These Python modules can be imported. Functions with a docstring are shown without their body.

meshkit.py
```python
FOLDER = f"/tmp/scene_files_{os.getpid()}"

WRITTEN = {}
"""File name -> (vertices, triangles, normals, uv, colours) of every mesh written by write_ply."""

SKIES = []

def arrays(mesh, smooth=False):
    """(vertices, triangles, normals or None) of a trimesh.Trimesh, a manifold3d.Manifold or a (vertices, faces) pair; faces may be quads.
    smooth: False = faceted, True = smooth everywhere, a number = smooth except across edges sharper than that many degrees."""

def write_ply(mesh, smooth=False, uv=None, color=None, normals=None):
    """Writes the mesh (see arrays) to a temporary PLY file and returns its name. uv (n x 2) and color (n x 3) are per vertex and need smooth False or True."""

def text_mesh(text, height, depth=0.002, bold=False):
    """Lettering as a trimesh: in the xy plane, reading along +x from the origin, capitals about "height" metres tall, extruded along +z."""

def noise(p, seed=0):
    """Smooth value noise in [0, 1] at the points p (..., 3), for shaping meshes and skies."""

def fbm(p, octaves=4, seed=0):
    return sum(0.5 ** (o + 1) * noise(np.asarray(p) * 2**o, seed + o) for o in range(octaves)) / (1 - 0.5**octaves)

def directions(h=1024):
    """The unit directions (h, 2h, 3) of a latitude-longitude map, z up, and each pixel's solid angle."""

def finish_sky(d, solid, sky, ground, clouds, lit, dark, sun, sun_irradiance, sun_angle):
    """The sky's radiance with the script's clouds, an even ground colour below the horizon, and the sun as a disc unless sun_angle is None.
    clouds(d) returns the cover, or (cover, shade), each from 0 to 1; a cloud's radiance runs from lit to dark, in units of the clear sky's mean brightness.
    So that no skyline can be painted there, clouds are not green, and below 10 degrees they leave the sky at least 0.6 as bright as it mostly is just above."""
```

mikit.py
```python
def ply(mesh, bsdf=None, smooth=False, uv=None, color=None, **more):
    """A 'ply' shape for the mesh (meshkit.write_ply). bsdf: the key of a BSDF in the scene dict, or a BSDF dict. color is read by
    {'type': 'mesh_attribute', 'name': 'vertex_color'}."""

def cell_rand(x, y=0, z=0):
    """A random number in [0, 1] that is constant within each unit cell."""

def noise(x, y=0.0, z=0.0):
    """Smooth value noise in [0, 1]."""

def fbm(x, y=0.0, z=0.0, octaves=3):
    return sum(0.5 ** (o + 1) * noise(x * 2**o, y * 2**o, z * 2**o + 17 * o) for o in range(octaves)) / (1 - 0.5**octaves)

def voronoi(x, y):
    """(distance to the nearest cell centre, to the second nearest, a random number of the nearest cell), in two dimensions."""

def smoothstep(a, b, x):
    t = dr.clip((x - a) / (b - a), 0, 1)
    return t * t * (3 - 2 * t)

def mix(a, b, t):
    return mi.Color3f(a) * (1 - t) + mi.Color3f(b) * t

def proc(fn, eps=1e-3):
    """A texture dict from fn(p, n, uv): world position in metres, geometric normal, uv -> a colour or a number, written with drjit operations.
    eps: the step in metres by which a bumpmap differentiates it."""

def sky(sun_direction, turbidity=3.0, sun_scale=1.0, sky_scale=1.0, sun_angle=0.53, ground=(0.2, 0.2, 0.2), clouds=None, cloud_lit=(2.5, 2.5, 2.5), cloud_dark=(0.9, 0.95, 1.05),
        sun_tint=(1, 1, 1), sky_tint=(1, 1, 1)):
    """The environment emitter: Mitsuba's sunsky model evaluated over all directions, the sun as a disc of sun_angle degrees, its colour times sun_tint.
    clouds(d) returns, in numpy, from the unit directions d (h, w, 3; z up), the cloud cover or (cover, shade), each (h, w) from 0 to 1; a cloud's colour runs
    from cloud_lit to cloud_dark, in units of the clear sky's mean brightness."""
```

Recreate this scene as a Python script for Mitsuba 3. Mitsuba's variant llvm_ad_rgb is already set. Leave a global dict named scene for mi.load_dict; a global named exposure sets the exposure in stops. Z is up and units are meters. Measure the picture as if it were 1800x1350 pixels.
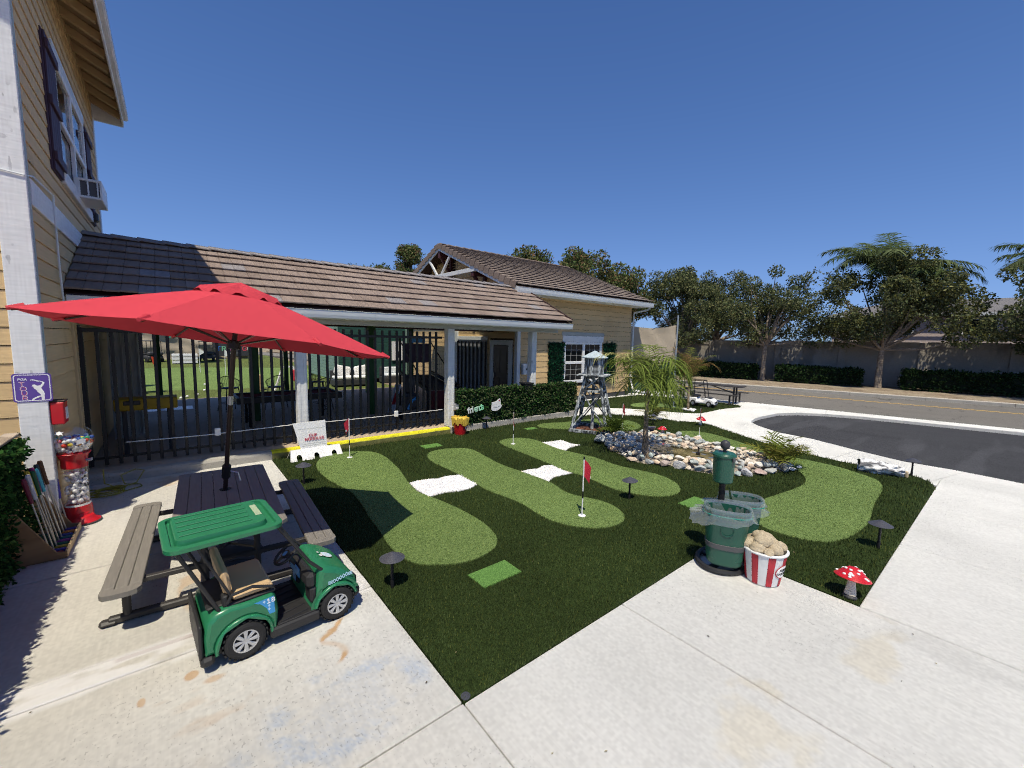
import math, random
import numpy as np
import drjit as dr
import mitsuba as mi
import trimesh, shapely, manifold3d
from shapely.geometry import Polygon, LineString, box as sbox
from shapely.ops import unary_union
import mikit, meshkit
T = mi.ScalarTransform4f
RNG = np.random.default_rng(7)
scene, labels = {'type': 'scene'}, {}

# ---------------------------------------------------------------- camera, sky, exposure
EYE = np.array([0, 0, 2.6])
YAW, PITCH, ROLL = np.radians([39.2588, 6.0704, 1.193])
fwd = np.array([np.sin(YAW)*np.cos(PITCH), np.cos(YAW)*np.cos(PITCH), -np.sin(PITCH)])
rgt = np.array([np.cos(YAW), -np.sin(YAW), 0.0])
upv = np.cos(ROLL)*np.cross(rgt, fwd) - np.sin(ROLL)*rgt
scene['camera'] = {'type': 'perspective', 'fov': math.degrees(2*math.atan(900/729.8)), 'fov_axis': 'x', 'near_clip': 0.05, 'far_clip': 900.0,
    'to_world': T().look_at(origin=EYE.tolist(), target=(EYE+fwd).tolist(), up=upv.tolist())}
SUN = np.array([-0.30, -0.37, 1.0])
scene['sky'] = mikit.sky(SUN.tolist(), turbidity=2.6, sky_scale=1.0, ground=(0.28, 0.27, 0.25), sky_tint=(0.57, 0.69, 0.94), sun_tint=(.92, 1.0, 1.035))
exposure = 1.7

# ---------------------------------------------------------------- mesh helpers
class MB:
    """collects vertices, triangles and vertex colours of one mesh"""
    def __init__(s): s.v, s.f, s.c, s.n = [], [], [], 0
    def add(s, v, f, c=None):
        v = np.asarray(v, float).reshape(-1, 3); f = np.asarray(f, int)
        if f.shape[1] == 4: f = np.vstack([f[:, [0, 1, 2]], f[:, [0, 2, 3]]])
        s.v.append(v); s.f.append(f+s.n); s.n += len(v)
        c = np.ones(3) if c is None else np.asarray(c, float)
        s.c.append(np.broadcast_to(c, (len(v), 3)) if c.ndim == 1 else c)
        return s
    def tm(s, m, c=None): return s.add(m.vertices, m.faces, c)
    def box(s, lo, hi, b=0.0, R=None, o=None, c=None):
        v, f = boxmesh(lo, hi, b)
        if R is not None: v = v @ np.asarray(R).T
        if o is not None: v = v+np.asarray(o)
        return s.add(v, f, c)
    def beam(s, p, q, w, h, b=0.0, up=(0, 0, 1), c=None):
        p, q = np.asarray(p, float), np.asarray(q, float); L = np.linalg.norm(q-p); d = (q-p)/L
        u = np.asarray(up, float); 
        if abs(u @ d) > .99: u = np.array([0, 1.0, 0])
        x = np.cross(d, u); x /= np.linalg.norm(x); z = np.cross(x, d)
        v, f = boxmesh((-w/2, 0, -h/2), (w/2, L, h/2), b)
        return s.add(v @ np.array([x, d, z])+p, f, c)
    def tube(s, pts, r, n=8, c=None, cap=True):
        p = np.asarray(pts, float); r = np.broadcast_to(r, (len(p),)).astype(float)
        t = np.gradient(p, axis=0); t /= np.linalg.norm(t, axis=1, keepdims=True)+1e-12
        a = np.cross(t[0], [0, 0, 1.0] if abs(t[0][2]) < .9 else [1.0, 0, 0]); a /= np.linalg.norm(a)
        ang = np.arange(n)*2*np.pi/n; V = []
        for i in range(len(p)):
            a = a-t[i]*(a @ t[i]); a /= np.linalg.norm(a); b = np.cross(t[i], a)
            V.append(p[i]+r[i]*(np.cos(ang)[:, None]*a+np.sin(ang)[:, None]*b))
        i, j = np.meshgrid(np.arange(len(p)-1), np.arange(n), indexing='ij')
        q = np.stack([i*n+j, i*n+(j+1) % n, (i+1)*n+(j+1) % n, (i+1)*n+j], -1).reshape(-1, 4)
        V = np.vstack(V); F = np.vstack([q[:, [0, 1, 2]], q[:, [0, 2, 3]]])
        if cap:
            k = np.arange(1, n-1); F = np.vstack([F, np.stack([0*k, k+1, k], 1), np.stack([0*k, k, k+1], 1)+(len(p)-1)*n])
        return s.add(V, F, c)
    def lathe(s, prof, o=(0, 0, 0), n=24, c=None, sx=1, sy=1):
        prof = np.asarray(prof, float); m = len(prof); a = np.arange(n)*2*np.pi/n
        V = np.stack([np.outer(prof[:, 0], np.cos(a))*sx, np.outer(prof[:, 0], np.sin(a))*sy, np.repeat(prof[:, 1:2], n, 1)], -1).reshape(-1, 3)
        i, j = np.meshgrid(np.arange(m-1), np.arange(n), indexing='ij')
        q = np.stack([i*n+j, i*n+(j+1) % n, (i+1)*n+(j+1) % n, (i+1)*n+j], -1).reshape(-1, 4)
        return s.add(V+np.asarray(o), q, c)
    def poly(s, pg, z0, z1, c=None):
        for g in getattr(pg, 'geoms', [pg]):
            if g.geom_type == 'Polygon' and g.area > 1e-6:
                m = trimesh.creation.extrude_polygon(g, z1-z0, engine='earcut'); s.add(m.vertices+[0, 0, z0], m.faces, c)
        return s
    def flat(s, pg, z, c=None):
        for g in getattr(pg, 'geoms', [pg]):
            if g.geom_type == 'Polygon' and g.area > 1e-6:
                v, f = trimesh.creation.triangulate_polygon(g, engine='earcut'); s.add(np.c_[v, np.full(len(v), z)], f, c)
        return s
    def map(s, fn):
        s.v = [fn(v) for v in s.v]; return s
    def mesh(s): return np.vstack(s.v), np.vstack(s.f)
    def col(s): return np.vstack(s.c)

def boxmesh(lo, hi, b=0.0):
    lo, hi = np.asarray(lo, float), np.asarray(hi, float)
    if b <= 0:
        v = np.array([[x, y, z] for x in (lo[0], hi[0]) for y in (lo[1], hi[1]) for z in (lo[2], hi[2])])
        f = np.array([[0, 1, 3, 2], [4, 6, 7, 5], [0, 4, 5, 1], [2, 3, 7, 6], [0, 2, 6, 4], [1, 5, 7, 3]])
        return v, np.vstack([f[:, [0, 1, 2]], f[:, [0, 2, 3]]])
    b = min(b, 0.49*(hi-lo).min())
    key = b if False else None
    V = []
    for x in (0, 1):
        for y in (0, 1):
            for z in (0, 1):
                s = np.array([x, y, z]); c = np.where(s == 1, hi, lo); d = np.where(s == 1, -b, b)
                for k in range(3):
                    w = c+d; w[k] = c[k]; V.append(w)
    V = np.array(V); idx = lambda x, y, z, k: ((x*2+y)*2+z)*3+k
    F = []
    for k in range(3):
        o = [i for i in range(3) if i != k]
        for s in (0, 1):
            q = []
            for (a, c2) in ((0, 0), (1, 0), (1, 1), (0, 1)):
                t = [0, 0, 0]; t[k] = s; t[o[0]] = a; t[o[1]] = c2; q.append(idx(*t, k))
            F.append(q)
    for k in range(3):
        o = [i for i in range(3) if i != k]
        for a in (0, 1):
            for c2 in (0, 1):
                q = []
                t = [0, 0, 0]; t[o[0]] = a; t[o[1]] = c2
                t[k] = 0; q += [idx(*t, o[0])]; t[k] = 1; q += [idx(*t, o[0]), idx(*t, o[1])]; t[k] = 0; q += [idx(*t, o[1])]
                F.append(q)
    F = np.array(F); F = np.vstack([F[:, [0, 1, 2]], F[:, [0, 2, 3]]])
    C = np.array([[idx(x, y, z, 0), idx(x, y, z, 1), idx(x, y, z, 2)] for x in (0, 1) for y in (0, 1) for z in (0, 1)])
    F = np.vstack([F, C]); mid = (lo+hi)/2
    nrm = np.cross(V[F[:, 1]]-V[F[:, 0]], V[F[:, 2]]-V[F[:, 0]]); ctr = V[F].mean(1)-mid
    flip = (nrm*ctr).sum(1) < 0; F[flip] = F[flip][:, ::-1]
    return V, F

def bevel_extrude(pts, w, b=0.012):
    """outline in (x, z), extruded along y from -w/2 to w/2 with softened rims"""
    p = np.asarray(pts, float); area = 0.5*np.sum(p[:, 0]*np.roll(p[:, 1], -1)-np.roll(p[:, 0], -1)*p[:, 1])
    if area < 0: p = p[::-1]
    e = np.roll(p, -1, 0)-p; e /= np.linalg.norm(e, axis=1, keepdims=True)+1e-12
    nrm = np.stack([-e[:, 1], e[:, 0]], 1); m = nrm+np.roll(nrm, 1, 0); m /= np.maximum((m*m).sum(1, keepdims=True)/2, .5)
    V, n = [], len(p)
    for y, k in ((-w/2, b), (-w/2+b*.35, b*.35), (-w/2+b, 0), (w/2-b, 0), (w/2-b*.35, b*.35), (w/2, b)):
        q = p+m*k; V.append(np.c_[q[:, 0], np.full(n, y), q[:, 1]])
    F = []
    for i in range(5):
        j = np.arange(n); F.append(np.stack([i*n+j, (i+1)*n+j, (i+1)*n+(j+1) % n, i*n+(j+1) % n], 1)[:, ::-1])
    F = np.vstack(F); F = np.vstack([F[:, [0, 1, 2]], F[:, [0, 2, 3]]])
    tv, tf = trimesh.creation.triangulate_polygon(Polygon(p), engine='earcut')
    if len(tv) != n or np.abs(tv-p).max() > 1e-6:
        d = np.linalg.norm(tv[:, None]-p[None], axis=2).argmin(1); tf = d[tf]
    a = p[tf]; s = np.cross(a[:, 1]-a[:, 0], a[:, 2]-a[:, 0]); tf = np.where(s[:, None] > 0, tf, tf[:, ::-1])
    F = np.vstack([F, tf, tf[:, ::-1]+5*n])
    return np.vstack(V), F

def rot(axis, deg):
    a = np.radians(deg); c, s = np.cos(a), np.sin(a)
    return {'x': np.array([[1, 0, 0], [0, c, -s], [0, s, c]]), 'y': np.array([[c, 0, s], [0, 1, 0], [-s, 0, c]]), 'z': np.array([[c, -s, 0], [s, c, 0], [0, 0, 1]])}[axis]

USED = {}
def num(key):
    k = USED.get(key, -1)+1; USED[key] = k
    return key if k == 0 else f'{key}_{k:03d}'
def tag(key, label=None, cat=None, group=None, kind=None):
    d = {k: v for k, v in (('label', label), ('category', cat), ('group', group), ('kind', kind)) if v}
    if d: labels[key] = d
    return key
def thing(name, label, cat, group=None):
    return tag(num(name), label, cat, group)
def obj(name, mb, mat, parent=None, smooth=False, uv=None, label=None, cat=None, group=None, kind=None, vc=False):
    key = num((parent+'__' if parent else '')+name)
    m = mb.mesh() if isinstance(mb, MB) else mb
    kw = {}
    if vc: kw['color'] = mb.col()
    if uv is not None: kw['uv'] = np.broadcast_to(np.asarray(uv, float), (len(m[0]), 2)) if not callable(uv) else uv(m[0])
    scene[key] = mikit.ply(m, mat, smooth=smooth, **kw)
    tag(key, label, cat, group, kind)
    return key
def place_copy(src, key, M):
    """copies of a thing's entries under a new key, moved by the 4 x 4 matrix M"""
    for k in [k for k in scene if k == src or k.startswith(src+'__')]:
        scene[key+k[len(src):]] = {**scene[k], 'to_world': T(M)}

# ---------------------------------------------------------------- materials
def rgb(*c): return {'type': 'rgb', 'value': [float(x) for x in c]}
VC = {'type': 'mesh_attribute', 'name': 'vertex_color'}
def mat(name, color, rough=.55, spec=.4, metallic=0.0, bump=None, bs=.002, **kw):
    b = {'type': 'principled', 'base_color': rgb(*color) if isinstance(color, tuple) else color, 'roughness': rough if isinstance(rough, dict) else float(rough), 'specular': spec, 'metallic': metallic, **kw}
    if bump is not None: b = {'type': 'bumpmap', 'arbitrary': mikit.proc(bump, eps=2e-3), 'scale': bs, 'bsdf': b}
    scene['mat_'+name] = {'type': 'twosided', 'bsdf': b}
    return 'mat_'+name
def thin(name, color, trans=.5, rough=.6, spec=.3):
    scene['mat_'+name] = {'type': 'principledthin', 'base_color': color, 'roughness': rough, 'diff_trans': trans, 'eta': 1.3, 'spec_trans': 0.0}
    return 'mat_'+name
N, FB, SS, MX = mikit.noise, mikit.fbm, mikit.smoothstep, mikit.mix
def sq(x): return x*x
def blob(p, x, y, rx, ry, w=.5):
    d = dr.sqrt(sq((p.x-x)/rx)+sq((p.y-y)/ry))+(FB(p.x*5, p.y*5, 3.0)-.5)*w*1.6
    return 1-SS(.55, 1.05, d)

def f_concrete(p, n, uv):
    base = MX((.470, .455, .418), (.530, .530, .512), SS(.8, 3.2, p.x+FB(p.x*.5, p.y*.5)*1.5))
    m = FB(p.x*1.1, p.y*1.1, 1.0, 4)
    c = base*(.86+.26*m)
    streak = N(p.x*70, p.y*1.3)*.6+N(p.x*170, p.y*3.0)*.4
    c = c*(.955+.09*streak)
    c = c*(.93+.14*N(p.x*45, p.y*45))
    speck = SS(.84, .92, N(p.x*75, p.y*60, 4.0))*SS(.50, .66, FB(p.x*.9, p.y*.9, 7.0))
    c = c*(1-.26*speck)
    # water marks: blue-grey tide ring in front of the cart, rust trails, brown sill marks
    d = dr.sqrt(sq((p.x-.82)/.62)+sq((p.y-2.80)/.40))+(FB(p.x*3.2, p.y*3.2, 3.0, 4)-.5)*.9
    ring = SS(.35, .85, d)*(1-SS(.95, 1.12, d))
    blue = 1.25*(.35+.65*ring)*(1-SS(.75, 1.2, d))*(.25+.75*N(p.x*90+p.y*30, p.y*40-p.x*5, 2.0))*SS(.30, .58, FB(p.x*5, p.y*7, 12.0, 4))
    c = MX(c, c*mi.Color3f(.74, .83, 1.0), blue)
    t = SS(3.2, 3.28, p.y)*(1-SS(3.72, 3.80, p.y))
    cx = .94+.085*dr.sin((p.y-3.2)*13.0)+.30*(p.y-3.45)+.10*(FB(p.x*9, p.y*9)-.5)
    rust = (1-SS(.008, .06, dr.abs(p.x-cx)))*t*(.35+.65*SS(.35, .6, FB(p.x*7, p.y*7, 2.0)))*1.2
    rust = dr.maximum(rust, .8*blob(p, -.02, 3.77, .045, .05, .9))
    rust = dr.maximum(rust, .6*blob(p, .12, 3.64, .09, .05, .9))
    rust = dr.maximum(rust, .7*blob(p, -.30, 3.70, .03, .06, .9))
    rust = dr.maximum(rust, .28*blob(p, .1, 3.3, .5, .35, 1.0)*SS(.5, .7, FB(p.x*3, p.y*9, 6.0)))
    rust = dr.maximum(rust, .55*blob(p, .05, 5.2, .16, .5, .8))
    rust = dr.maximum(rust, .5*blob(p, -.15, 9.3, .3, .3, .8))
    c = MX(c, mi.Color3f(.40, .225, .085), dr.minimum(rust, 1)*.8)
    sill = (1-SS(.018, .034, dr.abs(p.y-4.30-.01*FB(p.x*4, 2.0))))*SS(.35, .5, N(p.x*2.6+.8, 5.0))
    c = MX(c, mi.Color3f(.16, .085, .06), sill*.85*(p.x < .12)*(p.x > -1.8))
    pale = (1-SS(.12, .22, dr.abs(p.y-4.2)))*SS(.3, .6, FB(p.x*3, p.y*9, 8.0))
    c = MX(c, mi.Color3f(.66, .66, .68), pale*.6*(p.x < 1.5))
    tan = .5*blob(p, 4.6, .55, .55, .18, .9)+.5*blob(p, 3.0, .9, .4, .3, .9)+.5*blob(p, 2.0, 3.05, .1, .6)*0
    c = MX(c, c*mi.Color3f(.98, .90, .74), dr.minimum(tan, 1))
    grey = blob(p, 5.0, .30, .22, .5, .8)*.5
    c = c*(1-.18*grey)
    return c
mat('concrete', mikit.proc(f_concrete), .85, .25, bump=lambda p, n, uv: N(p.x*120, p.y*9)*.5+N(p.x*60, p.y*60)*.5, bs=.0016)
def f_kerb(p, n, uv): 
    c = mi.Color3f(.36, .345, .315)*(.8+.4*FB(p.x*6, p.y*6, p.z*6, 4))
    return c*(1-.5*SS(.78, .86, N(p.x*70, p.y*70, p.z*70)))
mat('kerb', mikit.proc(f_kerb), .9, .2)
def f_yellowkerb(p, n, uv):
    c = mi.Color3f(.46, .43, .37)*(.7+.5*FB(p.x*5, p.y*6, p.z*9, 4))
    green = mi.Color3f(.16, .16, .055)*(.6+.8*FB(p.x*9, p.z*9, 3.0))
    edge = p.z+.02*(FB(p.x*6, 1.0)-.5)+(p.y-9.70)*.25
    y = SS(.118, .142, edge)
    return MX(MX(green, c, SS(.30, .5, (9.0-p.x)*0)), mi.Color3f(.60, .56, .02)*(.85+.3*N(p.x*20, p.y*20)), y)
mat('yellowkerb', mikit.proc(f_yellowkerb), .8, .3)
def f_asphalt(p, n, uv):
    c = mi.Color3f(.038, .039, .044)*(.72+.5*FB(p.x*1.2, p.y*.35, 0.0, 4))*(.75+.5*N(p.x*50, p.y*50))
    swirl = SS(.55, .75, FB(p.x*.45, p.y*2.2, 4.0))
    return c*(1+.35*swirl)
mat('asphalt', mikit.proc(f_asphalt), .85, .3)
def f_road(p, n, uv):
    u = p.x+.2*p.y
    c = mi.Color3f(.125, .118, .110)*(.82+.3*FB(u*.8, p.y*.3, 0.0, 4))*(.85+.3*N(p.x*30, p.y*30))
    crack = SS(.012, .0, dr.abs(FB(p.x*.45+3, p.y*.45, 2.0, 4)-.5))
    return c*(1-.45*crack)
mat('road', mikit.proc(f_road), .9, .25)
def f_soil(p, n, uv): return MX((.11, .08, .055), (.25, .21, .16), FB(p.x*1.5, p.y*1.5, 0.0, 4))*(.7+.6*N(p.x*14, p.y*14))
mat('soil', mikit.proc(f_soil), .95, .1)
def f_turf(p, n, uv): return mi.Color3f(.020, .033, .009)*(.55+.9*N(p.x*70, p.y*70))*(.8+.4*FB(p.x*1.5, p.y*1.5))
mat('turf', mikit.proc(f_turf), .9, .1)
def f_green(p, n, uv):
    a = N(p.x*95, p.y*95); b = N(p.x*43, p.y*43, 5.0)
    c = MX((.080, .130, .034), (.150, .215, .068), SS(.15, .85, a*.6+b*.4))
    return c*(.88+.24*FB(p.x*1.3, p.y*1.3, 0.0, 3))
mat('green', mikit.proc(f_green), .8, .25, bump=lambda p, n, uv: N(p.x*110, p.y*110)+N(p.x*50, p.y*50), bs=.004)
def f_mat(p, n, uv): return MX((.06, .14, .03), (.13, .26, .065), N(p.x*110, p.y*110))
mat('teemat', mikit.proc(f_mat), .8, .2)
def f_sand(p, n, uv): return mi.Color3f(.70, .70, .72)*(.78+.3*N(p.x*80, p.y*80))
mat('whiteturf', mikit.proc(f_sand), .8, .2, bump=lambda p, n, uv: N(p.x*90, p.y*90), bs=.006)
def f_siding(p, n, uv):
    h = p.x*n.y+p.y*n.x
    g = N((p.x+p.y)*2.2, p.z*75, uv.x*9)*.6+N((p.x+p.y)*7, p.z*170, 1.0)*.4
    c = mi.Color3f(.60, .43, .225)*(.90+.17*g)*(.93+.13*uv.x)
    dirt = SS(.60, .8, FB(p.x*1.3+p.y*1.3, p.z*1.3, 2.0, 4))
    return c*(1-.12*dirt)
mat('siding', mikit.proc(f_siding), .7, .3, bump=lambda p, n, uv: N((p.x+p.y)*5, p.z*120), bs=.002)
def f_whitewood(p, n, uv):
    g = N(p.x*6+p.y*6, p.z*60)*.5+N(p.x*60+p.y*60, p.z*6, 3.0)*.5
    knot = SS(.80, .86, N(p.x*24+p.y*24, p.z*13, 4.0))
    return mi.Color3f(.70, .71, .72)*(.86+.2*g)*(1-.35*knot*SS(.5, .7, FB(p.x, p.y, p.z*1.5)))
mat('whitewood', mikit.proc(f_whitewood), .6, .35, bump=lambda p, n, uv: N(p.x*8+p.y*8, p.z*70), bs=.0015)
mat('white', (.74, .75, .76), .45)
mat('whitegloss', (.80, .80, .80), .3)
def f_tile(p, n, uv):
    k = uv.x
    c = MX((.185, .142, .120), (.245, .194, .168), k)
    c = MX(c, mi.Color3f(.22, .205, .21), SS(.93, .95, k))
    g = N(p.x*26, p.y*3.0, 1.0)*.5+N(p.x*60, p.y*60, p.z*60)*.5
    return c*(.78+.40*g)*(.9+.2*FB(p.x*.7, p.y*.7, p.z))
mat('tile', mikit.proc(f_tile), .85, .25)
def f_tile2(p, n, uv):
    k = mikit.cell_rand(dr.floor(p.x*2.4), dr.floor(p.y*2.95), 1.0)
    c = MX((.190, .150, .128), (.235, .192, .165), k)
    return c*(.86+.26*N(p.x*30, p.y*6, 1.0))
mat('tile2', mikit.proc(f_tile2), .85, .25)
mat('black', (.012, .012, .014), .45)
mat('blackgloss', (.015, .015, .017), .25)
mat('charcoal', (.045, .046, .052), .5, .4)
mat('darkbrown', (.045, .022, .020), .55)
mat('plum', (.055, .028, .050), .6)
mat('gutter', (.60, .64, .67), .4)
mat('greenpost', (.008, .075, .012), .45)
mat('darkgreen', (.008, .055, .040), .35, .45)
mat('binband', (.075, .08, .085), .45)
mat('cartgreen', (.020, .165, .075), .28, .5, clearcoat=.4, clearcoat_gloss=.8)
mat('plasticblack', (.022, .022, .024), .5)
mat('tyre', (.020, .020, .021), .75, .3)
mat('silver', (.52, .53, .55), .35, .5, .6)
mat('steel', (.55, .56, .57), .28, .5, 1.0)
mat('beige', (.52, .36, .20), .6)
mat('blue', (.05, .28, .58), .4)
mat('red', (.50, .012, .020), .3, .5, clearcoat=.3)
mat('redmatte', (.48, .030, .045), .6)
mat('flagred', (.52, .025, .05), .6)
def f_tabletop(p, n, uv): return mi.Color3f(.19, .178, .160)*(.93+.14*N(p.x*90, p.y*9))
mat('plank', mikit.proc(f_tabletop), .55, .35)
mat('steelframe', (.040, .037, .036), .5)
scene['mat_glass'] = {'type': 'thindielectric', 'int_ior': 1.5}
scene['mat_windowglass'] = {'type': 'dielectric', 'int_ior': 1.5}
scene['mat_water'] = {'type': 'dielectric', 'int_ior': 1.33}
mat('paneglass', (.010, .011, .013), .04, .5)
def f_ply(p, n, uv): return MX((.20, .115, .055), (.34, .21, .11), FB(p.x*3+p.y*3, p.z*14, 1.0, 4))
mat('plywood', mikit.proc(f_ply), .7, .3)
def f_weathered(p, n, uv):
    g = N(p.x*34+p.y*34, p.z*5, 1.0)*.5+N(p.x*80+p.y*80, p.z*12, 3.0)*.5
    return MX((.045, .052, .062), (.50, .54, .57), SS(.34, .74, g))
mat('weathered', mikit.proc(f_weathered), .8, .25)
def f_stucco(p, n, uv): 
    c = mi.Color3f(.29, .265, .23)*(.85+.3*FB(p.y*.6, p.z*.8, 2.0, 4))*(.92+.16*N(p.y*25, p.z*25))
    return c*(1-.3*SS(.62, .75, FB(p.y*.8, p.z*.35, 7.0, 4)))
mat('stucco', mikit.proc(f_stucco), .9, .2)
def f_bark(p, n, uv): return MX((.16, .125, .095), (.36, .30, .24), N(p.x*9+p.y*9, p.z*22, 1.0))*(.8+.4*N(p.x*40, p.y*40, p.z*12))
mat('bark', mikit.proc(f_bark), .9, .2)
def f_tarp(p, n, uv):
    w = N(p.x*.9, p.z*2.6+.5*N(p.x*.5, 2.0), 1.0)
    return mi.Color3f(.40, .34, .26)*(.85+.3*w)
mat('tarp', mikit.proc(f_tarp), .8, .2)
mat('vcol', VC, .6, .35)
mat('tilevc', VC, .85, .25)
scene['mat_globe'] = {'type': 'thindielectric', 'int_ior': 1.85}
mat('vcolstone', VC, .85, .25, bump=lambda p, n, uv: FB(p.x*38, p.y*38, p.z*38, 3), bs=.012)
mat('blade', VC, .55, .3)
thin('leaf', VC, .55, .55)
thin('canopy', rgb(.50, .055, .075), .10, .75)
thin('baggy', rgb(.75, .80, .82), .9, .3)
# ---------------------------------------------------------------- ground outlines (metres, x along the walkway, y away from the road-side corner)
TURF = [(1.50,9.72),(6.2,9.72),(7.43,9.75),(8.91,9.79),(10.65,9.66),(11.8,9.31),(13.01,8.2),(12.95,7.12),(13.45,6.56),(13.3,6.1),(12.84,5.38),(12.08,4.03),(11.83,3.35),(11.65,2.35),(11.65,1.95),(11.72,1.5),(11.58,1.11),(11.37,.93),(10.97,.80),(9.53,.81),(5.245,.81),(5.245,2.30),(1.50,2.30)]
G1 = [(2.93,9.39),(3.26,9.23),(3.45,8.95),(3.46,8.4),(3.39,7.88),(3.33,7.47),(3.22,7.03),(3.14,6.67),(3.07,6.24),(3.15,5.9),(3.22,5.56),(3.27,5.21),(3.29,4.85),(3.28,4.5),(3.21,4.21),(3.14,4.06),(2.99,3.92),(2.79,3.86),(2.58,3.85),(2.38,3.91),(2.19,4.03),(2.04,4.16),(1.97,4.4),(1.96,4.76),(2.01,5.07),(2.04,5.36),(2.07,5.75),(2.14,6.16),(2.2,6.81),(2.13,7.2),(2.06,7.67),(2.04,8.17),(2.07,8.59),(2.15,8.88),(2.31,9.2),(2.49,9.34),(2.72,9.42)]
G2 = [(4.2,8.09),(4.45,8.36),(4.79,8.38),(5.05,8.30),(5.27,8.15),(5.34,7.95),(5.31,7.64),(5.24,7.16),(5.18,6.77),(5.18,6.41),(5.22,6.02),(5.24,5.64),(5.25,5.31),(5.20,5.04),(5.13,4.84),(5.11,4.65),(5.15,4.49),(5.26,4.25),(5.31,4.02),(5.28,3.80),(5.17,3.58),(5.01,3.45),(4.84,3.40),(4.61,3.43),(4.42,3.53),(4.24,3.73),(4.12,3.99),(4.10,4.32),(4.16,4.65),(4.17,4.89),(4.13,5.22),(4.08,5.48),(4.07,5.75),(4.11,5.97),(4.12,6.67),(4.11,7.16),(4.09,7.6)]
G3 = [(6.25,8.15),(6.49,8.31),(6.75,8.33),(7.01,8.24),(7.18,8.01),(7.21,7.74),(7.16,7.44),(7.09,7.1),(7.06,6.77),(7.1,6.5),(7.16,6.13),(7.22,5.9),(7.19,5.59),(7.14,5.31),(7.15,5.01),(7.22,4.74),(7.31,4.31),(7.2,3.92),(6.96,3.66),(6.71,3.54),(6.43,3.54),(6.19,3.67),(6.03,3.93),(5.93,4.19),(5.91,4.4),(5.97,4.83),(6.02,5.16),(5.97,5.4),(5.96,5.65),(6.02,6.03),(6.06,6.39),(6.09,6.77),(6.12,7.18),(6.15,7.7)]
G4 = [(8.42,9.1),(8.76,9.28),(9.16,9.21),(9.56,9.03),(10.15,8.97),(10.7,8.95),(11.38,8.69),(11.64,8.23),(11.52,7.64),(11.08,7.2),(10.61,7.06),(10.15,7.16),(9.26,7.87),(8.63,8.46),(8.36,8.83)]
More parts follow.
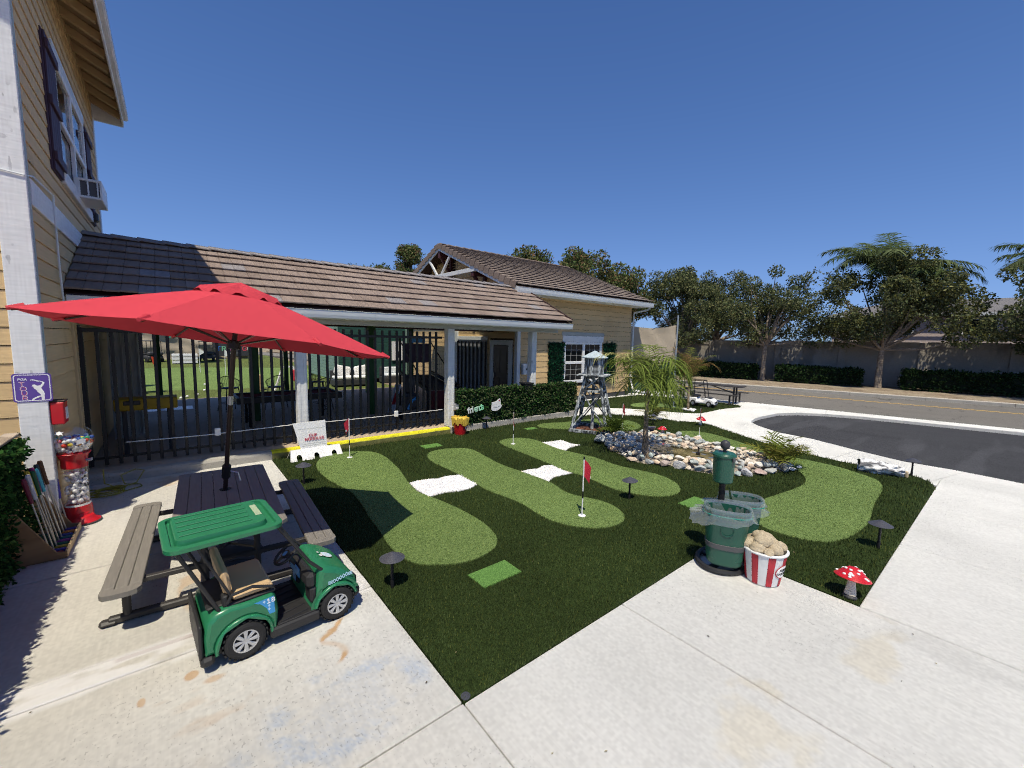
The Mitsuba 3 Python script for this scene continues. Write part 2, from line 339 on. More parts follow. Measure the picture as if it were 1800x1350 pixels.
G5 = [(11.21,6.15),(11.57,6.18),(11.9,5.95),(11.98,5.48),(11.75,4.91),(11.49,4.36),(11.34,4.02),(11.14,3.52),(11.05,3.03),(11.08,2.72),(11.02,2.27),(10.83,1.95),(10.71,1.72),(10.51,1.52),(10.09,1.40),(9.63,1.36),(9.15,1.34),(8.64,1.30),(8.24,1.24),(7.81,1.2),(7.35,1.22),(6.91,1.28),(6.61,1.39),(6.46,1.57),(6.38,1.80),(6.38,2.10),(6.55,2.34),(6.97,2.48),(7.52,2.54),(8.0,2.47),(8.56,2.39),(8.97,2.36),(9.29,2.39),(9.67,2.53),(10.03,2.78),(10.43,3.22),(10.66,4.04),(10.76,4.62),(10.86,5.27),(10.93,5.72)]
G7 = [(14.5,10.09),(15.23,10.27),(15.91,10.07),(16.25,9.64),(16.0,8.98),(16.05,8.45),(15.5,8.3),(15.3,9.1),(14.7,9.29),(14.29,9.63)]
TURF2 = [(12.2,11.9),(12.2,11.2),(13.15,10.26),(14.0,9.43),(14.57,8.18),(15.12,7.45),(15.95,7.42),(17.17,7.48),(18.52,7.15),(18.91,8.02),(18.75,9.27),(18.2,11.3),(17.6,12.0)]
W1 = [(3.15,6.7),(3.3,6.73),(3.52,6.7),(3.68,6.62),(3.85,6.65),(4.15,6.57),(4.14,6.2),(4.12,5.95),(3.9,5.85),(3.67,5.85),(3.44,5.93),(3.12,5.92),(3.10,6.3)]
W2 = [(5.19,6.04),(5.45,6.05),(5.6,5.98),(5.86,6.07),(6.03,5.98),(5.98,5.67),(6.0,5.37),(5.71,5.41),(5.51,5.42),(5.23,5.29),(5.22,5.6)]
W3 = [(7.16,7.54),(7.42,7.44),(7.73,7.43),(7.77,7.36),(7.69,7.01),(7.82,6.79),(7.41,6.76),(7.08,6.62),(7.06,6.88),(7.1,7.21)]
MATS = [[(2.39,3.63),(2.91,3.63),(2.91,3.32),(2.4,3.32)],[(4.48,8.66),(4.48,8.97),(4.97,8.95),(4.95,8.64)],[(6.24,3.31),(6.76,3.30),(6.75,3.02),(6.22,3.03)],[(7.87,9.05),(8.25,9.05),(8.25,8.83),(7.87,8.83)]]
ASPH = [(15.33,5.69),(15.99,5.81),(16.68,5.83),(17.97,5.76),(18.83,5.35),(19.5,4.61),(20.0,3.6),(20.9,-.3),(23.0,-9.0),(12.84,-9.0),(12.84,-.25),(12.99,.7),(12.94,1.5),(13.34,2.5),(13.83,3.49),(14.0,4.42),(14.29,4.82),(14.63,5.24),(15.03,5.58)]
POND = [(8.95,7.1),(8.44,6.62),(8.3,6.35),(7.98,6.01),(7.80,5.56),(7.64,5.25),(7.66,4.86),(7.9,4.65),(8.02,4.38),(8.06,4.1),(8.12,3.85),(8.2,3.61),(8.46,3.35),(8.84,3.13),(9.18,2.99),(9.53,2.89),(9.76,2.76),(10.11,2.86),(10.30,3.16),(10.3,3.5),(10.6,3.75),(10.60,4.1),(10.7,4.7),(10.75,5.34),(10.7,5.8),(10.6,6.2),(10.23,6.59),(9.65,6.88),(9.4,7.1)]
WATER = [(8.55,5.54),(8.92,5.62),(9.4,5.6),(9.7,5.3),(9.85,4.84),(9.95,4.55),(9.9,4.2),(9.6,3.95),(9.25,3.85),(8.9,3.85),(8.80,4.18),(8.7,4.4),(8.60,4.69),(8.45,4.92),(8.45,5.26)]
def soft(pts, it=2):
    p = np.array(pts, float)
    for _ in range(it): p = np.stack([.75*p+.25*np.roll(p, -1, 0), .25*p+.75*np.roll(p, -1, 0)], 1).reshape(-1, 2)
    return Polygon(p).buffer(0)
P_turf, P_turf2, P_asph = Polygon(TURF), soft(TURF2, 1), soft(ASPH[:11]+ASPH[11:], 0)
P_asph = Polygon(ASPH).buffer(.12).buffer(-.12)
greens = [soft(g) for g in (G1, G2, G3, G4, G5)]
G_LAB = ['long putting green with a cup under the parasol shadow, nearest the picnic table', 'middle putting green with the flag in its near end, third lane from the parking bay', 'narrow putting green between the middle lane and the pond', 'far putting green running behind the wooden tower', 'wide putting green wrapping round the right side of the pond']

obj('ground', MB().box((-150, -120, -1.2), (420, 320, -.30)), 'mat_soil', kind='structure')
# pavement: poured slabs with open joints
pav = tag('pavement', None, None, None, 'structure')
base = MB().flat(sbox(-9, -9, 12.9, 9.72).difference(P_turf.buffer(.002)), -.045)
scene['pavement__joint_filler'] = mikit.ply(base.mesh(), mat('filler', (.10, .085, .065), .95, .1))
USED['pavement__joint_filler'] = 0
xs, slabs = [1.49, 3.352, 5.24, 7.38, 9.51], []
for y0, y1 in ((-9, -3.6), (-3.6, -1.2), (-1.2, .795), (.805, 2.303), (2.315, 4.085), (4.095, 4.345), (4.355, 6.245), (6.255, 8.03), (8.04, 9.72)):
    slabs.append((-9, y0, 1.488, y1))
for x0, x1 in ((1.497, 3.349), (3.357, 5.236)):
    for y0, y1 in ((-9, -4), (-4, -1.2), (-1.2, 2.297)): slabs.append((x0, y0, x1, y1))
for x0, x1 in ((5.245, 7.376), (7.384, 9.506), (9.514, 11.7)):
    for y0, y1 in ((-9, -3.4), (-3.39, .80)): slabs.append((x0, y0, x1, y1))
for k, (x0, y0, x1, y1) in enumerate(slabs):
    dz = RNG.uniform(-.004, .002)
    obj('slab', MB().box((x0, y0, -.12), (x1, y1, dz), .008), 'mat_concrete', 'pavement')
road_line = lambda y: 21.7-.19*(y+.27)
walk = Polygon([(5.2, 13.0), (5.2, 9.72), (11.7, 9.72), (11.7, -9), (road_line(-9), -9), (road_line(16), 16), (12, 16)]).union(Polygon([(11.2, .6), (11.2, 9.9), (14, 9.9), (14, .6)]))
walk = walk.difference(P_turf.buffer(.002)).difference(P_turf2).difference(P_asph).difference(sbox(-9, -9, 11.705, .806))
cuts = [LineString([(11.5, .9), (12.95, .55)]), LineString([(11.7, 2.6), (13.4, 2.4)]), LineString([(12.3, 4.5), (14.1, 4.3)]), LineString([(13.2, 6.2), (14.9, 5.3)]), LineString([(13.4, 6.5), (15.2, 7.5)]),
        LineString([(12.2, 8.9), (13.0, 10.3)]), LineString([(16.6, 5.8), (16.9, 7.6)]), LineString([(18.4, 5.5), (19.2, 8.0)]), LineString([(19.4, 4.6), (20.9, 4.9)]), LineString([(11.7, -1.6), (12.9, -1.7)])]
walk = walk.difference(unary_union([c.buffer(.005) for c in cuts]))
sid = tag('sidewalk', None, None, None, 'structure')
for g in sorted(walk.geoms, key=lambda g: -g.area):
    if g.area > .05: obj('panel', MB().poly(g, -.13, RNG.uniform(-.004, .0)), 'mat_concrete', 'sidewalk')
obj('driveway', MB().poly(P_asph.buffer(-.001), -.25, -.10), 'mat_asphalt', kind='structure')
strip = Polygon([(road_line(5)-.75, 5.0), (road_line(-9)-.45, -9), (road_line(-9), -9), (road_line(5), 5)])
obj('gutter_strip', MB().poly(strip.intersection(P_asph.buffer(.3)).difference(walk.buffer(.003)), -.2, -.07), 'mat_concrete', kind='structure')
far = lambda y: 31.25-.27*(y+.27)
RY = [-60, -30, -9, 0, 10, 20, 40, 75]
road = Polygon([(road_line(y)+.004, y) for y in RY]+[(far(y), y) for y in RY[::-1]])
obj('road', MB().poly(road, -.3, -.115), 'mat_road', kind='structure')
yl = lambda y: 28.15-.215*(y+.27)
obj('centre_line', MB().flat(Polygon([(yl(y)-.09, y) for y in RY]+[(yl(y)+.09, y) for y in RY[::-1]]), -.109), mat('linepaint', (.50, .30, .07), .7), kind='structure')
kb = tag('road_kerb', None, None, None, 'structure')
for y0 in np.arange(-12, 33, 3.0):
    y1 = y0+2.98
    obj('kerb_stone', MB().poly(Polygon([(far(y0), y0), (far(y1), y1), (far(y1)+.45, y1), (far(y0)+.45, y0)]), -.3, .04), 'mat_kerb', 'road_kerb')
obj('planting_strip', MB().poly(Polygon([(far(y)+.451, y) for y in (-60, 0, 75)]+[(far(y)+14, y) for y in (75, 0, -60)]), -.3, .0), 'mat_soil', kind='structure')
# turf bases, greens, white bunkers, tee mats
obj('turf', MB().poly(P_turf, -.13, .006), 'mat_turf', kind='structure')
obj('turf', MB().poly(P_turf2, -.13, .006), 'mat_turf', kind='structure')
for g, lab in zip(greens, G_LAB): obj('putting_green', MB().poly(g, -.02, .022), 'mat_green', kind='structure', label=lab)
obj('putting_green', MB().poly(soft(G7), -.02, .022), 'mat_green', kind='structure', label='small bright putting green on the island by the road')
sands = [Polygon(w).buffer(.04).buffer(-.04) for w in (W1, W2, W3)]
for w, lab in zip(sands, ('white turf bunker between the first and second putting greens', 'white turf bunker between the second and third putting greens', 'white turf bunker beyond the third putting green, nearest the tower')):
    obj('white_bunker', MB().poly(w.difference(unary_union(greens).buffer(.004)), -.02, .020), 'mat_whiteturf', kind='structure', label=lab)
mats_ = [Polygon(m) for m in MATS]
for m in mats_: obj('tee_mat', MB().poly(m, -.02, .018), 'mat_teemat', kind='structure')

# blades of the artificial turf
def blades(poly, dens, h, w, c0, c1, key, near=(0, 0), fall=None, lean=.5, z0=.004, smax=2.6):
    V, C = [], []
    x0, y0, x1, y1 = poly.bounds
    n = int((x1-x0)*(y1-y0)*dens)
    p = np.c_[RNG.uniform(x0, x1, n), RNG.uniform(y0, y1, n)]
    p = p[shapely.contains_xy(poly, p[:, 0], p[:, 1])]
    d = np.hypot(p[:, 0], p[:, 1])
    s = np.clip(d/4.0, .75, smax)                          # farther tufts are fewer and larger
    keep = RNG.random(len(p)) < 1/s**2*.75
    p, s = p[keep], s[keep]; n = len(p)
    a = RNG.uniform(0, 2*np.pi, n); t = np.c_[np.cos(a), np.sin(a)]*(w*s*RNG.uniform(.6, 1.4, n))[:, None]/2
    b = RNG.uniform(0, 2*np.pi, n); le = RNG.uniform(.1, 1, n)*lean*h
    hh = h*RNG.uniform(.6, 1.15, n)*np.sqrt(s)
    tip = np.c_[p+np.c_[np.cos(b), np.sin(b)]*le[:, None], z0+hh]
    v = np.stack([np.c_[p-t, np.full(n, z0)], np.c_[p+t, np.full(n, z0)], tip], 1).reshape(-1, 3)
    f = np.arange(3*n).reshape(-1, 3)
    k = RNG.random((n, 1)); patch = meshkit.fbm(np.c_[p*1.1, np.zeros(n)], 3, 5)[:, None]
    c = (np.array(c0)*(1-k)+np.array(c1)*k)*(.55+.95*patch)
    c = np.where(RNG.random((n, 1)) < .12, c*np.array([1.9, 1.5, 1.1]), c)
    C = np.repeat(c, 3, 0)
    scene[key] = mikit.ply((v, f), 'mat_blade', smooth=False, color=C)
    return n
bare = unary_union(greens+sands+mats_).buffer(-.012)
rough = P_turf.buffer(.012).difference(bare).difference(Polygon(POND).buffer(-.12))
nb = blades(rough, 9000, .034, .006, (.030, .050, .013), (.064, .090, .028), 'rough_grass'); tag('rough_grass', 'dark green artificial turf blades around the putting greens', 'grass', None, 'stuff')
isl = P_turf2.buffer(.02).difference(soft(G7).buffer(-.02))
blades(isl, 5000, .034, .006, (.036, .056, .015), (.075, .100, .034), 'island_grass'); tag('island_grass', 'dark green turf blades on the island beside the road', 'grass', None, 'stuff')
gg = unary_union([g.buffer(.004) for g in greens])
blades(gg, 9000, .012, .007, (.095, .150, .042), (.150, .215, .072), 'green_nap', lean=1.2, z0=.020, smax=1.5); tag('green_nap', 'short curled light green nap on the putting greens', 'grass', None, 'stuff')
blades(unary_union(sands), 7000, .014, .008, (.72, .72, .74), (.82, .82, .84), 'bunker_nap', lean=1.2, z0=.018); tag('bunker_nap', 'white curled nap on the three turf bunkers', 'turf', None, 'stuff')
# ---------------------------------------------------------------- two-storey house on the left
def clap(key, mname, ax, at, out, a0, a1, z0, z1, step=.222, holes=(), zoff=0.0, split=None):
    """lapped clapboards: ax 'x' = wall runs along x at y = at, 'y' = along y at x = at; out = +1/-1 outward side; each board its own part"""
    z = z0
    while z < z1-.02:
        t = min(z+step, z1); segs = [(a0, a1)] if not callable(a0) else [(a0(z), a1(z))]
        for h0, h1, hz0, hz1 in holes:
            if z+.02 < hz1 and t-.02 > hz0:
                new = []
                for s0, s1 in segs:
                    if h0 > s0: new.append((s0, min(h0, s1)))
                    if h1 < s1: new.append((max(h1, s0), s1))
                segs = [q for q in new if q[1]-q[0] > .03]
        if split:
            cutd = []
            for s0, s1 in segs:
                c = s0+split*(.3+.7*RNG.random())
                while c < s1-.5:
                    cutd.append((s0, c-.002)); s0 = c+.002; c += split*(.7+.5*RNG.random())
                cutd.append((s0, s1))
            segs = cutd
        for s0, s1 in segs:
            lo, hi = .032, .020
            if ax == 'x': v = np.array([[s, at+out*d, zz] for s in (s0, s1) for d, zz in ((lo, z+.010), (lo, z+.013), (hi, t), (-.01, t), (-.01, z+.010))])
            else: v = np.array([[at+out*d, s, zz] for s in (s0, s1) for d, zz in ((lo, z+.010), (lo, z+.013), (hi, t), (-.01, t), (-.01, z+.010))])
            f = [[i, (i+1) % 5, (i+1) % 5+5, i+5] for i in range(5)]
            f = np.array(f); f = np.vstack([f[:, [0, 1, 2]], f[:, [0, 2, 3]], [[0, 1, 2], [0, 2, 3], [0, 3, 4], [5, 7, 6], [5, 8, 7], [5, 9, 8]]])
            if (ax == 'x') == (out > 0): f = f[:, ::-1]
            obj('board', (v, f), mname, key, uv=(RNG.random(), 0))
        z = t
HL = thing('house', 'tall two-storey tan clapboard house with white corner boards at the left edge', 'house')
WX, WY = -1.3, 7.8
core = MB().box((-7.5, WY+.03, -.1), (WX-.03, 15.35, 8.35))
obj('wall', core, mat('underlay', (.05, .035, .022), .9), HL)
clap(HL+'__wall', 'mat_siding', 'y', WX, 1, WY+.10, 15.25, .18, 4.12, holes=[(11.6, 16, 3.0, 9), (9.85, 9.98, 0, 3.1), (10.15, 10.3, 0, 3.1)], zoff=.0)
clap(HL+'__wall', 'mat_siding', 'y', WX, 1, WY+.10, 15.25, 4.46, 8.3, holes=[(10.2, 13.1, 5.2, 7.0)])
clap(HL+'__wall', 'mat_siding', 'x', WY, -1, -7.5, -1.50, .18, 4.15)
clap(HL+'__wall', 'mat_siding', 'x', WY, -1, -7.5, -1.50, 4.46, 8.3)
obj('corner_board', MB().box((-1.52, WY-.045, .0), (-1.262, WY+.0, 8.4), .006), 'mat_whitewood', HL)
obj('corner_board', MB().box((WX, WY+.001, .0), (WX+.040, WY+.10, 8.4), .006), mat('greyedge', (.36, .40, .39), .6), HL)
obj('corner_board', MB().box((WX, 15.18, 4.3), (WX+.045, 15.38, 8.4), .006), 'mat_gutter', HL)
obj('frieze_board', MB().box((WX, WY+.11, 4.135), (WX+.05, 11.75, 4.455), .006), 'mat_whitewood', HL)
obj('frieze_board', MB().box((-7.5, WY-.04, 4.16), (-1.525, WY, 4.45), .006), 'mat_whitewood', HL)
obj('pilaster', MB().box((WX, 9.86, 0), (WX+.06, 9.97, 3.1), .006).box((WX, 10.16, 0), (WX+.05, 10.29, 3.1), .006), mat('tantrim', (.50, .37, .20), .6), HL)
ap = MB().beam((WX+.03, 9.55, 3.05), (WX+.03, 11.75, 4.15), .05, .16, .006)
obj('roof_flashing', ap, 'mat_gutter', HL)
# upper window
wf = MB()
for a, b_, lo, hi in ((10.2, 10.29, 5.22, 6.98), (11.60, 11.70, 5.22, 6.98), (13.0, 13.1, 5.22, 6.98)): wf.box((WX, a, lo), (WX+.06, b_, hi), .006)
for lo, hi in ((6.90, 7.0), (6.03, 6.12), (5.2, 5.28)): wf.box((WX+.001, 10.21, lo), (WX+.055, 13.09, hi), .006)
W = obj('window', wf, 'mat_white', HL)
for a, b_ in ((10.29, 11.6), (11.7, 13.0)):
    obj('pane', MB().box((WX+.004, a, 6.12), (WX+.02, b_, 6.9)), 'mat_paneglass', W)
    obj('pane', MB().box((WX-.016, a, 5.28), (WX-.004, b_, 6.03)), 'mat_paneglass', W)
obj('window_head', MB().box((WX+.002, 10.15, 7.0), (WX+.06, 13.2, 7.18), .006), 'mat_gutter', HL)
obj('window_sill', MB().box((WX, 10.1, 4.98), (WX+.09, 13.2, 5.19), .008), 'mat_whitewood', HL)
for y0 in (9.42, 13.14):
    sh = MB().box((WX+.01, y0, 5.0), (WX+.05, y0+.76, 6.98), .006)
    for k in range(5): sh.box((WX+.05, y0+.03+k*.142, 5.02), (WX+.075, y0+.155+k*.142, 6.96), .005)
    S = obj('shutter', sh, 'mat_plum', HL)
    for z in (5.15, 5.95, 6.72): obj('batten', MB().box((WX+.072, y0+.01, z), (WX+.11, y0+.75, z+.13), .006), 'mat_plum', S)
# deep eave with rafter tails
ez = 8.05
obj('eave_soffit', MB().beam((WX-.3, 11, ez+.48), (-.70, 11, ez+.10), 8.6, .03), mat('soffitwood', (.30, .23, .13), .7), HL)
for k, y in enumerate(np.arange(7.2, 15.5, .61)):
    obj('rafter', MB().beam((WX, y, ez+.27), (-.74, y, ez-.0), .09, .14, .006), 'mat_tantrim', HL)
obj('roof', MB().beam((WX-3.5, 11, ez+2.62), (-.62, 11, ez+.155), 8.7, .06), 'mat_tile2', HL)
gt = MB().box((-.74, 6.7, ez-.02), (-.60, 15.3, ez+.13), .03).box((-.72, 6.7, ez-.14), (-.69, 15.28, ez-.021), .006)
obj('gutter', gt, 'mat_whitewood', HL)
tri = np.array([(WX, ez-.17), (-.70, ez-.17), (-.70, ez+.0), (WX, ez+.42)]); tv, tf = bevel_extrude(tri, .05, .005)
obj('eave_return', (tv+[0, 15.32, 0], tf), 'mat_whitewood', HL)
obj('bird_blocking', MB().box((WX+.002, 7.85, 8.16), (WX+.03, 15.2, 8.42)), 'mat_tantrim', HL)
obj('conduit', MB().tube([(WX+.06, 9.13, 4.55), (WX+.06, 9.13, 3.5), (WX+.06, 9.2, 3.0)], .014, 6).tube([(-1.55, WY-.06, 4.47), (-1.28, WY-.06, 4.44), (WX+.06, 8.0, 4.5), (WX+.06, 9.13, 4.55)], .010, 6), 'mat_gutter', HL)
A = thing('air_conditioner', 'white window air conditioner sticking out of the upper window', 'air conditioner')
a0, a1, az0, az1, ax1 = 11.45, 12.35, 5.10, 5.46, -.90
am = MB().box((WX+.03, a0, az0), (ax1, a1, az0+.045), .008).box((WX+.03, a0, az1-.045), (ax1, a1, az1), .008).box((ax1-.03, a0+.002, az0+.046), (ax1-.001, a1-.002, az1-.046))
for q in (WX+.03, (WX+ax1)/2, ax1-.07): am.box((q, a0+.002, az0+.046), (q+(.075 if q < -1.2 else .022), a0+.03, az1-.046))
obj('casing', am, 'mat_white', A)
obj('coil', MB().box((WX+.05, a0+.032, az0+.05), (ax1-.04, a1-.05, az1-.05)), mat('coil', (.10, .10, .105), .6), A)
lw = MB().box((WX+.02, 13.25, 5.02), (WX+.16, 13.45, 5.22), .03); obj('wall_light', lw, 'mat_charcoal', None, label='small dark wall light under the upper window of the tall house', cat='lamp')
# plaque on the corner board
SG = thing('plaque', 'purple square golf plaque lettered PGA TOUR screwed to the white corner board', 'sign')
sc = .335; sx0, sz0 = -1.545, 1.705
def rr(w, h, r): return sbox(r, r, w-r, h-r).buffer(r)
def face(pg, y0, d, o=(0, 0)):
    m = MB().poly(pg, 0, d); return m.map(lambda v: np.c_[sx0+o[0]+v[:, 0], y0-v[:, 2], sz0+o[1]+v[:, 1]])
PY = WY-.046
obj('panel', face(rr(.33, .355, .03), PY, .006), mat('purple', (.105, .060, .30), .35), SG)
obj('border', face(rr(.304, .329, .03).difference(rr(.288, .313, .024).buffer(0).__class__(shapely.affinity.translate(rr(.288, .313, .024), .008, .008).exterior)), PY-.006, .002, (.013, .013)), 'mat_whitegloss', SG)
gol = [(.152,.02),(.158,.04),(.20,.068),(.235,.075),(.225,.10),(.205,.125),(.20,.148),(.178,.168),(.175,.19),(.162,.197),(.168,.212),(.185,.216),(.20,.205),(.203,.196),(.232,.206),(.25,.232),(.252,.245),(.20,.262),(.165,.276),(.152,.268),(.160,.280),(.17,.283),(.205,.268),(.262,.249),(.268,.236),(.252,.20),(.235,.172),(.252,.135),(.262,.10),(.255,.02),(.235,.02),(.236,.065),(.22,.06),(.175,.038),(.165,.02)]
obj('golfer_emblem', face(Polygon(gol).buffer(.002), PY-.006, .002), 'mat_whitegloss', SG)
def word(txt, h, M, mname, parent, depth=.002, bold=True, name='lettering', sx=1.0):
    m = meshkit.text_mesh(txt, h, depth, bold); v = np.array(m.vertices); v[:, 0] *= sx
    M = np.asarray(M, float); v = v @ M[:3, :3].T+M[:3, 3]
    return obj(name, (v, np.array(m.faces)), mname, parent)
def frame(o, ex, ez, s=1.0):
    ex, ez = np.asarray(ex, float), np.asarray(ez, float); M = np.eye(4); M[:3, 0] = ex/np.linalg.norm(ex); M[:3, 1] = ez/np.linalg.norm(ez); M[:3, 2] = np.cross(M[:3, 0], M[:3, 1]); M[:3, 3] = o; return M
word('PGA', .028, frame((sx0+.045, PY-.006, sz0+.27), (1, 0, 0), (0, 0, 1)), 'mat_whitegloss', SG)
for k, ch in enumerate('TOUR'):
    ox = sx0+.052+.006*k; word(ch, .050, frame((ox-.003, PY-.006, sz0+.202-.058*k), (1, 0, 0), (0, 0, 1)), 'mat_whitegloss', SG, sx=1.2, name='letter_outline', depth=.001)
    word(ch, .044, frame((ox+.002, PY-.0072, sz0+.205-.058*k), (1, 0, 0), (0, 0, 1)), mat('magenta', (.45, .045, .16), .4) if k == 0 else 'mat_magenta', SG, sx=1.2, bold=False, depth=.001)
RB = thing('dispenser_box', 'red metal dispenser box mounted on the white house corner above the ball machine', 'box')
obj('body', MB().box((-1.255, 7.77, 1.39), (-1.13, 8.0, 1.68), .012), 'mat_red', RB); obj('label_panel', MB().box((-1.13, 7.84, 1.45), (-1.124, 7.97, 1.60)), 'mat_whitegloss', RB); obj('lid', MB().box((-1.262, 7.78, 1.682), (-1.12, 7.99, 1.70), .006), 'mat_darkbrown', RB)

# ---------------------------------------------------------------- covered walkway
CW = thing('covered_walkway', 'long covered walkway with brown tiled roof and white posts between the two buildings', 'walkway')
EY, EZ, SL, RX0, RX1 = 9.40, 3.20, .50, -1.26, 10.13
RYD = 11.87; cs = math.cos(math.atan(SL)); sn = math.sin(math.atan(SL)); Lr = (RYD-EY)/cs
th = math.atan(SL)
rows = 7; exp = Lr/rows
def tilemesh(x0, x1, s0, front=True):
    v, f = boxmesh((x0+.002, s0, 0), (x1-.002, s0+exp+.05, .030), .004)
    tilt = .055; y = v[:, 1]-s0
    v[:, 2] += .010+(1-y/(exp+.05))*.047
    return v, f
def on_roof(v, ey=EY, ez=EZ, back=False):
    y = ey+v[:, 1]*cs-v[:, 2]*sn; z = ez+v[:, 1]*sn+v[:, 2]*cs
    if back: y = 2*RYD-y
    return np.c_[v[:, 0], y, z]
tw = .43
for r in range(rows):
    x = RX0-(r % 2)*tw*.5
    while x < RX1-.03:
        a, b_ = max(x, RX0), min(x+tw, RX1); x += tw
        if b_-a < .06: continue
        m = MB()
        for q0, q1 in ((a, (a+b_)/2), ((a+b_)/2, b_)):                      # each tile is two slabs with a groove
            v, f = tilemesh(q0, q1, r*exp-.03); v = v+[0, 0, RNG.uniform(-.003, .004)]; m.add(on_roof(v), f)
        obj('tile', m, 'mat_tile', CW+'__roof', uv=(RNG.random(), 0))
BYE = 13.72
# the eave at the back is short: row order runs from the ridge
deck = np.array([(RX0-.02, EY+.03, EZ-.02), (RX1-.02, EY+.03, EZ-.02), (RX1-.02, RYD, EZ-.02+(RYD-EY)*SL), (RX0-.02, RYD, EZ-.02+(RYD-EY)*SL), (RX0-.02, 2*RYD-EY, EZ-.02), (RX1-.02, 2*RYD-EY, EZ-.02)])
dv = np.vstack([deck, deck-[0, 0, .06]]); df = np.array([[0, 1, 2, 3], [3, 2, 5, 4], [6, 9, 8, 7], [9, 10, 11, 8], [0, 6, 7, 1], [4, 5, 11, 10], [1, 7, 8, 2], [2, 8, 11, 5], [0, 3, 9, 6], [3, 4, 10, 9]])
obj('roof', (dv, np.vstack([df[:, [0, 1, 2]], df[:, [0, 2, 3]]])), 'mat_darkbrown', CW)
bk = MB()
for r in range(2, rows):
    v, f = boxmesh((RX0, r*exp, 0), (RX1, r*exp+exp+.04, .03)); v[:, 2] += .012+(1-(v[:, 1]-r*exp)/exp)*.035; bk.add(on_roof(v, back=True), f[:, ::-1])
obj('back_tile', bk, 'mat_tile2', CW+'__roof', kind='stuff')
x = RX0
while x < 9.5:
    m = MB()
    for s in (-1, 1):
        v, f = boxmesh((x, -.02, 0), (x+.44, .17, .028), .004); v[:, 2] += (v[:, 0]-x < .1)*.022+.02; y = RYD+s*(v[:, 1]*cs)-0*v[:, 2]; z = EZ+(RYD-EY)*SL+.055-v[:, 1]*sn*.8+v[:, 2]
        m.add(np.c_[v[:, 0], y, z], f if s > 0 else f[:, ::-1])
    obj('ridge_tile', m, 'mat_tile', CW+'__roof', uv=(.95+.05*RNG.random(), 0)); x += .40
rk = MB().beam((RX1+.012, EY-.03, EZ+.03), (RX1+.012, 11.6, EZ+.03+(11.6-EY)*SL), .03, .14, .006)
obj('rake_board', rk, 'mat_darkbrown', CW)
gp = np.array([(0, -.0), (.10, 0), (.115, .06), (.125, .15), (.135, .16), (.11, .165), (.0, .165)])
gm = MB()
for xa, xb in ((RX0+.03, 3.6), (3.604, 7.2), (7.204, RX1+.02)):
    v = np.array([[x, EY-.0-p[0]+.06, EZ-.215+p[1]] for x in (xa, xb) for p in gp]); n = len(gp)
    f = [[i, (i+1) % n, (i+1) % n+n, i+n] for i in range(n)]; f = np.array(f); f = np.vstack([f[:, [0, 1, 2]], f[:, [0, 2, 3]], [[0, i, i+1] for i in range(1, n-1)], [[n, n+i+1, n+i] for i in range(1, n-1)]])
    gm.add(v, f)
obj('gutter', gm, 'mat_gutter', CW)
obj('fascia', MB().box((RX0+.03, EY+.062, EZ-.235), (RX1, EY+.10, EZ-.02), .005), 'mat_gutter', CW)
obj('beam', MB().box((RX0+.05, 9.92, 2.86), (10.05, 10.08, 3.08), .008), mat('beamgrey', (.42, .43, .42), .6), CW)
obj('soffit_panel', MB().box((RX0+.05, EY+.11, 2.965), (10.0, 9.915, 2.985)), 'mat_beamgrey', CW)
def post(x, y, w=.21, z0=.17, z1=2.86, m='mat_whitewood'):
    b = MB().box((x-w/2, y-w/2, z0), (x+w/2, y+w/2, z1), .008)
    for dx in (-w/2+.045, w/2-.045): b.box((x+dx-.022, y-w/2-.012, z0+.002), (x+dx+.022, y-w/2-.0005, z1-.002), .003)
    return obj('post', b, m, CW)
for x in (2.16, 5.92, 8.98): post(x, 10.0)
for x, y in ((-1.0, 13.5), (1.75, 13.7), (4.87, 13.02), (8.18, 17.2)): obj('post', MB().box((x-.11, y-.11, .15), (x+.11, y+.11, 3.05), .008), 'mat_greenpost', CW, label='dark green back post')
obj('back_beam', MB().box((RX0, 13.6, 2.9), (10.1, 13.76, 3.1)), 'mat_darkbrown', CW)
FL = tag('walkway_floor', None, None, None, 'structure')
def f_floor(p, n, uv): return mi.Color3f(.42, .33, .25)*(.8+.3*FB(p.x*.8, p.y*.8, 0.0, 4))*(.9+.2*N(p.x*30, p.y*30))
obj('walkway_floor', MB().box((WX, 9.905, -.1), (10.2, 19.6, .150)), mat('floor', mikit.proc(f_floor), .7, .3), kind='structure')
kc = tag('curb', None, None, None, 'structure')
kp = [(9.72, -.05), (9.72, .12), (9.75, .155), (9.80, .168), (9.904, .168), (9.904, -.05)]
def kstone(x0, x1, m, name, nx):
    X = np.linspace(x0, x1, nx); P = np.array(kp); n = len(P)
    v = np.concatenate([np.c_[np.full(n, x), P] for x in X])
    j = (meshkit.fbm(v*[6, 9, 9], 3, 2)-.5)*.025; v[:, 1] += j*(v[:, 1] < 9.79); v[:, 2] += j*.4*(v[:, 2] > .1)
    f = np.array([[i*n+k, i*n+(k+1) % n, (i+1)*n+(k+1) % n, (i+1)*n+k] for i in range(nx-1) for k in range(n)])
    f = np.vstack([f[:, [0, 1, 2]], f[:, [0, 2, 3]], [[0, k+1, k] for k in range(1, n-1)], np.array([[0, k, k+1] for k in range(1, n-1)])+(nx-1)*n])
    obj(name, (v, f[:, ::-1]), m, 'curb')
kstone(-1.25, 1.50, 'mat_kerb', 'plain_stretch', 40); kstone(1.502, 5.80, 'mat_yellowkerb', 'painted_stretch', 60)
tag('curb__painted_stretch', 'kerb stretch with a bright yellow painted edge')
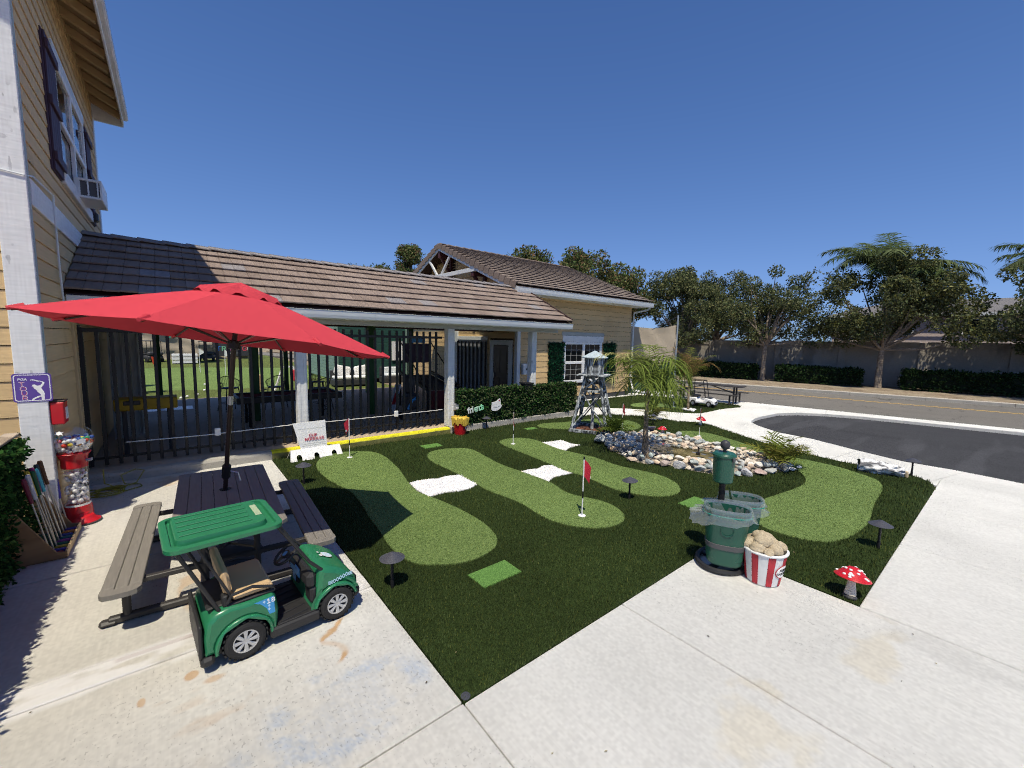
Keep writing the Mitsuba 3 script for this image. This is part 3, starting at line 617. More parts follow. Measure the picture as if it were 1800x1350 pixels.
# steel picket fence
FE = thing('picket_fence', 'black steel picket fence closing the front of the covered walkway', 'fence')
for k in range(37):
    x = -1.215+k*.1905
    if abs(x-2.16) < .1: continue
    top = 2.66 if x < 2.1 else 2.77
    obj('bar', MB().box((x-.026, 10.225, .20), (x+.026, 10.275, top), .004), 'mat_black', FE)
for a, b_ in ((-1.25, 2.05), (2.28, 5.80)):
    obj('rail', MB().box((a, 10.20, 2.585), (b_, 10.222, 2.65), .004), 'mat_black', FE); obj('rail', MB().box((a, 10.278, .30), (b_, 10.30, .345), .004), 'mat_black', FE)
obj('gate_frame', MB().box((-1.265, 10.19, .2), (-1.225, 10.31, 2.7), .004).box((-.76, 10.3, 1.25), (-.52, 10.36, 1.33), .01), 'mat_black', FE)
cd = MB().tube([(-.75, 10.16, .60), (.4, 10.16, .58), (2.0, 10.16, .61)], .009, 6).tube([(2.30, 10.16, .60), (4.0, 10.16, .59), (5.8, 10.16, .61)], .009, 6)
obj('white_conduit', cd, 'mat_whitegloss', None, label='thin white conduit strapped along the foot of the picket fence', cat='pipe')
for x, lab in ((.62, 'white outlet box on the conduit behind the parasol pole'), (4.42, 'white outlet box on the conduit near the fries bucket')): obj('outlet_box', MB().box((x-.05, 10.12, .55), (x+.05, 10.165, .70), .008), 'mat_whitegloss', None, label=lab, cat='outlet')
JB = thing('junction_box', 'grey electrical box with two sockets on the white post by the ivy screen', 'box')
obj('body', MB().box((5.98, 9.80, .62), (6.12, 9.885, .80), .01), 'mat_silver', JB); obj('socket', MB().box((6.01, 9.79, .66), (6.05, 9.80, .70), .004).box((6.06, 9.79, .66), (6.10, 9.80, .70), .004), 'mat_whitegloss', JB)
# ---------------------------------------------------------------- single-storey house
H2 = thing('bungalow', 'yellow clapboard single-storey house with tiled gable roof and one white window', 'house')
GX, GY = 10.24, 12.25; E2Y, E2Z, S2, X2A, X2B, R2Y = 11.5, 4.52, .405, 9.50, 18.02, 17.05
obj('wall', MB().box((GX+.03, GY+.03, -.1), (17.50, 21.8, 4.4)), 'mat_underlay', H2)
clap(H2+'__wall', 'mat_siding', 'x', GY, -1, GX+.13, 17.44, .20, 4.40, holes=[(12.74, 15.24, .80, 2.80)], split=3.4)
gz = lambda y: E2Z+(y-E2Y)*S2-.25
clap(H2+'__wall', 'mat_siding', 'y', GX, -1, GY+.13, 21.7, .20, 4.40, holes=[(12.45, 14.0, .1, 2.60)], split=3.2)
clap(H2+'__wall', 'mat_siding', 'y', GX, -1, lambda z: R2Y-(6.52-z)/S2, lambda z: R2Y+(6.52-z)/S2, 4.40, 6.3, holes=[(16.6, 17.5, 5.2, 6.2)], split=3.2)
tv, tf = bevel_extrude([(0, 4.2), (9.5, 4.2), (4.8, 6.3)], .08, .004); tv = np.c_[GX+.06+tv[:, 1], GY+.05+tv[:, 0], tv[:, 2]]
obj('gable', (tv, tf), 'mat_underlay', H2)
obj('corner_board', MB().box((GX-.045, GY-.045, .1), (GX+.125, GY-.0, 3.6), .006).box((GX-.045, GY+.001, .1), (GX+.0, GY+.125, 3.6), .006), 'mat_gutter', H2)
obj('foundation', MB().box((GX+.03, GY-.012, -.1), (17.5, GY+.02, .21)), 'mat_charcoal', H2)
win = MB()
for a, b_ in ((12.75, 12.87), (13.93, 14.08), (15.10, 15.23)): win.box((a, GY-.06, .82), (b_, GY+.02, 2.56), .006)
for lo, hi, d in ((.80, .92, .08), (1.62, 1.74, .05), (2.46, 2.56, .058)): win.box((12.76, GY-d, lo), (15.22, GY+.02, hi), .006)
W2_ = obj('window', win, 'mat_white', H2)
mu = MB()
for a, b_ in ((12.87, 13.93), (14.08, 15.10)):
    for lo, hi in ((.92, 1.62), (1.74, 2.46)):
        obj('pane', MB().box((a, GY-.012, lo), (b_, GY-.004, hi)), 'mat_paneglass', W2_)
        for k in (1, 2): 
            xx = a+(b_-a)*k/3; mu.box((xx-.006, GY-.024, lo), (xx+.006, GY-.013, hi)); zz = lo+(hi-lo)*k/3; mu.box((a, GY-.0235, zz-.006), (b_, GY-.0135, zz+.006))
obj('muntins', mu, 'mat_beamgrey', W2_)
obj('window_head', MB().box((12.66, GY-.07, 2.565), (15.32, GY-.0, 2.82), .006), 'mat_whitewood', H2)
obj('window_head', MB().box((12.62, GY-.065, 2.825), (15.36, GY-.0, 2.98), .006), mat('greyhead', (.34, .36, .34), .6), H2)
def roofslab(yA, zA, yB, zB): 
    return MB().beam(((X2A+X2B)/2, yA, zA-.03), ((X2A+X2B)/2, yB, zB-.03), X2B-X2A-.02, .06)
zr = E2Z+(R2Y-E2Y)*S2
obj('roof', roofslab(E2Y, E2Z, R2Y, zr).tm(trimesh.Trimesh(*roofslab(2*R2Y-E2Y, E2Z, R2Y, zr).mesh(), process=False)), 'mat_darkbrown', H2)
c2 = math.cos(math.atan(S2)); s2 = math.sin(math.atan(S2)); L2 = (R2Y-E2Y)/c2; nr = 17; e2 = L2/nr
tl = MB()
for r in range(nr):
    x = X2A+.05-(r % 2)*.2
    while x < X2B-.02:
        a, b_ = max(x, X2A+.05), min(x+.42, X2B); x += .42
        if b_-a < .05: continue
        v, f = boxmesh((a+.002, 0, 0), (b_-.002, e2+.04, .03)); v[:, 2] += .012+(1-v[:, 1]/(e2+.04))*.055+RNG.uniform(-.003, .003); v[:, 1] += r*e2-.03
        k = RNG.random(); tl.add(np.c_[v[:, 0], E2Y+v[:, 1]*c2-v[:, 2]*s2, E2Z+v[:, 1]*s2+v[:, 2]*c2], f, np.array([.185, .148, .128])*(1-k)+np.array([.235, .195, .170])*k)
obj('roof_tiles', tl, 'mat_tilevc', H2+'__roof', kind='stuff', vc=True)
bt = MB()
for r in range(nr):
    v, f = boxmesh((X2A+.05, 0, 0), (X2B, e2+.04, .03)); v[:, 2] += .012+(1-v[:, 1]/(e2+.04))*.04; v[:, 1] += r*e2-.03
    bt.add(np.c_[v[:, 0], 2*R2Y-(E2Y+v[:, 1]*c2-v[:, 2]*s2), E2Z+v[:, 1]*s2+v[:, 2]*c2], f[:, ::-1])
obj('back_tiles', bt, 'mat_tile2', H2+'__roof', kind='stuff')
for k in range(17):                                                    # barge tiles turned down over the rake
    for s in (0, 1):
        if s and k < 6: continue
        m = MB(); y0, y1 = k*e2+.012, k*e2+e2-.012
        for lo, hi in (((-.02, y0, -.16), (.012, y1, .075)), ((.0, y0, .06), (.20, y1, .09))):
            v, f = boxmesh(lo, hi, .006); v[:, 2] += (1-(v[:, 1]-y0)/(y1-y0))*.06
            yy = E2Y+v[:, 1]*c2-v[:, 2]*s2; m.add(np.c_[X2A-.02+v[:, 0], 2*R2Y-yy if s else yy, E2Z+v[:, 1]*s2+v[:, 2]*c2], f[:, ::-1] if s else f)
        obj('barge_tile', m, 'mat_tile', H2+'__roof', uv=(.3+.6*RNG.random(), 0))
x = X2A
while x < X2B-.2:
    v, f = boxmesh((x, -.16, 0), (x+.44, .16, .05), .015); v[:, 2] += zr+.04-np.abs(v[:, 1])*.3+(v[:, 0] < x+.1)*.03; v[:, 1] += R2Y
    obj('ridge_tile', (v, f), 'mat_tile', H2+'__roof', uv=(.6+.4*RNG.random(), 0)); x += .40
rb = MB()
for s in (1, -1):
    ya, za, yb, zb = R2Y-s*(R2Y-E2Y-.02), E2Z-.13, R2Y, zr-.13
    rb.beam((X2A+.03, ya, za), (X2A+.03, yb, zb), .05, .22, .006)
obj('rake_board', rb, 'mat_gutter', H2)
obj('truss_tie', MB().box((X2A-.0, 13.9, 5.30), (X2A+.10, 20.2, 5.47), .008), 'mat_whitewood', H2)
for y0, y1 in ((16.15, 16.85), (17.95, 17.25)): obj('truss_brace', MB().beam((X2A+.05, y0, 6.16), (X2A+.05, y1, 5.46), .08, .10, .008), 'mat_whitewood', H2)
for yc, zc in ((14.35, 5.42), (R2Y, 6.50)):
    bm = MB().box((X2A+.08, yc-.08, zc-.26), (GX-.0, yc+.08, zc-.04), .006).box((X2A+.02, yc-.09, zc-.30), (X2A+.09, yc+.09, zc-.0), .006).beam((X2A+.12, yc, zc-.24), (GX-.08, yc, zc-1.0), .12, .12, .006).box((GX-.14, yc-.07, zc-1.15), (GX-.025, yc+.07, zc-.05), .006)
    obj('gable_bracket', bm, 'mat_plum2' if 'mat_plum2' in scene else mat('plum2', (.075, .022, .022), .6), H2)
vt = MB().box((GX-.05, 16.62, 5.22), (GX-.02, 16.70, 6.1), .005).box((GX-.05, 17.42, 5.22), (GX-.02, 17.5, 6.1), .005)
for k in range(7): vt.beam((GX-.035, 16.70, 5.3+k*.12), (GX-.035, 17.42, 5.3+k*.12), .05, .012)
obj('gable_vent', vt, 'mat_tantrim', H2)
gm = MB()
P = gp*[1, 1.25]
for xa, xb in ((X2A+.02, 13.7), (13.704, X2B)):
    v = np.array([[x, E2Y-p[0]+.02, E2Z-.245+p[1]] for x in (xa, xb) for p in P]); n = len(P)
    f = np.array([[i, (i+1) % n, (i+1) % n+n, i+n] for i in range(n)]); f = np.vstack([f[:, [0, 1, 2]], f[:, [0, 2, 3]], [[0, i, i+1] for i in range(1, n-1)], [[n, n+i+1, n+i] for i in range(1, n-1)]]); gm.add(v, f)
obj('gutter', gm, 'mat_gutter', H2)
obj('soffit', MB().box((X2A+.03, E2Y+.03, E2Z-.24), (X2B-.02, GY+.05, E2Z-.215)), 'mat_gutter', H2)
obj('downspout', MB().tube([(17.82, E2Y-.02, E2Z-.26), (17.82, E2Y+.1, E2Z-.36), (17.55, GY-.08, E2Z-.5), (17.53, GY-.09, E2Z-.8), (17.53, GY-.09, .9)], .045, 8), 'mat_gutter', H2)
obj('drain_pipe', MB().tube([(17.53, GY-.09, 1.2), (17.53, GY-.09, .55), (17.6, GY-.3, .22), (17.9, GY-.6, .14), (18.6, GY-.9, .12), (20.0, GY-1.0, .12)], .075, 10), 'mat_whitegloss', None, label='white corrugated pipe bending from the house corner along the turf island', cat='pipe')
# door and glazed screen in the gable wall
D = obj('door', MB().box((GX-.035, 12.75, .15), (GX-.005, 13.72, 2.38), .004), mat('doorred', (.035, .008, .010), .35), H2)
for a, b_ in ((12.85, 13.18), (13.28, 13.62)):
    for lo, hi in ((.35, 1.05), (1.25, 2.2)): obj('panel', MB().box((GX-.050, a, lo), (GX-.036, b_, hi), .006), 'mat_doorred', D)
obj('handle', MB().box((GX-.09, 13.62, 1.05), (GX-.04, 13.67, 1.25), .01), 'mat_steel', D)
obj('door_casing', MB().box((GX-.06, 12.52, .15), (GX, 12.74, 2.52), .006).box((GX-.06, 13.73, .15), (GX, 13.96, 2.52), .006).box((GX-.062, 12.50, 2.39), (GX, 13.98, 2.58), .006), 'mat_gutter', H2)
ST = thing('barred_screen', 'tall barred translucent screen beside the dark door under the walkway roof', 'screen')
obj('frame', MB().box((GX-.10, 16.45, .15), (GX, 16.72, 2.95), .006).box((GX-.10, 14.16, 2.56), (GX, 16.44, 2.72), .006), 'mat_gutter', ST)
obj('sheet', MB().box((GX-.05, 14.2, .15), (GX-.036, 16.44, 2.55)), mat('frosted', (.26, .28, .32), .35), ST)
for k in range(8): obj('bar', MB().box((GX-.12, 14.2+k*.31, .15), (GX-.07, 14.27+k*.31, 2.5), .004), 'mat_black', ST)
MBX = thing('mailbox', 'white wall mailbox with dark print on the yellow wall beside the door', 'mailbox')
obj('body', MB().box((10.42, GY-.16, 1.27), (10.86, GY-.03, 1.66), .012), 'mat_gutter', MBX); obj('lid', MB().box((10.40, GY-.175, 1.62), (10.88, GY-.03, 1.69), .012), 'mat_white', MBX)
obj('print', MB().box((10.56, GY-.163, 1.44), (10.72, GY-.1605, 1.52)), 'mat_charcoal', MBX)
GR = thing('lantern_planter', 'small black metal planter box hung on the right walkway post', 'planter')
obj('tray', MB().box((8.55, 9.78, 1.02), (8.86, 10.02, 1.22), .01).box((8.63, 9.83, .82), (8.84, 9.97, 1.0), .01), 'mat_black', GR); obj('rim', MB().box((8.50, 9.74, 1.22), (8.87, 10.06, 1.26), .008), 'mat_black', GR)
# ---------------------------------------------------------------- leaf screens, hedges
def leaves(n, sample, size, cols, key, mname='mat_leaf', droop=.3, aspect=.6):
    p, nr = sample(n); n = len(p)
    a = RNG.normal(size=(n, 3)); d = a+nr*.6; d[:, 2] -= droop; d /= np.linalg.norm(d, axis=1, keepdims=True)
    u = np.cross(d, RNG.normal(size=(n, 3))); u /= np.linalg.norm(u, axis=1, keepdims=True)
    L = size*RNG.uniform(.6, 1.3, n)[:, None]; w = L*aspect/2
    nn = np.cross(d, u)
    v = np.stack([p, p+d*L*.5+u*w+nn*L*.06, p+d*L, p+d*L*.5-u*w+nn*L*.06], 1).reshape(-1, 3)
    q = np.arange(4*n).reshape(-1, 4); f = np.vstack([q[:, [0, 1, 2]], q[:, [0, 2, 3]]])
    cols = np.asarray(cols, float); k = RNG.integers(0, len(cols), n); c = cols[k]*RNG.uniform(.6, 1.35, (n, 1))
    scene[key] = mikit.ply((v, f), mname, smooth=False, color=np.repeat(c, 4, 0)); USED[key] = USED.get(key, 0)
    return key
def boxsample(lo, hi, faces, bulge=.05):
    lo, hi = np.asarray(lo, float), np.asarray(hi, float)
    def fn(n):
        P, Nn = [], []
        ar = []
        for ax, s in faces: o = [i for i in range(3) if i != ax]; ar.append((hi-lo)[o[0]]*(hi-lo)[o[1]])
        for (ax, s), a in zip(faces, ar):
            m = int(n*a/sum(ar)); p = lo+(hi-lo)*RNG.random((m, 3)); p[:, ax] = (hi if s > 0 else lo)[ax]-s*RNG.uniform(0, bulge, m)
            p += (meshkit.fbm(p*4, 3, 3)[:, None]-.5)*bulge*2
            q = np.zeros((m, 3)); q[:, ax] = s; P.append(p); Nn.append(q)
        return np.vstack(P), np.vstack(Nn)
    return fn
IVY = [(.022, .070, .020), (.035, .10, .025), (.015, .045, .018), (.06, .12, .035)]
HS = thing('leaf_screen', 'tall artificial leaf screen topped by a weathered plank at the left edge', 'hedge')
obj('backing', MB().box((-1.62, 3.0, .03), (-1.50, 7.42, 1.30)), mat('hedgecore', (.010, .018, .008), .9), HS)
obj('plank_cap', MB().box((-1.60, 3.0, 1.345), (-1.47, 7.5, 1.375), .006), 'mat_bark', HS)
leaves(17000, boxsample((-1.66, 3.0, .02), (-1.40, 7.46, 1.33), [(0, 1), (1, 1), (2, 1), (0, -1)], .09), .058, IVY, HS+'__leaves', droop=.5)
IS = thing('ivy_screen', 'low artificial ivy screen on the kerb between the walkway post and the bungalow', 'hedge')
obj('backing', MB().box((6.06, 9.86, .18), (10.9, 9.95, 1.12)), 'mat_hedgecore', IS)
leaves(12000, boxsample((6.05, 9.80, .17), (10.95, 9.98, 1.17), [(1, -1), (2, 1), (0, 1)], .06), .075, IVY+[(.12, .15, .07), (.16, .19, .10), (.07, .10, .04)], IS+'__leaves', droop=.5)  # lighter olive tones put pale highlights into the leaf colour
obj('curb_stretch', MB().box((5.84, 9.78, -.1), (11.0, 10.02, .17), .02), 'mat_kerb', None, kind='structure', label='grey kerb under the ivy screen')
for x0, lab in ((11.86, 'left leafy panel used as a shutter beside the white bungalow window'), (15.36, 'right leafy panel used as a shutter beside the white bungalow window')):
    S = thing('leaf_shutter', lab, 'shutter', None)
    obj('backing', MB().box((x0+.03, GY-.06, .78), (x0+.82, GY-.03, 2.52)), 'mat_hedgecore', S)
    leaves(1500, boxsample((x0, GY-.13, .74), (x0+.85, GY-.03, 2.56), [(1, -1), (0, 1), (0, -1)], .04), .08, [(.010, .055, .030), (.015, .08, .040), (.008, .035, .022)], S+'__leaves')
# two small white plates on the ivy screen
LT = thing('script_sign', 'small white to mint green script lettering fixed to the ivy screen', 'sign')
for k, (ch, c) in enumerate(zip('friends', [(.75, .78, .78), (.75, .78, .78), (.70, .80, .74), (.45, .75, .55), (.55, .80, .62), (.35, .75, .48), (.25, .72, .42)])):
    nm = f'sg{k}'; word(ch, .16, frame((6.34+.075*k, 9.72, .50+.012*k), (1, 0, .16), (-.10, 0, 1)), mat(nm, c, .5), LT, depth=.02, name='letter')
HP = thing('hat_sign', 'small white cap-shaped cutout sign on the ivy screen, right of the lettering', 'sign')
def vface(pg, x0, y0, z0, d, sy=-1): 
    m = MB().poly(pg, 0, d); return m.map(lambda v: np.c_[x0+v[:, 0], y0-v[:, 2], z0+v[:, 1]])
hatp = Polygon([(0, .05), (.03, .02), (.12, .0), (.24, .02), (.33, .08), (.36, .13), (.32, .17), (.31, .30), (.29, .34), (.26, .32), (.18, .27), (.10, .25), (.02, .25), (.01, .15)]).buffer(.012)
obj('plate', vface(hatp, 7.20, 9.745, .50, .02), 'mat_whitegloss', HP)
obj('brim_line', MB().beam((7.23, 9.722, .60), (7.40, 9.722, .605), .004, .010).beam((7.40, 9.722, .605), (7.50, 9.722, .64), .004, .010), 'mat_silver', HP)
obj('red_dot', MB().lathe([(0, 0), (.02, 0), (.02, .004), (0, .004)], n=12).map(lambda v: np.c_[7.47+v[:, 0], 9.722-v[:, 2], .80+v[:, 1]]), 'mat_flagred', HP)

# ---------------------------------------------------------------- picnic table with parasol
PT = thing('picnic_table', 'long grey-brown slatted picnic table with two attached benches under the red parasol', 'picnic table')
PA = math.radians(-2.7); PR = rot('z', math.degrees(PA)); PO = np.array([.40, 5.72, 0])
def pt(mb): return mb.map(lambda v: v @ PR.T+PO)
for k in range(8):
    x0 = -.475+k*.119; obj('top_plank', pt(MB().box((x0+.002, -1.04, .70), (x0+.117, 1.04, .735), .004)), 'mat_plank', PT)
for s in (-1, 1): obj('top_end', pt(MB().poly(Polygon([(-.475, 1.043), (.475, 1.043), (.475, 1.09), (.43, 1.13), (-.43, 1.13), (-.475, 1.09)]) if s > 0 else Polygon([(-.475, -1.043), (.475, -1.043), (.475, -1.09), (.43, -1.13), (-.43, -1.13), (-.475, -1.09)]), .70, .735)), 'mat_plank', PT)
for s in (-1, 1):
    xc = s*.80
    for k in range(3):
        x0 = xc-.135+k*.0905; e = 1.03 if k != 1 else 1.06
        obj('bench_plank', pt(MB().box((x0+.002, -e, .38), (x0+.0885, e, .415), .005)), 'mat_plank', PT)
    for t in (-1, 1):
        e = Polygon([(xc-.135, 1.034), (xc-.05, 1.034), (xc-.045, 1.064), (xc+.045, 1.064), (xc+.05, 1.034), (xc+.135, 1.034), (xc+.135, 1.11), (xc+.11, 1.15), (xc+.05, 1.165), (xc-.05, 1.165), (xc-.11, 1.15), (xc-.135, 1.11)])
        m = MB().poly(e, .372, .416); m.map(lambda v: v*[1, t, 1]); 
        if t < 0: m.f = [q[:, ::-1] for q in m.f]
        obj('bench_end', pt(m), 'mat_plank', PT)
    for t in (-1, 1): obj('bench_leg', pt(MB().tube([(xc, t*.98-.12*t, .03), (xc, t*.98-.12*t, .38)], .032, 10)), 'mat_steelframe', PT)
for t in (-1, 1):
    y = t*.86
    obj('foot_beam', pt(MB().box((-.93, y-.035, .008), (.93, y+.035, .07), .012).box((-.99, y-.045, .0), (-.86, y+.045, .05), .02).box((.86, y-.045, .0), (.99, y+.045, .05), .02)), 'mat_steelframe', PT)
    for xx in (-.22, .22): obj('table_leg', pt(MB().tube([(xx, y, .06), (xx, y, .70)], .030, 10)), 'mat_steelframe', PT)
    obj('cross_bar', pt(MB().box((-.86, y-.028, .33), (.86, y+.028, .378), .006).box((-.42, y-.028, .66), (.42, y+.028, .698), .006)), 'mat_steelframe', PT)
obj('top_tray', pt(MB().box((-.46, -1.03, .684), (.46, 1.03, .697)).box((-.93, -1.02, .364), (-.67, 1.02, .377)).box((.67, -1.02, .364), (.93, 1.02, .377))), 'mat_steelframe', PT)  # added dark sheets below the planks: block light through the gaps
obj('stretcher', pt(MB().tube([(-.22, -.86, .40), (0, -.2, .22), (.22, -.86, .40)], .012, 6).tube([(0, -.2, .22), (0, .86, .60)], .012, 6)), 'mat_steelframe', PT)
obj('hole_collar', MB().lathe([(.055, 0), (.062, .006), (.03, .010)], (.405, 5.92, .7355), 16), 'mat_black', PT)
UB = thing('parasol', 'large red octagonal parasol tilted over the picnic table', 'parasol')
AX = np.array([.142, .046, .989]); AX /= np.linalg.norm(AX)
apex = EYE+.89*(np.array([.666, 5.988, 3.159])-EYE)
CN = np.array([(-.204, 4.597, 2.71), (1.146, 4.425, 2.525), (2.162, 5.152, 2.345), (2.25, 6.352, 2.277), (1.357, 7.321, 2.36), (.008, 7.492, 2.546), (-1.008, 6.766, 2.725), (-1.096, 5.566, 2.793)])
CN = EYE+.89*(CN-EYE)
cm, NRg, NTg = MB(), 14, 9
for k in range(8):
    A_, B_ = CN[k], CN[(k+1) % 8]; V = []
    for i in range(NRg+1):
        r = .16+.84*i/NRg
        for j in range(NTg):
            t = j/(NTg-1); q = apex+r*((A_*(1-t)+B_*t)-apex)
            q = q-AX*(.012*r*r*4*t*(1-t))+AX*.012*math.sin(math.pi*min(r, 1))+AX*.006*(meshkit.fbm(np.array([q*3.0]), 3, 4)[0]-.5)
            q = q+(apex-AX*.45-q)*.012*4*t*(1-t)*r**3          # scalloped hem between the ribs
            V.append(q)
    i, j = np.meshgrid(np.arange(NRg), np.arange(NTg-1), indexing='ij')
    f = np.stack([i*NTg+j, (i+1)*NTg+j, (i+1)*NTg+j+1, i*NTg+j+1], -1).reshape(-1, 4); cm.add(V, f)
cmm = trimesh.Trimesh(*cm.mesh(), process=False); cmm.merge_vertices(digits_vertex=5)
CAN = obj('canopy', (np.array(cmm.vertices), np.array(cmm.faces)), 'mat_canopy', UB, smooth=12)
vm = MB(); V = []; nv = 64
for i, r in enumerate((.0, .08, .16, .23, .27)):
    for j in range(nv):
        k = j*8/nv; a = int(k) % 8; t = k-int(k); q = apex+r*((CN[a]*(1-t)+CN[(a+1) % 8]*t)-apex)+AX*(.05-.02*(r/.27))
        if i == 4: q = q-AX*(.035+.026*math.sin(j*2*math.pi*3/16)+.01*math.sin(j*1.7))+AX*.03*math.sin(math.pi*r)
        elif i > 0: q = q+AX*.03*math.sin(math.pi*r)+AX*.014*math.sin(j*2*math.pi*3/16)*(i/3)
        V.append(q)
i, j = np.meshgrid(np.arange(4), np.arange(nv), indexing='ij')
vm.add(V, np.stack([i*nv+j, (i+1)*nv+j, (i+1)*nv+(j+1) % nv, i*nv+(j+1) % nv], -1).reshape(-1, 4))
obj('vent_cap', vm, 'mat_canopy', UB, smooth=True)
hole = np.array([.405, 5.92, .735]); foot = np.array([.34, 6.1, .02])
hub = apex-AX*.62; top = apex-AX*.04
obj('pole', MB().tube([foot, hole, hub, top], .024, 12), mat('polebrown', (.030, .016, .014), .4), UB)
mid = hole+(hub-hole)*.62
obj('pole_sleeve', MB().tube([mid, mid+(hub-hole)*.06], .027, 12), 'mat_silver', UB)
cr = hole+(hub-hole)*.14; d_ = (hub-hole)/np.linalg.norm(hub-hole)
CB = obj('crank_box', MB().tube([cr-d_*.09, cr-d_*.08, cr+d_*.08, cr+d_*.09], [.028, .045, .045, .028], 10), 'mat_black', UB)
obj('crank', MB().tube([cr+[.04, -.02, 0], cr+[.11, -.06, -.02], cr+[.13, -.07, -.12]], .009, 6), 'mat_silver', CB)
obj('hub', MB().tube([hub-AX*.05, hub-AX*.04, hub+AX*.04, hub+AX*.05], [.03, .06, .06, .03], 12), 'mat_black', UB); obj('crown', MB().tube([top-AX*.05, top], .05, 12), 'mat_black', UB)
for k in range(8):
    c = CN[k]; a0 = apex-AX*.05; pr_ = [a0+(c-a0)*t+AX*.012*math.sin(math.pi*t)-AX*.022 for t in np.linspace(0, .985, 8)]
    R_ = obj('rib', MB().tube(pr_, .011, 6), 'mat_polebrown', UB)
    obj('strut', MB().tube([hub, pr_[4]], .009, 6), 'mat_silver' if k in (3, 4, 5) else 'mat_polebrown', R_)
    obj('pocket', MB().tube([c+(apex-c)*.06-AX*.008, c-AX*.008], [.028, .016], 8), 'mat_redmatte', R_)
UBS = obj('base', MB().lathe([(0, .0), (.30, .0), (.31, .03), (.29, .075), (.12, .11), (0, .11)], (.42, 5.62, 0), 32), 'mat_charcoal', UB, smooth=30)
obj('boss', MB().tube([(.34, 6.05, .01), (.345, 6.05, .30)], .034, 12), 'mat_black', UBS)
PV = thing('perforated_paver', 'small pale perforated round weight lying half under the picnic table', 'weight')
obj('disc', MB().lathe([(0, 0), (.13, 0), (.135, .02), (.12, .055), (0, .06)], (.06, 5.02, 0), 24), 'mat_kerb', PV, smooth=30)
# ---------------------------------------------------------------- toy golf cart
CRT = thing('toy_golf_cart', 'green ride-on toy golf cart with beige seat and number 18 decal beside the picnic table', 'toy golf cart')
CA = 4.0; CR = rot('z', CA); CO = np.array([.02, 4.02, 0.0])
def ct(mb): return mb.map(lambda v: v @ CR.T+CO) if isinstance(mb, MB) else (mb[0] @ CR.T+CO, mb[1])
def arc(cx, cz, r, a0, a1, n=12): return [(cx+r*math.cos(math.radians(a)), cz+r*math.sin(math.radians(a))) for a in np.linspace(a0, a1, n)]
WR, RWX, FWX, HW = .152, .295, 1.015, .315
rear = [(.03, .13), (.05, .13)]+[(RWX-.20, .13)]*0+[(.085, .13)]+arc(RWX, .155, .185, 188, -8, 16)+[(.50, .13), (.53, .15), (.545, .30), (.525, .435), (.49, .462), (.30, .462), (.20, .475), (.11, .455), (.05, .40), (.028, .28)]
obj('rear_body', ct(bevel_extrude(rear, 2*HW, .035)), 'mat_cartgreen', CRT, smooth=35)
obj('cargo_well', ct(MB().box((.06, -.24, .462), (.20, .24, .482), .01)), 'mat_plasticblack', CRT)
front = [(.855, .15)]+arc(FWX, .155, .175, 178, 10, 14)+[(1.21, .20), (1.225, .26), (1.205, .33), (1.15, .40), (1.05, .475), (.96, .52), (.885, .535), (.865, .50), (.845, .34), (.80, .16)]
obj('front_body', ct(bevel_extrude(front, 2*HW-.01, .05)), 'mat_cartgreen', CRT, smooth=35)
for s in (-1, 1):
    fl = arc(FWX, .155, .195, 172, 12, 14)+arc(FWX, .155, .170, 12, 172, 14)
    v, f = bevel_extrude(fl, .06, .012); obj('fender', ct((v+[0, s*(HW-.01), 0], f)), 'mat_cartgreen', CRT, smooth=35)
    fl = arc(RWX, .155, .205, 190, -6, 16)+arc(RWX, .155, .180, -6, 190, 16)
    v, f = bevel_extrude(fl, .05, .012); obj('fender', ct((v+[0, s*(HW-.005), 0], f)), 'mat_cartgreen', CRT, smooth=35)
obj('chassis', ct(MB().box((.05, -.25, .07), (1.17, .25, .15), .015).box((.47, -.335, .075), (.865, .335, .165), .015).box((.0, -.33, .06), (.09, .33, .135), .02).box((-.005, -.31, .135), (.022, .31, .40), .01)), 'mat_plasticblack', CRT)
fl_ = MB().box((.53, -.32, .166), (.86, .32, .178), .004)
for k in range(6): fl_.beam((.56+.02*(k % 2), -.30+k*.10, .181), (.78, -.26+k*.10, .181), .018, .012, .003)
obj('floor_mat', ct(fl_), 'mat_plasticblack', CRT)
obj('front_bumper', ct(MB().box((1.16, -.30, .12), (1.245, .30, .235), .03).box((1.185, -.25, .24), (1.232, -.14, .32), .015).box((1.185, .14, .24), (1.232, .25, .32), .015)), 'mat_plasticblack', CRT)
obj('seat_cushion', ct(MB().box((.225, -.27, .485), (.515, .27, .54), .022)), 'mat_beige', CRT, smooth=40)
sb = MB().box((-.03, -.27, 0), (.03, .27, .20), .022); sb.map(lambda v: v @ rot('y', -8).T+[.205, 0, .56]); obj('seat_back', ct(sb), 'mat_beige', CRT, smooth=40)
obj('seat_frame', ct(MB().box((.18, -.285, .46), (.53, .285, .487), .01).tube([(.19, -.285, .50), (.22, -.295, .56), (.36, -.295, .575), (.50, -.29, .52)], .013, 8).tube([(.19, .285, .50), (.22, .295, .56), (.36, .295, .575), (.50, .29, .52)], .013, 8).box((.16, -.28, .47), (.20, -.20, .56), .01)), 'mat_plasticblack', CRT)
obj('dashboard', ct(MB().box((.775, -.29, .36), (.86, .29, .50), .03).box((.80, -.29, .22), (.86, -.12, .37), .02).box((.80, .10, .22), (.86, .29, .37), .02)), 'mat_plasticblack', CRT)
obj('dash_decal', ct(MB().box((.770, -.07, .38), (.7745, .20, .47)).box((.795, .14, .25), (.7985, .22, .34))), 'mat_blue', CRT)
SWc = np.array([.70, .06, .585]); sd = np.array([.55, 0, -.835])/np.linalg.norm([.55, 0, -.835])
ex = np.array([0, 1.0, 0]); ez = np.cross(sd, ex)
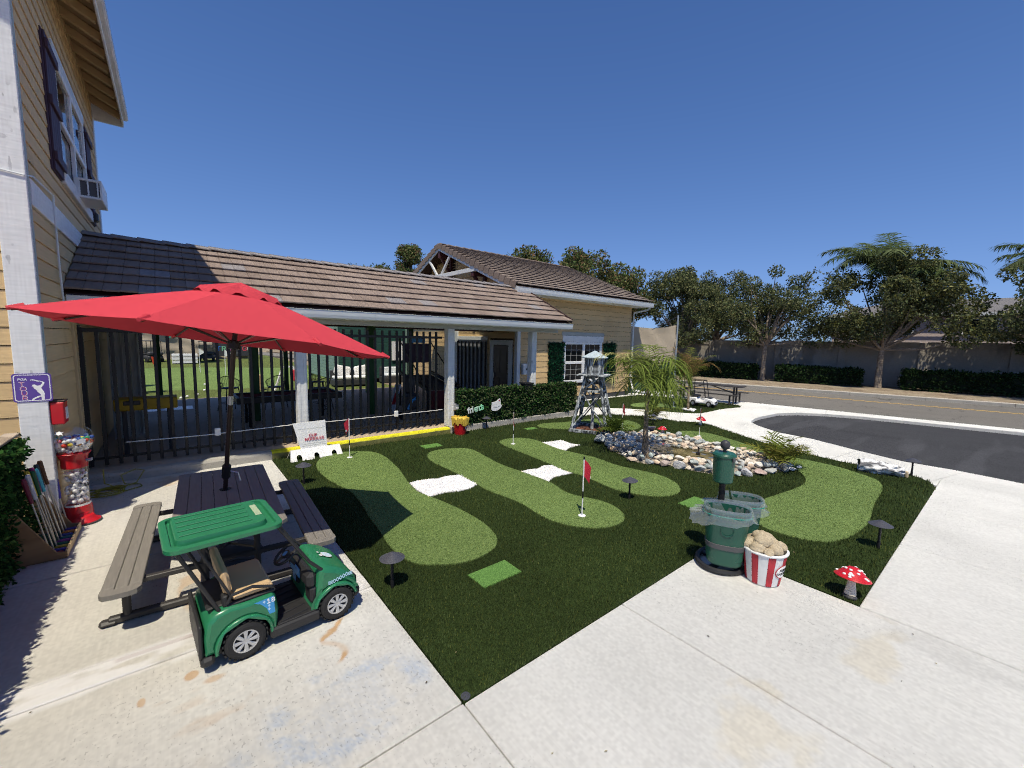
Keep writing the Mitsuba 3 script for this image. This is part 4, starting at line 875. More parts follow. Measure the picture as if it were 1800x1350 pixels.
ring = [SWc+.105*(math.cos(a)*ex+math.sin(a)*ez) for a in np.linspace(0, 2*np.pi, 29)]
SW = obj('steering_wheel', ct(MB().tube(ring, .013, 8, cap=False).tube([SWc, SWc+sd*.16], .018, 8).beam(SWc-ex*.1, SWc+ex*.1, .03, .012).beam(SWc, SWc-ez*.1, .03, .012).tube([SWc-sd*.012, SWc+sd*.012], .038, 14)), 'mat_plasticblack', CRT, smooth=40)
obj('hub_badge', ct(MB().tube([SWc-sd*.0135, SWc-sd*.0125], .026, 14)), 'mat_blue', SW)
# roof: ribbed tray on four posts
rp = sbox(-.17, -.36, .60, .36).buffer(-.09).buffer(.09); rz = 1.06
def ringstack(polys, n=72):
    m = MB(); V = []
    for pg, z in polys:
        L = pg.exterior; c = np.array([L.interpolate(t, normalized=True).coords[0] for t in np.linspace(0, 1, n, endpoint=False)]); k = np.argmin(np.arctan2(c[:, 1]-c[:, 1].mean(), c[:, 0]-c[:, 0].mean()) % (2*np.pi)); c = np.roll(c, -k, 0); V.append(np.c_[c, np.full(n, z)])
    i, j = np.meshgrid(np.arange(len(polys)-1), np.arange(n), indexing='ij')
    F = np.stack([i*n+j, i*n+(j+1) % n, (i+1)*n+(j+1) % n, (i+1)*n+j], -1).reshape(-1, 4); F = np.vstack([F[:, [0, 1, 2]], F[:, [0, 2, 3]]])
    c0, c1 = len(polys)*n, len(polys)*n+1; V = np.vstack(V+[[V[0].mean(0)], [V[-1].mean(0)]]); j = np.arange(n); o = (len(polys)-1)*n
    return m.add(V, np.vstack([F, np.stack([j*0+c0, (j+1) % n, j], 1), np.stack([j*0+c1, o+j, o+(j+1) % n], 1)]))
inner = sbox(-.10, -.27, .50, .27).buffer(-.07).buffer(.07)
CRF = obj('roof', ct(ringstack([(rp.buffer(-.02), rz-.035), (rp, rz-.03), (rp, rz), (rp.buffer(-.012), rz+.006), (rp.buffer(-.045), rz+.006), (rp.buffer(-.05), rz-.02), (rp.buffer(-.085), rz-.018), (inner.buffer(.004), rz-.012), (inner.buffer(-.004), rz+.028), (inner.buffer(-.02), rz+.036)])), 'mat_cartgreen', CRT, smooth=28)
for k in range(5): obj('ridge', ct(MB().box((-.07, -.20+k*.10-.008, rz+.0365), (.40, -.20+k*.10+.008, rz+.044), .004)), 'mat_cartgreen', CRF)
obj('roof_badge', ct(MB().box((.44, -.13, rz+.0362), (.485, .13, rz+.040), .002)), mat('badge', (.33, .42, .28), .5), CRF)
for s in (-1, 1):
    obj('rear_post', ct(MB().tube([(.14, s*.275, .45), (-.10, s*.29, rz-.04)], .014, 8)), 'mat_plasticblack', CRT); obj('inner_post', ct(MB().tube([(.22, s*.275, .54), (.02, s*.27, rz-.04)], .010, 8)), 'mat_plasticblack', CRT)
    obj('front_post', ct(MB().tube([(.90, s*.285, .51), (.80, s*.285, .62), (.56, s*.29, rz-.04)], .014, 8)), 'mat_plasticblack', CRT)
def wheel(cx, s, parent, nm=''):
    cy = s*(HW-.035); m = MB(); prof = [(.085, -.055), (.12, -.060), (.142, -.050), (.150, -.03), (.150, .03), (.142, .050), (.12, .060), (.085, .055)]
    m.lathe(prof, n=32); m.f = [q for q in m.f]
    for k in range(22):
        a = 2*np.pi*k/22
        for t in (-1, 1):
            v, f = boxmesh((-.011, -.05 if t < 0 else .0, .148), (.011, .0 if t < 0 else .05, .160), .003); v = v @ rot('z', 22*t).T*[1, 1, 1]; a2 = a+(.14 if t > 0 else 0)
            w = np.c_[v[:, 2]*math.cos(a2)-v[:, 0]*math.sin(a2), v[:, 2]*math.sin(a2)+v[:, 0]*math.cos(a2), v[:, 1]]; m.add(w, f)
    tr = lambda v: np.c_[cx+v[:, 0], cy+v[:, 2]*-s, .156+v[:, 1]]
    m.map(tr); Wk = obj('wheel', ct(m), 'mat_tyre', parent, smooth=30)
    obj('rim_well', ct(MB().lathe([(0, -.03), (.086, -.03), (.0862, -.034), (0, -.034)], n=24).map(tr)), 'mat_plasticblack', Wk); r = MB().lathe([(.082, -.02), (.088, -.02), (.091, -.056), (.082, -.056), (.080, -.036)], n=28).lathe([(0, -.05), (.022, -.05), (.026, -.036)], n=14)
    for k in range(8):
        a = 2*np.pi*k/8; v, f = boxmesh((.018, -.010, -.054), (.083, .010, -.040), .003); v[:, 1] *= .6+1.1*(v[:, 0]/.086); r.add(v @ rot('z', math.degrees(a)).T, f)
    r.map(tr); obj('rim', ct(r), 'mat_silver', Wk, smooth=25)
for cx in (RWX, FWX):
    for s in (-1, 1): wheel(cx, s, CRT)
def sidepatch(poly, y, d, s=-1):
    m = MB().poly(poly, 0, d); return m.map(lambda v: np.c_[v[:, 0], s*(y+v[:, 2]), v[:, 1]])
dec = Polygon([(.365, .435), (.505, .445), (.512, .30), (.47, .30), (.45, .36), (.41, .41)])
obj('number_decal', ct(sidepatch(dec, HW-.0005, .002)), 'mat_blue', CRT)
arg = MB()
for i in range(4):
    for j in range(5):
        c = (.40+.035*i, .315+.03*j+(.015 if i % 2 else 0)); dm = Polygon([(c[0], c[1]-.013), (c[0]+.010, c[1]), (c[0], c[1]+.013), (c[0]-.010, c[1])])
        if dec.buffer(-.004).contains(dm) and not (c[0] > .44 and c[1] > .385): arg.poly(dm, 0, .001)
arg.map(lambda v: np.c_[v[:, 0], -(HW+.0018+v[:, 2]), v[:, 1]]); obj('diamond_print', ct(arg), mat('paleblue', (.42, .62, .80), .4), CRT)
M = np.eye(4); M[:3, :3] = CR; M[:3, 3] = CO; word('18', .038, M @ frame((.450, -(HW+.0018), .395), (1, 0, .05), (-.05, 0, 1)), 'mat_whitegloss', CRT, depth=.001, name='number')
ar2 = MB()
for i in range(5):
    c = (1.00+.028*i, .372+.006*i); ar2.poly(Polygon([(c[0], c[1]-.022), (c[0]+.018, c[1]), (c[0], c[1]+.022), (c[0]-.018, c[1])]).difference(Polygon([(c[0], c[1]-.012), (c[0]+.010, c[1]), (c[0], c[1]+.012), (c[0]-.010, c[1])])), 0, .002)
for zz in (-.012, 0, .012): ar2.poly(sbox(.945, .366+zz, .985, .372+zz), 0, .002).poly(sbox(1.125, .391+zz, 1.165, .397+zz), 0, .002)
ar2.map(lambda v: np.c_[v[:, 0], -(HW-.0055+v[:, 2]), v[:, 1]]); obj('argyle_stripe', ct(ar2), 'mat_paleblue', CRT)
hd = MB().poly(Polygon(arc(0, 0, .055, 0, 360, 24)[:-1]), 0, .003).poly(Polygon(arc(-.075, .03, .012, 0, 360, 10)[:-1]), 0, .003).poly(Polygon(arc(-.07, -.04, .018, 0, 360, 10)[:-1]), 0, .003)
sl_ = math.atan2(.52-.475, .96-1.05); hd.map(lambda v: np.c_[1.03+v[:, 0]*.9, -.02+v[:, 1], .497-v[:, 0]*.47+v[:, 2]]); obj('ball_decal', ct(hd), 'mat_whitegloss', CRT)
hs = MB()
for k in range(3): hs.poly(sbox(-.04, -.035+k*.028, .045, -.021+k*.028), 0, .0012)
hs.map(lambda v: np.c_[1.03+v[:, 0]*.9, -.02+v[:, 1], .5005-v[:, 0]*.47+v[:, 2]]); obj('ball_stripes', ct(hs), 'mat_paleblue', CRT)

# ---------------------------------------------------------------- ball vending machine
BM = thing('ball_machine', 'red gumball-style machine with clear globe full of golf balls by the house corner', 'vending machine')
BO = np.array([-1.115, 7.98, 0])
obj('base', MB().lathe([(0, 0), (.165, 0), (.165, .03), (.15, .05), (.140, .20), (.135, .235), (0, .235)], BO, 28).lathe([(0, 0), (.17, 0), (.165, .035), (.12, .06), (.10, .10), (0, .13)], BO+[.06, -.10, 0], 24).lathe([(0, .10), (.10, .10), (.09, .14), (0, .16)], BO+[.03, -.07, 0], 20), 'mat_red', BM, smooth=35)
obj('base_trim', MB().lathe([(.166, .0), (.177, .004), (.177, .022), (.166, .026)], BO+[.06, -.10, 0], 24), 'mat_charcoal', BM)
obj('glass_column', MB().lathe([(.126, .236), (.126, .76)], BO, 32), 'mat_glass', BM, smooth=True)
obj('column_band', MB().lathe([(.128, .236), (.131, .236), (.131, .262), (.128, .262)], BO, 28), 'mat_whitegloss', BM, smooth=30)
obj('core_tube', MB().tube([BO+[0, 0, .24], BO+[0, 0, .76]], .022, 10), 'mat_gutter', BM)
obj('collar', MB().lathe([(0, .762), (.128, .762), (.132, .79), (.130, .86), (.145, .92), (.175, .965), (.165, .975), (0, .975)], BO, 32), 'mat_red', BM, smooth=35)
obj('globe', MB().lathe([(.150, .978), (.18, 1.01), (.212, 1.07), (.222, 1.13), (.212, 1.20), (.18, 1.26), (.12, 1.31), (.05, 1.332), (.001, 1.335)], BO, 40), 'mat_globe', BM, smooth=True)
obj('coin_knob', MB().tube([BO+[.12, -.04, .85], BO+[.17, -.05, .85]], .022, 10).box(BO+[.165, -.06, .84], BO+[.185, -.02, .875], .004), 'mat_silver', BM)
ico = trimesh.creation.icosphere(subdivisions=2, radius=.0255)
def packed(n, zlo, rfn, dz, zhi, seed):
    g = np.random.default_rng(seed); out = []
    for _ in range(9000):
        z = zlo+abs(g.normal(0, .35))*dz if False else zlo+dz*g.random(); r = rfn(z)*math.sqrt(g.random()); a = g.random()*2*np.pi; q = np.array([r*math.cos(a), r*math.sin(a), z])
        if all(np.linalg.norm(q-o) > .047 for o in out): out.append(q)
        if len(out) >= n: break
    return out
BCOL = [(.75, .75, .76)]*7+[(.65, .05, .03), (.75, .6, .03), (.75, .35, .03), (.05, .12, .45), (.12, .03, .25), (.05, .35, .12)]
for q in packed(120, 1.0, lambda z: .135+.55*(min(z, 1.1)-1.0), .165, 1.16, 3):
    c = BCOL[RNG.integers(len(BCOL))] if q[2] > 1.09 else BCOL[0]
    obj('ball', MB().add(ico.vertices+q+BO, ico.faces, c), 'mat_vcolball' if 'mat_vcolball' in scene else mat('vcolball', VC, .3, .5), BM, smooth=True, vc=True)
for q in packed(64, .28, lambda z: .098, .42, .7, 5): obj('ball', MB().add(ico.vertices+q+BO, ico.faces, BCOL[0]), 'mat_vcolball', BM, smooth=True, vc=True)
for a, z, pts in ((-115, 1.27, [(0, .03), (.02, .01), (.05, .02), (.03, 0), (.05, -.03), (.02, -.015), (0, -.03), (-.02, -.015), (-.05, -.02), (-.03, .005), (-.05, .025), (-.02, .015)]), (-62, 1.135, [(-.05, -.03), (.04, -.015), (.045, .03), (.02, .045), (-.045, .03)])):
    a = math.radians(a); rr_ = .205 if z > 1.2 else .236; nrm_ = np.array([math.cos(a), math.sin(a), .5 if z > 1.2 else .03]); nrm_ /= np.linalg.norm(nrm_); tx = np.array([-math.sin(a), math.cos(a), 0]); tz = np.cross(nrm_, tx)
    m = MB().poly(Polygon(pts), 0, .002); m.map(lambda v: BO+[0, 0, z]+np.array([math.cos(a), math.sin(a), 0])*rr_+v[:, :1]*tx+v[:, 1:2]*tz+v[:, 2:3]*nrm_); obj('sticker', m, 'mat_whitegloss', BM)
word('M', .045, frame(BO+[.085, -.098, .50], (.75, .66, 0), (0, 0, 1)), 'mat_black', BM, name='letter_sticker')

# ---------------------------------------------------------------- rack of putters
RK = thing('putter_rack', 'plywood putter rack holding coloured putters against the leaf screen', 'rack')
side = [(-1.50, .005), (-1.06, .005), (-1.06, .075), (-1.14, .09), (-1.42, .62), (-1.50, .66)]
for y in (6.72, 7.66):
    v, f = bevel_extrude(side, .018, .003); obj('side_panel', (v+[0, y, 0], f), 'mat_plywood', RK)
obj('front_lip', MB().box((-1.078, 6.73, .004), (-1.058, 7.65, .085), .003), mat('palewood', (.46, .33, .19), .7), RK)
obj('floor_board', MB().box((-1.48, 6.73, .006), (-1.079, 7.65, .02)), 'mat_darkgreen', RK); obj('top_rail', MB().box((-1.47, 6.73, .55), (-1.44, 7.65, .63), .003), 'mat_plywood', RK)
PC = [((.16, .02, .04), (.30, .02, .03), 'dark red'), ((.55, .55, .56), (.06, .05, .30), 'white'), ((.50, .38, .03), (.45, .36, .04), 'yellow'), ((.02, .10, .04), (.02, .12, .08), 'dark green'), ((.22, .02, .12), (.28, .06, .25), 'maroon'), ((.08, .45, .52), (.02, .14, .16), 'turquoise'), ((.03, .05, .06), (.03, .06, .25), 'black'), ((.10, .045, .02), (.40, .16, .03), 'brown'), ((.45, .03, .03), (.04, .03, .20), 'red')]
for k, (cg, ch, nm) in enumerate(PC):
    y = 6.80+k*.095; P_ = thing('putter', f'putter with {nm} grip and coloured club head leaning in the plywood rack', 'putter', 'putters in the rack')
    h = np.array([-1.20+.01*(k % 3), y, .055]); t = np.array([-1.365+.02*(k % 2), y+.07-.02*(k % 3), .95+.05*((k*7) % 5)/4]); u = t-h
    obj('shaft', MB().tube([h, h+u*.70], .0075, 8), mat('shaft', (.50, .46, .38), .35, .5, .3) if k == 0 else 'mat_shaft', P_)
    obj('grip', MB().tube([h+u*.68, h+u*.98, h+u], [.017, .024, .017], 8), mat(f'grip{k}', cg, .6), P_)
    obj('head', MB().box(h+[-.02, -.022, -.03], h+[.105, .022, .012], .012), mat(f'head{k}', ch, .4), P_, smooth=40)
P_ = thing('putter', 'short blue putter standing between the rack and the ball machine', 'putter', None)
obj('shaft', MB().tube([(-1.20, 7.80, .05), (-1.26, 7.83, .42)], .008, 8), 'mat_shaft', P_); obj('grip', MB().tube([(-1.255, 7.83, .40), (-1.27, 7.84, .66)], [.016, .018], 8), mat('gripblue', (.06, .04, .32), .5), P_)
# yellow hose
g = np.random.default_rng(5); pts = [(-1.0, 9.45, .32), (-.98, 9.3, .12)]
for t in np.linspace(0, 2*np.pi*5.2, 150):
    R_ = .20+.06*math.sin(1.7*t); pts.append((-.98+.10*math.sin(.31*t)+R_*math.cos(t)*1.05, 9.12+.06*math.cos(.4*t)+R_*math.sin(t)*.85, .012+.01*(1+math.sin(t*1.3))+.0009*t))
pts += [(-.72, 9.05, .015), (-.52, 9.2, .012), (-.55, 9.35, .012), (-.75, 9.42, .03), (-.80, 9.55, .16), (-.62, 9.68, .20), (-.50, 9.60, .18), (-.60, 9.42, .03), (-.85, 9.2, .02)]
obj('hose', MB().tube(pts, .0085, 6), mat('hoseyellow', (.30, .27, .035), .5), None, smooth=True, label='coiled dull yellow hose lying at the foot of the fence gate', cat='hose')
# ---------------------------------------------------------------- flags and path lights
FB_ = [((2.82, 8.89), .90, 200, 'red flag on a striped stick at the far end of the green nearest the parasol'), ((6.45, 7.80), .84, 235, 'red flag on a striped stick at the far end of the green beside the pond'), ((4.59, 3.91), .90, 290, 'red flag on a striped stick in the near end of the middle green'),
       ((11.33, 5.52), .84, 215, 'red flag on a striped stick in the green behind the pond'), ((10.30, 7.36), .80, 250, 'red flag on a striped stick behind the wooden tower'), ((15.72, 8.79), .76, 200, 'red flag on a striped stick on the turf island by the road')]
for (x, y), h, a, lab in FB_:
    F_ = thing('golf_flag', lab, 'flag', 'flags standing in the putting greens'); o = np.array([x, y, .022])
    zz = [0, .30*h/.9, .41*h/.9, .78*h, h]
    obj('cup_plate', MB().lathe([(0, .002), (.056, .002), (.056, .008), (0, .010)], o, 18), 'mat_whitegloss', F_)
    obj('stick', MB().tube([o, o+[0, 0, .30*h]], .0095, 8).tube([o+[0, 0, .42*h], o+[0, 0, .955*h]], .0095, 8), 'mat_whitegloss', F_)
    obj('stripe', MB().tube([o+[0, 0, .30*h], o+[0, 0, .42*h]], .0098, 8), 'mat_black', F_)
    obj('ferrule', MB().tube([o+[0, 0, .955*h], o+[0, 0, h]], [.012, .015], 8), 'mat_black', F_)
    d = np.array([math.cos(math.radians(a)), math.sin(math.radians(a)), 0]); e = np.array([-d[1], d[0], 0]); V = []
    for s in (-1, 1):
        for i in range(7):
            for j in range(5):
                t, u = i/6, j/4; w = .014*math.sin(t*5+j*.7)*t
                V.append(o+[0, 0, .95*h-.25*u-.07*t*(1.0)+(-.03*t*t)]+d*(.012+.105*t*(1-.30*u*t))+e*(w+s*.0012))
    n = 35; i, j = np.meshgrid(np.arange(6), np.arange(4), indexing='ij'); q = np.stack([i*5+j, (i+1)*5+j, (i+1)*5+j+1, i*5+j+1], -1).reshape(-1, 4)
    obj('cloth', MB().add(V, np.vstack([q, q[:, ::-1]+n])), 'mat_flagred', F_)
    c = o+[0, 0, .95*h-.27]+d*.085
    obj('print', MB().add([c+d*-.018+e*.016, c+d*.018+e*.016, c+d*.018+[0, 0, .035]+e*.016, c+d*-.018+[0, 0, .035]+e*.016], [[0, 1, 2, 3]]), 'mat_whitegloss', F_)
LP = [((1.67, 7.77), 'path light nearest the white cup cutout, beside the far end of the bench'), ((1.65, 3.92), 'path light at the near end of the first green, beside the toy cart'), ((5.75, 3.90), 'path light between the middle and third greens, near the pond'), ((6.97, .95), 'path light in the right front corner of the turf near the mushroom lamp'),
      ((11.52, 1.20), 'path light at the far right tip of the turf beside the white log'), ((6.93, 9.61), 'path light in front of the ivy screen near the fries bucket'), ((11.63, 7.17), 'path light beyond the pond near the small white stones')]
for k, ((x, y), lab) in enumerate(LP):
    L_ = thing('path_light', 'black mushroom-cap '+lab, 'path light', 'path lights around the turf'); h = .345+.02*RNG.random(); tilt = rot('x', RNG.uniform(-3, 3)) @ rot('y', RNG.uniform(-4, 4))
    obj('stake', MB().tube([(x, y, 0), (x, y, h-.03)], .0155, 10).tube([(x, y, 0), (x, y, .10)], .0195, 10), 'mat_black', L_)
    m = MB().lathe([(.004, .062), (.02, .058), (.06, .036), (.105, .012), (.128, .0), (.124, -.004), (.02, .030), (.004, .032)], n=30); m.map(lambda v: v @ tilt.T+[x, y, h-.03])
    obj('cap', m, 'mat_capgrey' if 'mat_capgrey' in scene else mat('capgrey', (.060, .062, .078), .42), L_, smooth=35)
# ---------------------------------------------------------------- wooden tower
TW = thing('wooden_tower', 'weathered grey wooden water tower model with conical roof beside the pond', 'tower')
to = np.array([9.42, 7.78, 0]); ta = math.radians(28); TR = rot('z', 28)
def tt(mb): return mb.map(lambda v: v @ TR.T+to)
for a, b_ in (((-.52, -.52), (.52, -.52)), ((.52, -.52), (.52, .52)), ((.52, .52), (-.52, .52)), ((-.52, .52), (-.52, -.52))): obj('base_rail', tt(MB().beam((*a, .06), (*b_, .06), .09, .09, .008)), 'mat_weathered', TW)
obj('base_tray', tt(MB().box((-.47, -.47, .01), (.47, .47, .04))), mat('rustsoil', (.12, .05, .03), .9), TW)
for sx in (-1, 1):
    for sy in (-1, 1): obj('leg', tt(MB().beam((sx*.50, sy*.50, .08), (sx*.20, sy*.20, 1.62), .065, .065, .006)), 'mat_weathered', TW)
for s, ax in ((1, 0), (-1, 0), (1, 1), (-1, 1)):
    for t in (-1, 1):
        p = [(t*.49, s*.49, .14), (-t*.29, s*.29, 1.18)]; q = [(t*.30, s*.29, 1.20), (-t*.21, s*.21, 1.58)]
        if ax: p = [(b_, a, c) for a, b_, c in p]; q = [(b_, a, c) for a, b_, c in q]
        obj('brace', tt(MB().beam(*p, .045, .03, .004)), 'mat_weathered', TW); obj('brace', tt(MB().beam(*q, .045, .03, .004)), 'mat_weathered', TW)
for z, r in ((1.19, .30),): obj('girt', tt(MB().box((-r, -r-.02, z-.03), (r, -r+.02, z+.03), .005).box((-r, r-.02, z-.03), (r, r+.02, z+.03), .005).box((-r-.02, -r+.021, z-.03), (-r+.02, r-.021, z+.03), .005).box((r-.02, -r+.021, z-.03), (r+.02, r-.021, z+.03), .005)), 'mat_weathered', TW)
obj('centre_pipe', tt(MB().tube([(0, 0, .05), (0, 0, 1.6)], .045, 8)), 'mat_weathered', TW)
obj('deck', tt(MB().box((-.42, -.42, 1.62), (.42, .42, 1.66), .006)), 'mat_weathered', TW)
for k in range(18):
    a = 2*np.pi*k/18; c = np.array([math.cos(a), math.sin(a)])*.265
    v, f = boxmesh((-.043, -.012, 1.66), (.043, .012, 2.13+.015*RNG.random()), .004); obj('stave', tt(MB().add(v @ rot('z', math.degrees(a)+90).T+[c[0], c[1], 0], f)), 'mat_weathered', TW)
obj('hatch', tt(MB().box((.10, -.31, 1.92), (.28, -.24, 2.08), .006).box((.26, -.30, 1.72), (.31, -.16, 1.88), .006)), 'mat_charcoal', TW)
obj('roof', tt(MB().lathe([(0, 2.14), (.375, 2.13), (.38, 2.15), (.30, 2.19), (.16, 2.265), (.0, 2.345)], n=16)), mat('paleroof', (.42, .50, .54), .5), TW)
# ---------------------------------------------------------------- pond with stones
PD = thing('garden_pond', 'small pond ringed with mixed pale stones and grey boulders on the turf', 'pond')
pw, po = soft(WATER, 2).buffer(-.14), soft(POND, 1)
obj('gravel_bed', MB().poly(po.buffer(-.06), .007, .011), mat('gravelbed', mikit.proc(lambda p, n, uv: MX((.10, .09, .075), (.42, .37, .31), N(p.x*16, p.y*16)*.6+N(p.x*37, p.y*37)*.4)), .9), PD)
pit = MB().poly(pw.buffer(.2), .0112, .014); obj('liner', pit, mat('liner', (.055, .05, .028), .6), PD)
obj('silt', MB().poly(pw.buffer(.05), .0145, .03), mat('silt', mikit.proc(lambda p, n, uv: MX((.06, .052, .020), (.26, .215, .11), SS(.35, .75, FB(p.x*5, p.y*5, 0.0, 4)))), .8), PD)
gx0, gy0, gx1, gy1 = pw.buffer(.16).bounds; gs = .045
ga, gb = np.meshgrid(np.arange(gx0, gx1, gs), np.arange(gy0, gy1, gs), indexing='ij'); gw = np.c_[ga.ravel(), gb.ravel()]
gz_ = .085+.006*(meshkit.fbm(np.c_[gw*9, 0*gw[:, :1]], 2, 3)-.5)+.003*(meshkit.noise(np.c_[gw*21, 0*gw[:, :1]], 7)-.5); n1 = ga.shape[1]
i, j = np.meshgrid(np.arange(ga.shape[0]-1), np.arange(n1-1), indexing='ij'); q = np.stack([i*n1+j, (i+1)*n1+j, (i+1)*n1+j+1, i*n1+j+1], -1).reshape(-1, 4)
q = q[shapely.contains_xy(pw.buffer(.16), gw[q].mean(1)[:, 0], gw[q].mean(1)[:, 1])]
scene['mat_waterb'] = {'type': 'thindielectric', 'int_ior': 1.33}
obj('water', MB().add(np.c_[gw, gz_], q), 'mat_waterb', PD, smooth=True)
SC = [(.44, .45, .44), (.33, .36, .36), (.60, .52, .42), (.62, .50, .37), (.66, .61, .53), (.50, .39, .30), (.68, .65, .60), (.33, .39, .38), (.55, .43, .33), (.64, .57, .48)]
def rock(c, s, colr, seed, flat=.7, sub=2, rz=None):
    g = np.random.default_rng(seed); v = g.normal(size=(16, 3)); v /= np.linalg.norm(v, axis=1, keepdims=True); v *= g.uniform(.75, 1.0, (16, 1))
    h = trimesh.convex.convex_hull(v*np.array([1, g.uniform(.6, .9), flat*g.uniform(.6, 1)]))
    for _ in range(sub): h = h.subdivide()
    p = np.array(h.vertices); 
    p *= 1+(meshkit.fbm(p*2.2+seed, 3, seed % 50)[:, None]-.5)*.28
    sh = trimesh.smoothing.filter_laplacian(trimesh.Trimesh(p, h.faces, process=False), lamb=.5, iterations=1); p = np.array(sh.vertices)
    a = g.uniform(0, 2*np.pi) if rz is None else rz; R_ = rot('z', math.degrees(a)) @ rot('x', g.uniform(-14, 14))
    col_ = np.asarray(colr)*(.72+.55*meshkit.fbm(p*np.array([2, 2, 5])+seed, 3, 9))[:, None]
    vein = meshkit.fbm(p*[1.2, 1.2, 4.0]+seed*3.1, 3, 21)[:, None]; col_ = np.where(vein > .62, col_*1.25+.04, col_)
    return p*s @ R_.T+np.asarray(c), np.array(h.faces), col_
def putrock(c, s, colr, seed, flat=.7, name='stone', parent=PD, label=None, sub=2):
    v, f, cc = rock(c, s, colr, seed, flat, sub); return obj(name, MB().add(v, f, cc), 'mat_vcolstone', parent, vc=True, smooth=True if False else False, label=label)
placed = []
BIG = [((8.45, 3.55), .21, (.52, .34, .18), 'large orange-brown boulder at the near edge'), ((8.36, 6.62), .22, (.36, .38, .38), None), ((8.28, 6.28), .20, (.34, .36, .36), None), ((7.98, 5.95), .17, (.45, .31, .20), None), ((8.12, 5.72), .17, (.12, .13, .15), None), ((8.08, 5.45), .18, (.10, .11, .13), None), ((7.92, 5.15), .16, (.11, .12, .14), None), ((7.80, 4.85), .16, (.42, .44, .44), None), ((7.95, 4.55), .18, (.36, .29, .26), None), ((8.05, 4.28), .19, (.50, .50, .51), None), ((8.22, 3.92), .15, (.40, .42, .42), None), ((8.72, 3.25), .17, (.44, .44, .45), None), ((9.02, 3.12), .17, (.40, .30, .27), None), ((9.32, 3.02), .16, (.40, .41, .40), None), ((9.70, 2.90), .18, (.30, .31, .30), None), ((10.02, 2.98), .15, (.36, .38, .38), None), ((10.2, 3.3), .14, (.40, .42, .42), None), ((10.62, 4.55), .17, (.26, .27, .27), None), ((10.60, 5.25), .20, (.56, .47, .37), 'long pale sandstone slab at the far edge'), ((10.2, 6.0), .19, (.30, .34, .33), None), ((8.7, 6.85), .17, (.38, .39, .40), None), ((9.1, 6.95), .14, (.40, .41, .41), None), ((8.55, 3.95), .15, (.24, .29, .28), None), ((8.75, 3.78), .14, (.33, .36, .36), None)]
for k, ((x, y), s, c, lab) in enumerate(BIG):
    putrock((x, y, s*.42), s, c, 100+k, .72, label=lab); placed.append((x, y, s))
ring_ = po.difference(pw.buffer(-.03)); g = np.random.default_rng(11); x0, y0, x1, y1 = ring_.bounds; cnt = 0
prep = shapely.prepared.prep(ring_)
for _ in range(9000):
    x, y = g.uniform(x0, x1), g.uniform(y0, y1)
    if not prep.contains(shapely.Point(x, y)): continue
    near = pw.distance(shapely.Point(x, y)); s = g.uniform(.075, .165)*(1.0 if near > .1 else .75)
    if any((x-a)**2+(y-b_)**2 < (.56*(s+r))**2 for a, b_, r in placed): continue
    placed.append((x, y, s)); hgt = .02+min(near, .5)*.28*(po.exterior.distance(shapely.Point(x, y)) > .12)
    putrock((x, y, s*.4+hgt*.55), s, SC[g.integers(len(SC))], 400+cnt, .62, sub=1); cnt += 1
    if cnt >= 262: break
SP = thing('fountain_jet', 'small black pump nozzle standing in the pond water', 'fountain'); obj('nozzle', MB().tube([(9.35, 4.55, .04), (9.35, 4.55, .22)], .013, 8).lathe([(0, 0), (.05, 0), (.05, .05), (0, .06)], (9.35, 4.55, .035), 12), 'mat_black', SP)
SO = thing('solar_panel', 'small tilted solar panel standing behind the pond stones', 'solar panel')
def tilt(mb, o, rx, rz): return mb.map(lambda v: v @ rot('x', rx).T @ rot('z', rz).T+np.asarray(o))
obj('cell', tilt(MB().box((-.13, -.006, .02), (.13, .006, .26)), (10.25, 6.45, .06), 38, -35), mat('cell', (.03, .04, .10), .15), SO); obj('frame', tilt(MB().box((-.15, .0065, .0), (.15, .02, .28), .006), (10.25, 6.45, .06), 38, -35), 'mat_silver', SO); obj('stake', MB().tube([(10.27, 6.50, 0), (10.25, 6.48, .16)], .01, 6), 'mat_silver', SO)
# ---------------------------------------------------------------- mushroom lamps
def mushroom(o, s, lab, lean=(0, 0), dots=22):
    M_ = thing('mushroom_lamp', lab, 'garden lamp', 'red mushroom lamps around the turf'); o = np.asarray(o, float); R_ = rot('x', lean[0]) @ rot('y', lean[1])
    mv = lambda m: m.map(lambda v: v*s @ R_.T+o)
    st = mv(MB().lathe([(0, .03), (.052, .03), (.050, .05), (.036, .14), (.030, .21), (.0, .22)], n=20)); obj('stem', st, 'mat_stemcream' if 'mat_stemcream' in scene else mat('stemcream', mikit.proc(lambda p, n, uv: mi.Color3f(.55, .51, .43)*(.55+.55*SS(.25, .4, dr.abs(dr.sin(dr.sqrt(sq(p.x-5.31)+sq(p.z-.09)*1.0+sq(p.y-.9)*.3)*240))))), .6), M_, smooth=40)
    prof = [(0, .315), (.04, .310), (.075, .285), (.11, .25), (.145, .222), (.158, .208), (.150, .200), (.08, .205), (.0, .208)]
    CP = obj('cap', mv(MB().lathe(prof, n=32)), 'mat_red', M_, smooth=40)
    d = MB(); g = np.random.default_rng(4)
    for k in range(dots):
        a = g.uniform(0, 6.28); r = .135*math.sqrt(g.uniform(.05, 1)); z = np.interp(r, [0, .04, .075, .11, .145], [.315, .310, .285, .25, .222]); d.add(trimesh.creation.icosphere(1, .016).vertices*[1, 1, .7]+[r*math.cos(a), r*math.sin(a), z], trimesh.creation.icosphere(1, .016).faces)
    obj('dots', mv(d), 'mat_whitegloss', CP, kind='stuff')
    obj('foot', mv(MB().lathe([(0, -.005), (.062, -.005), (.065, .008), (.055, .026), (0, .03)], n=20)), 'mat_charcoal', M_)
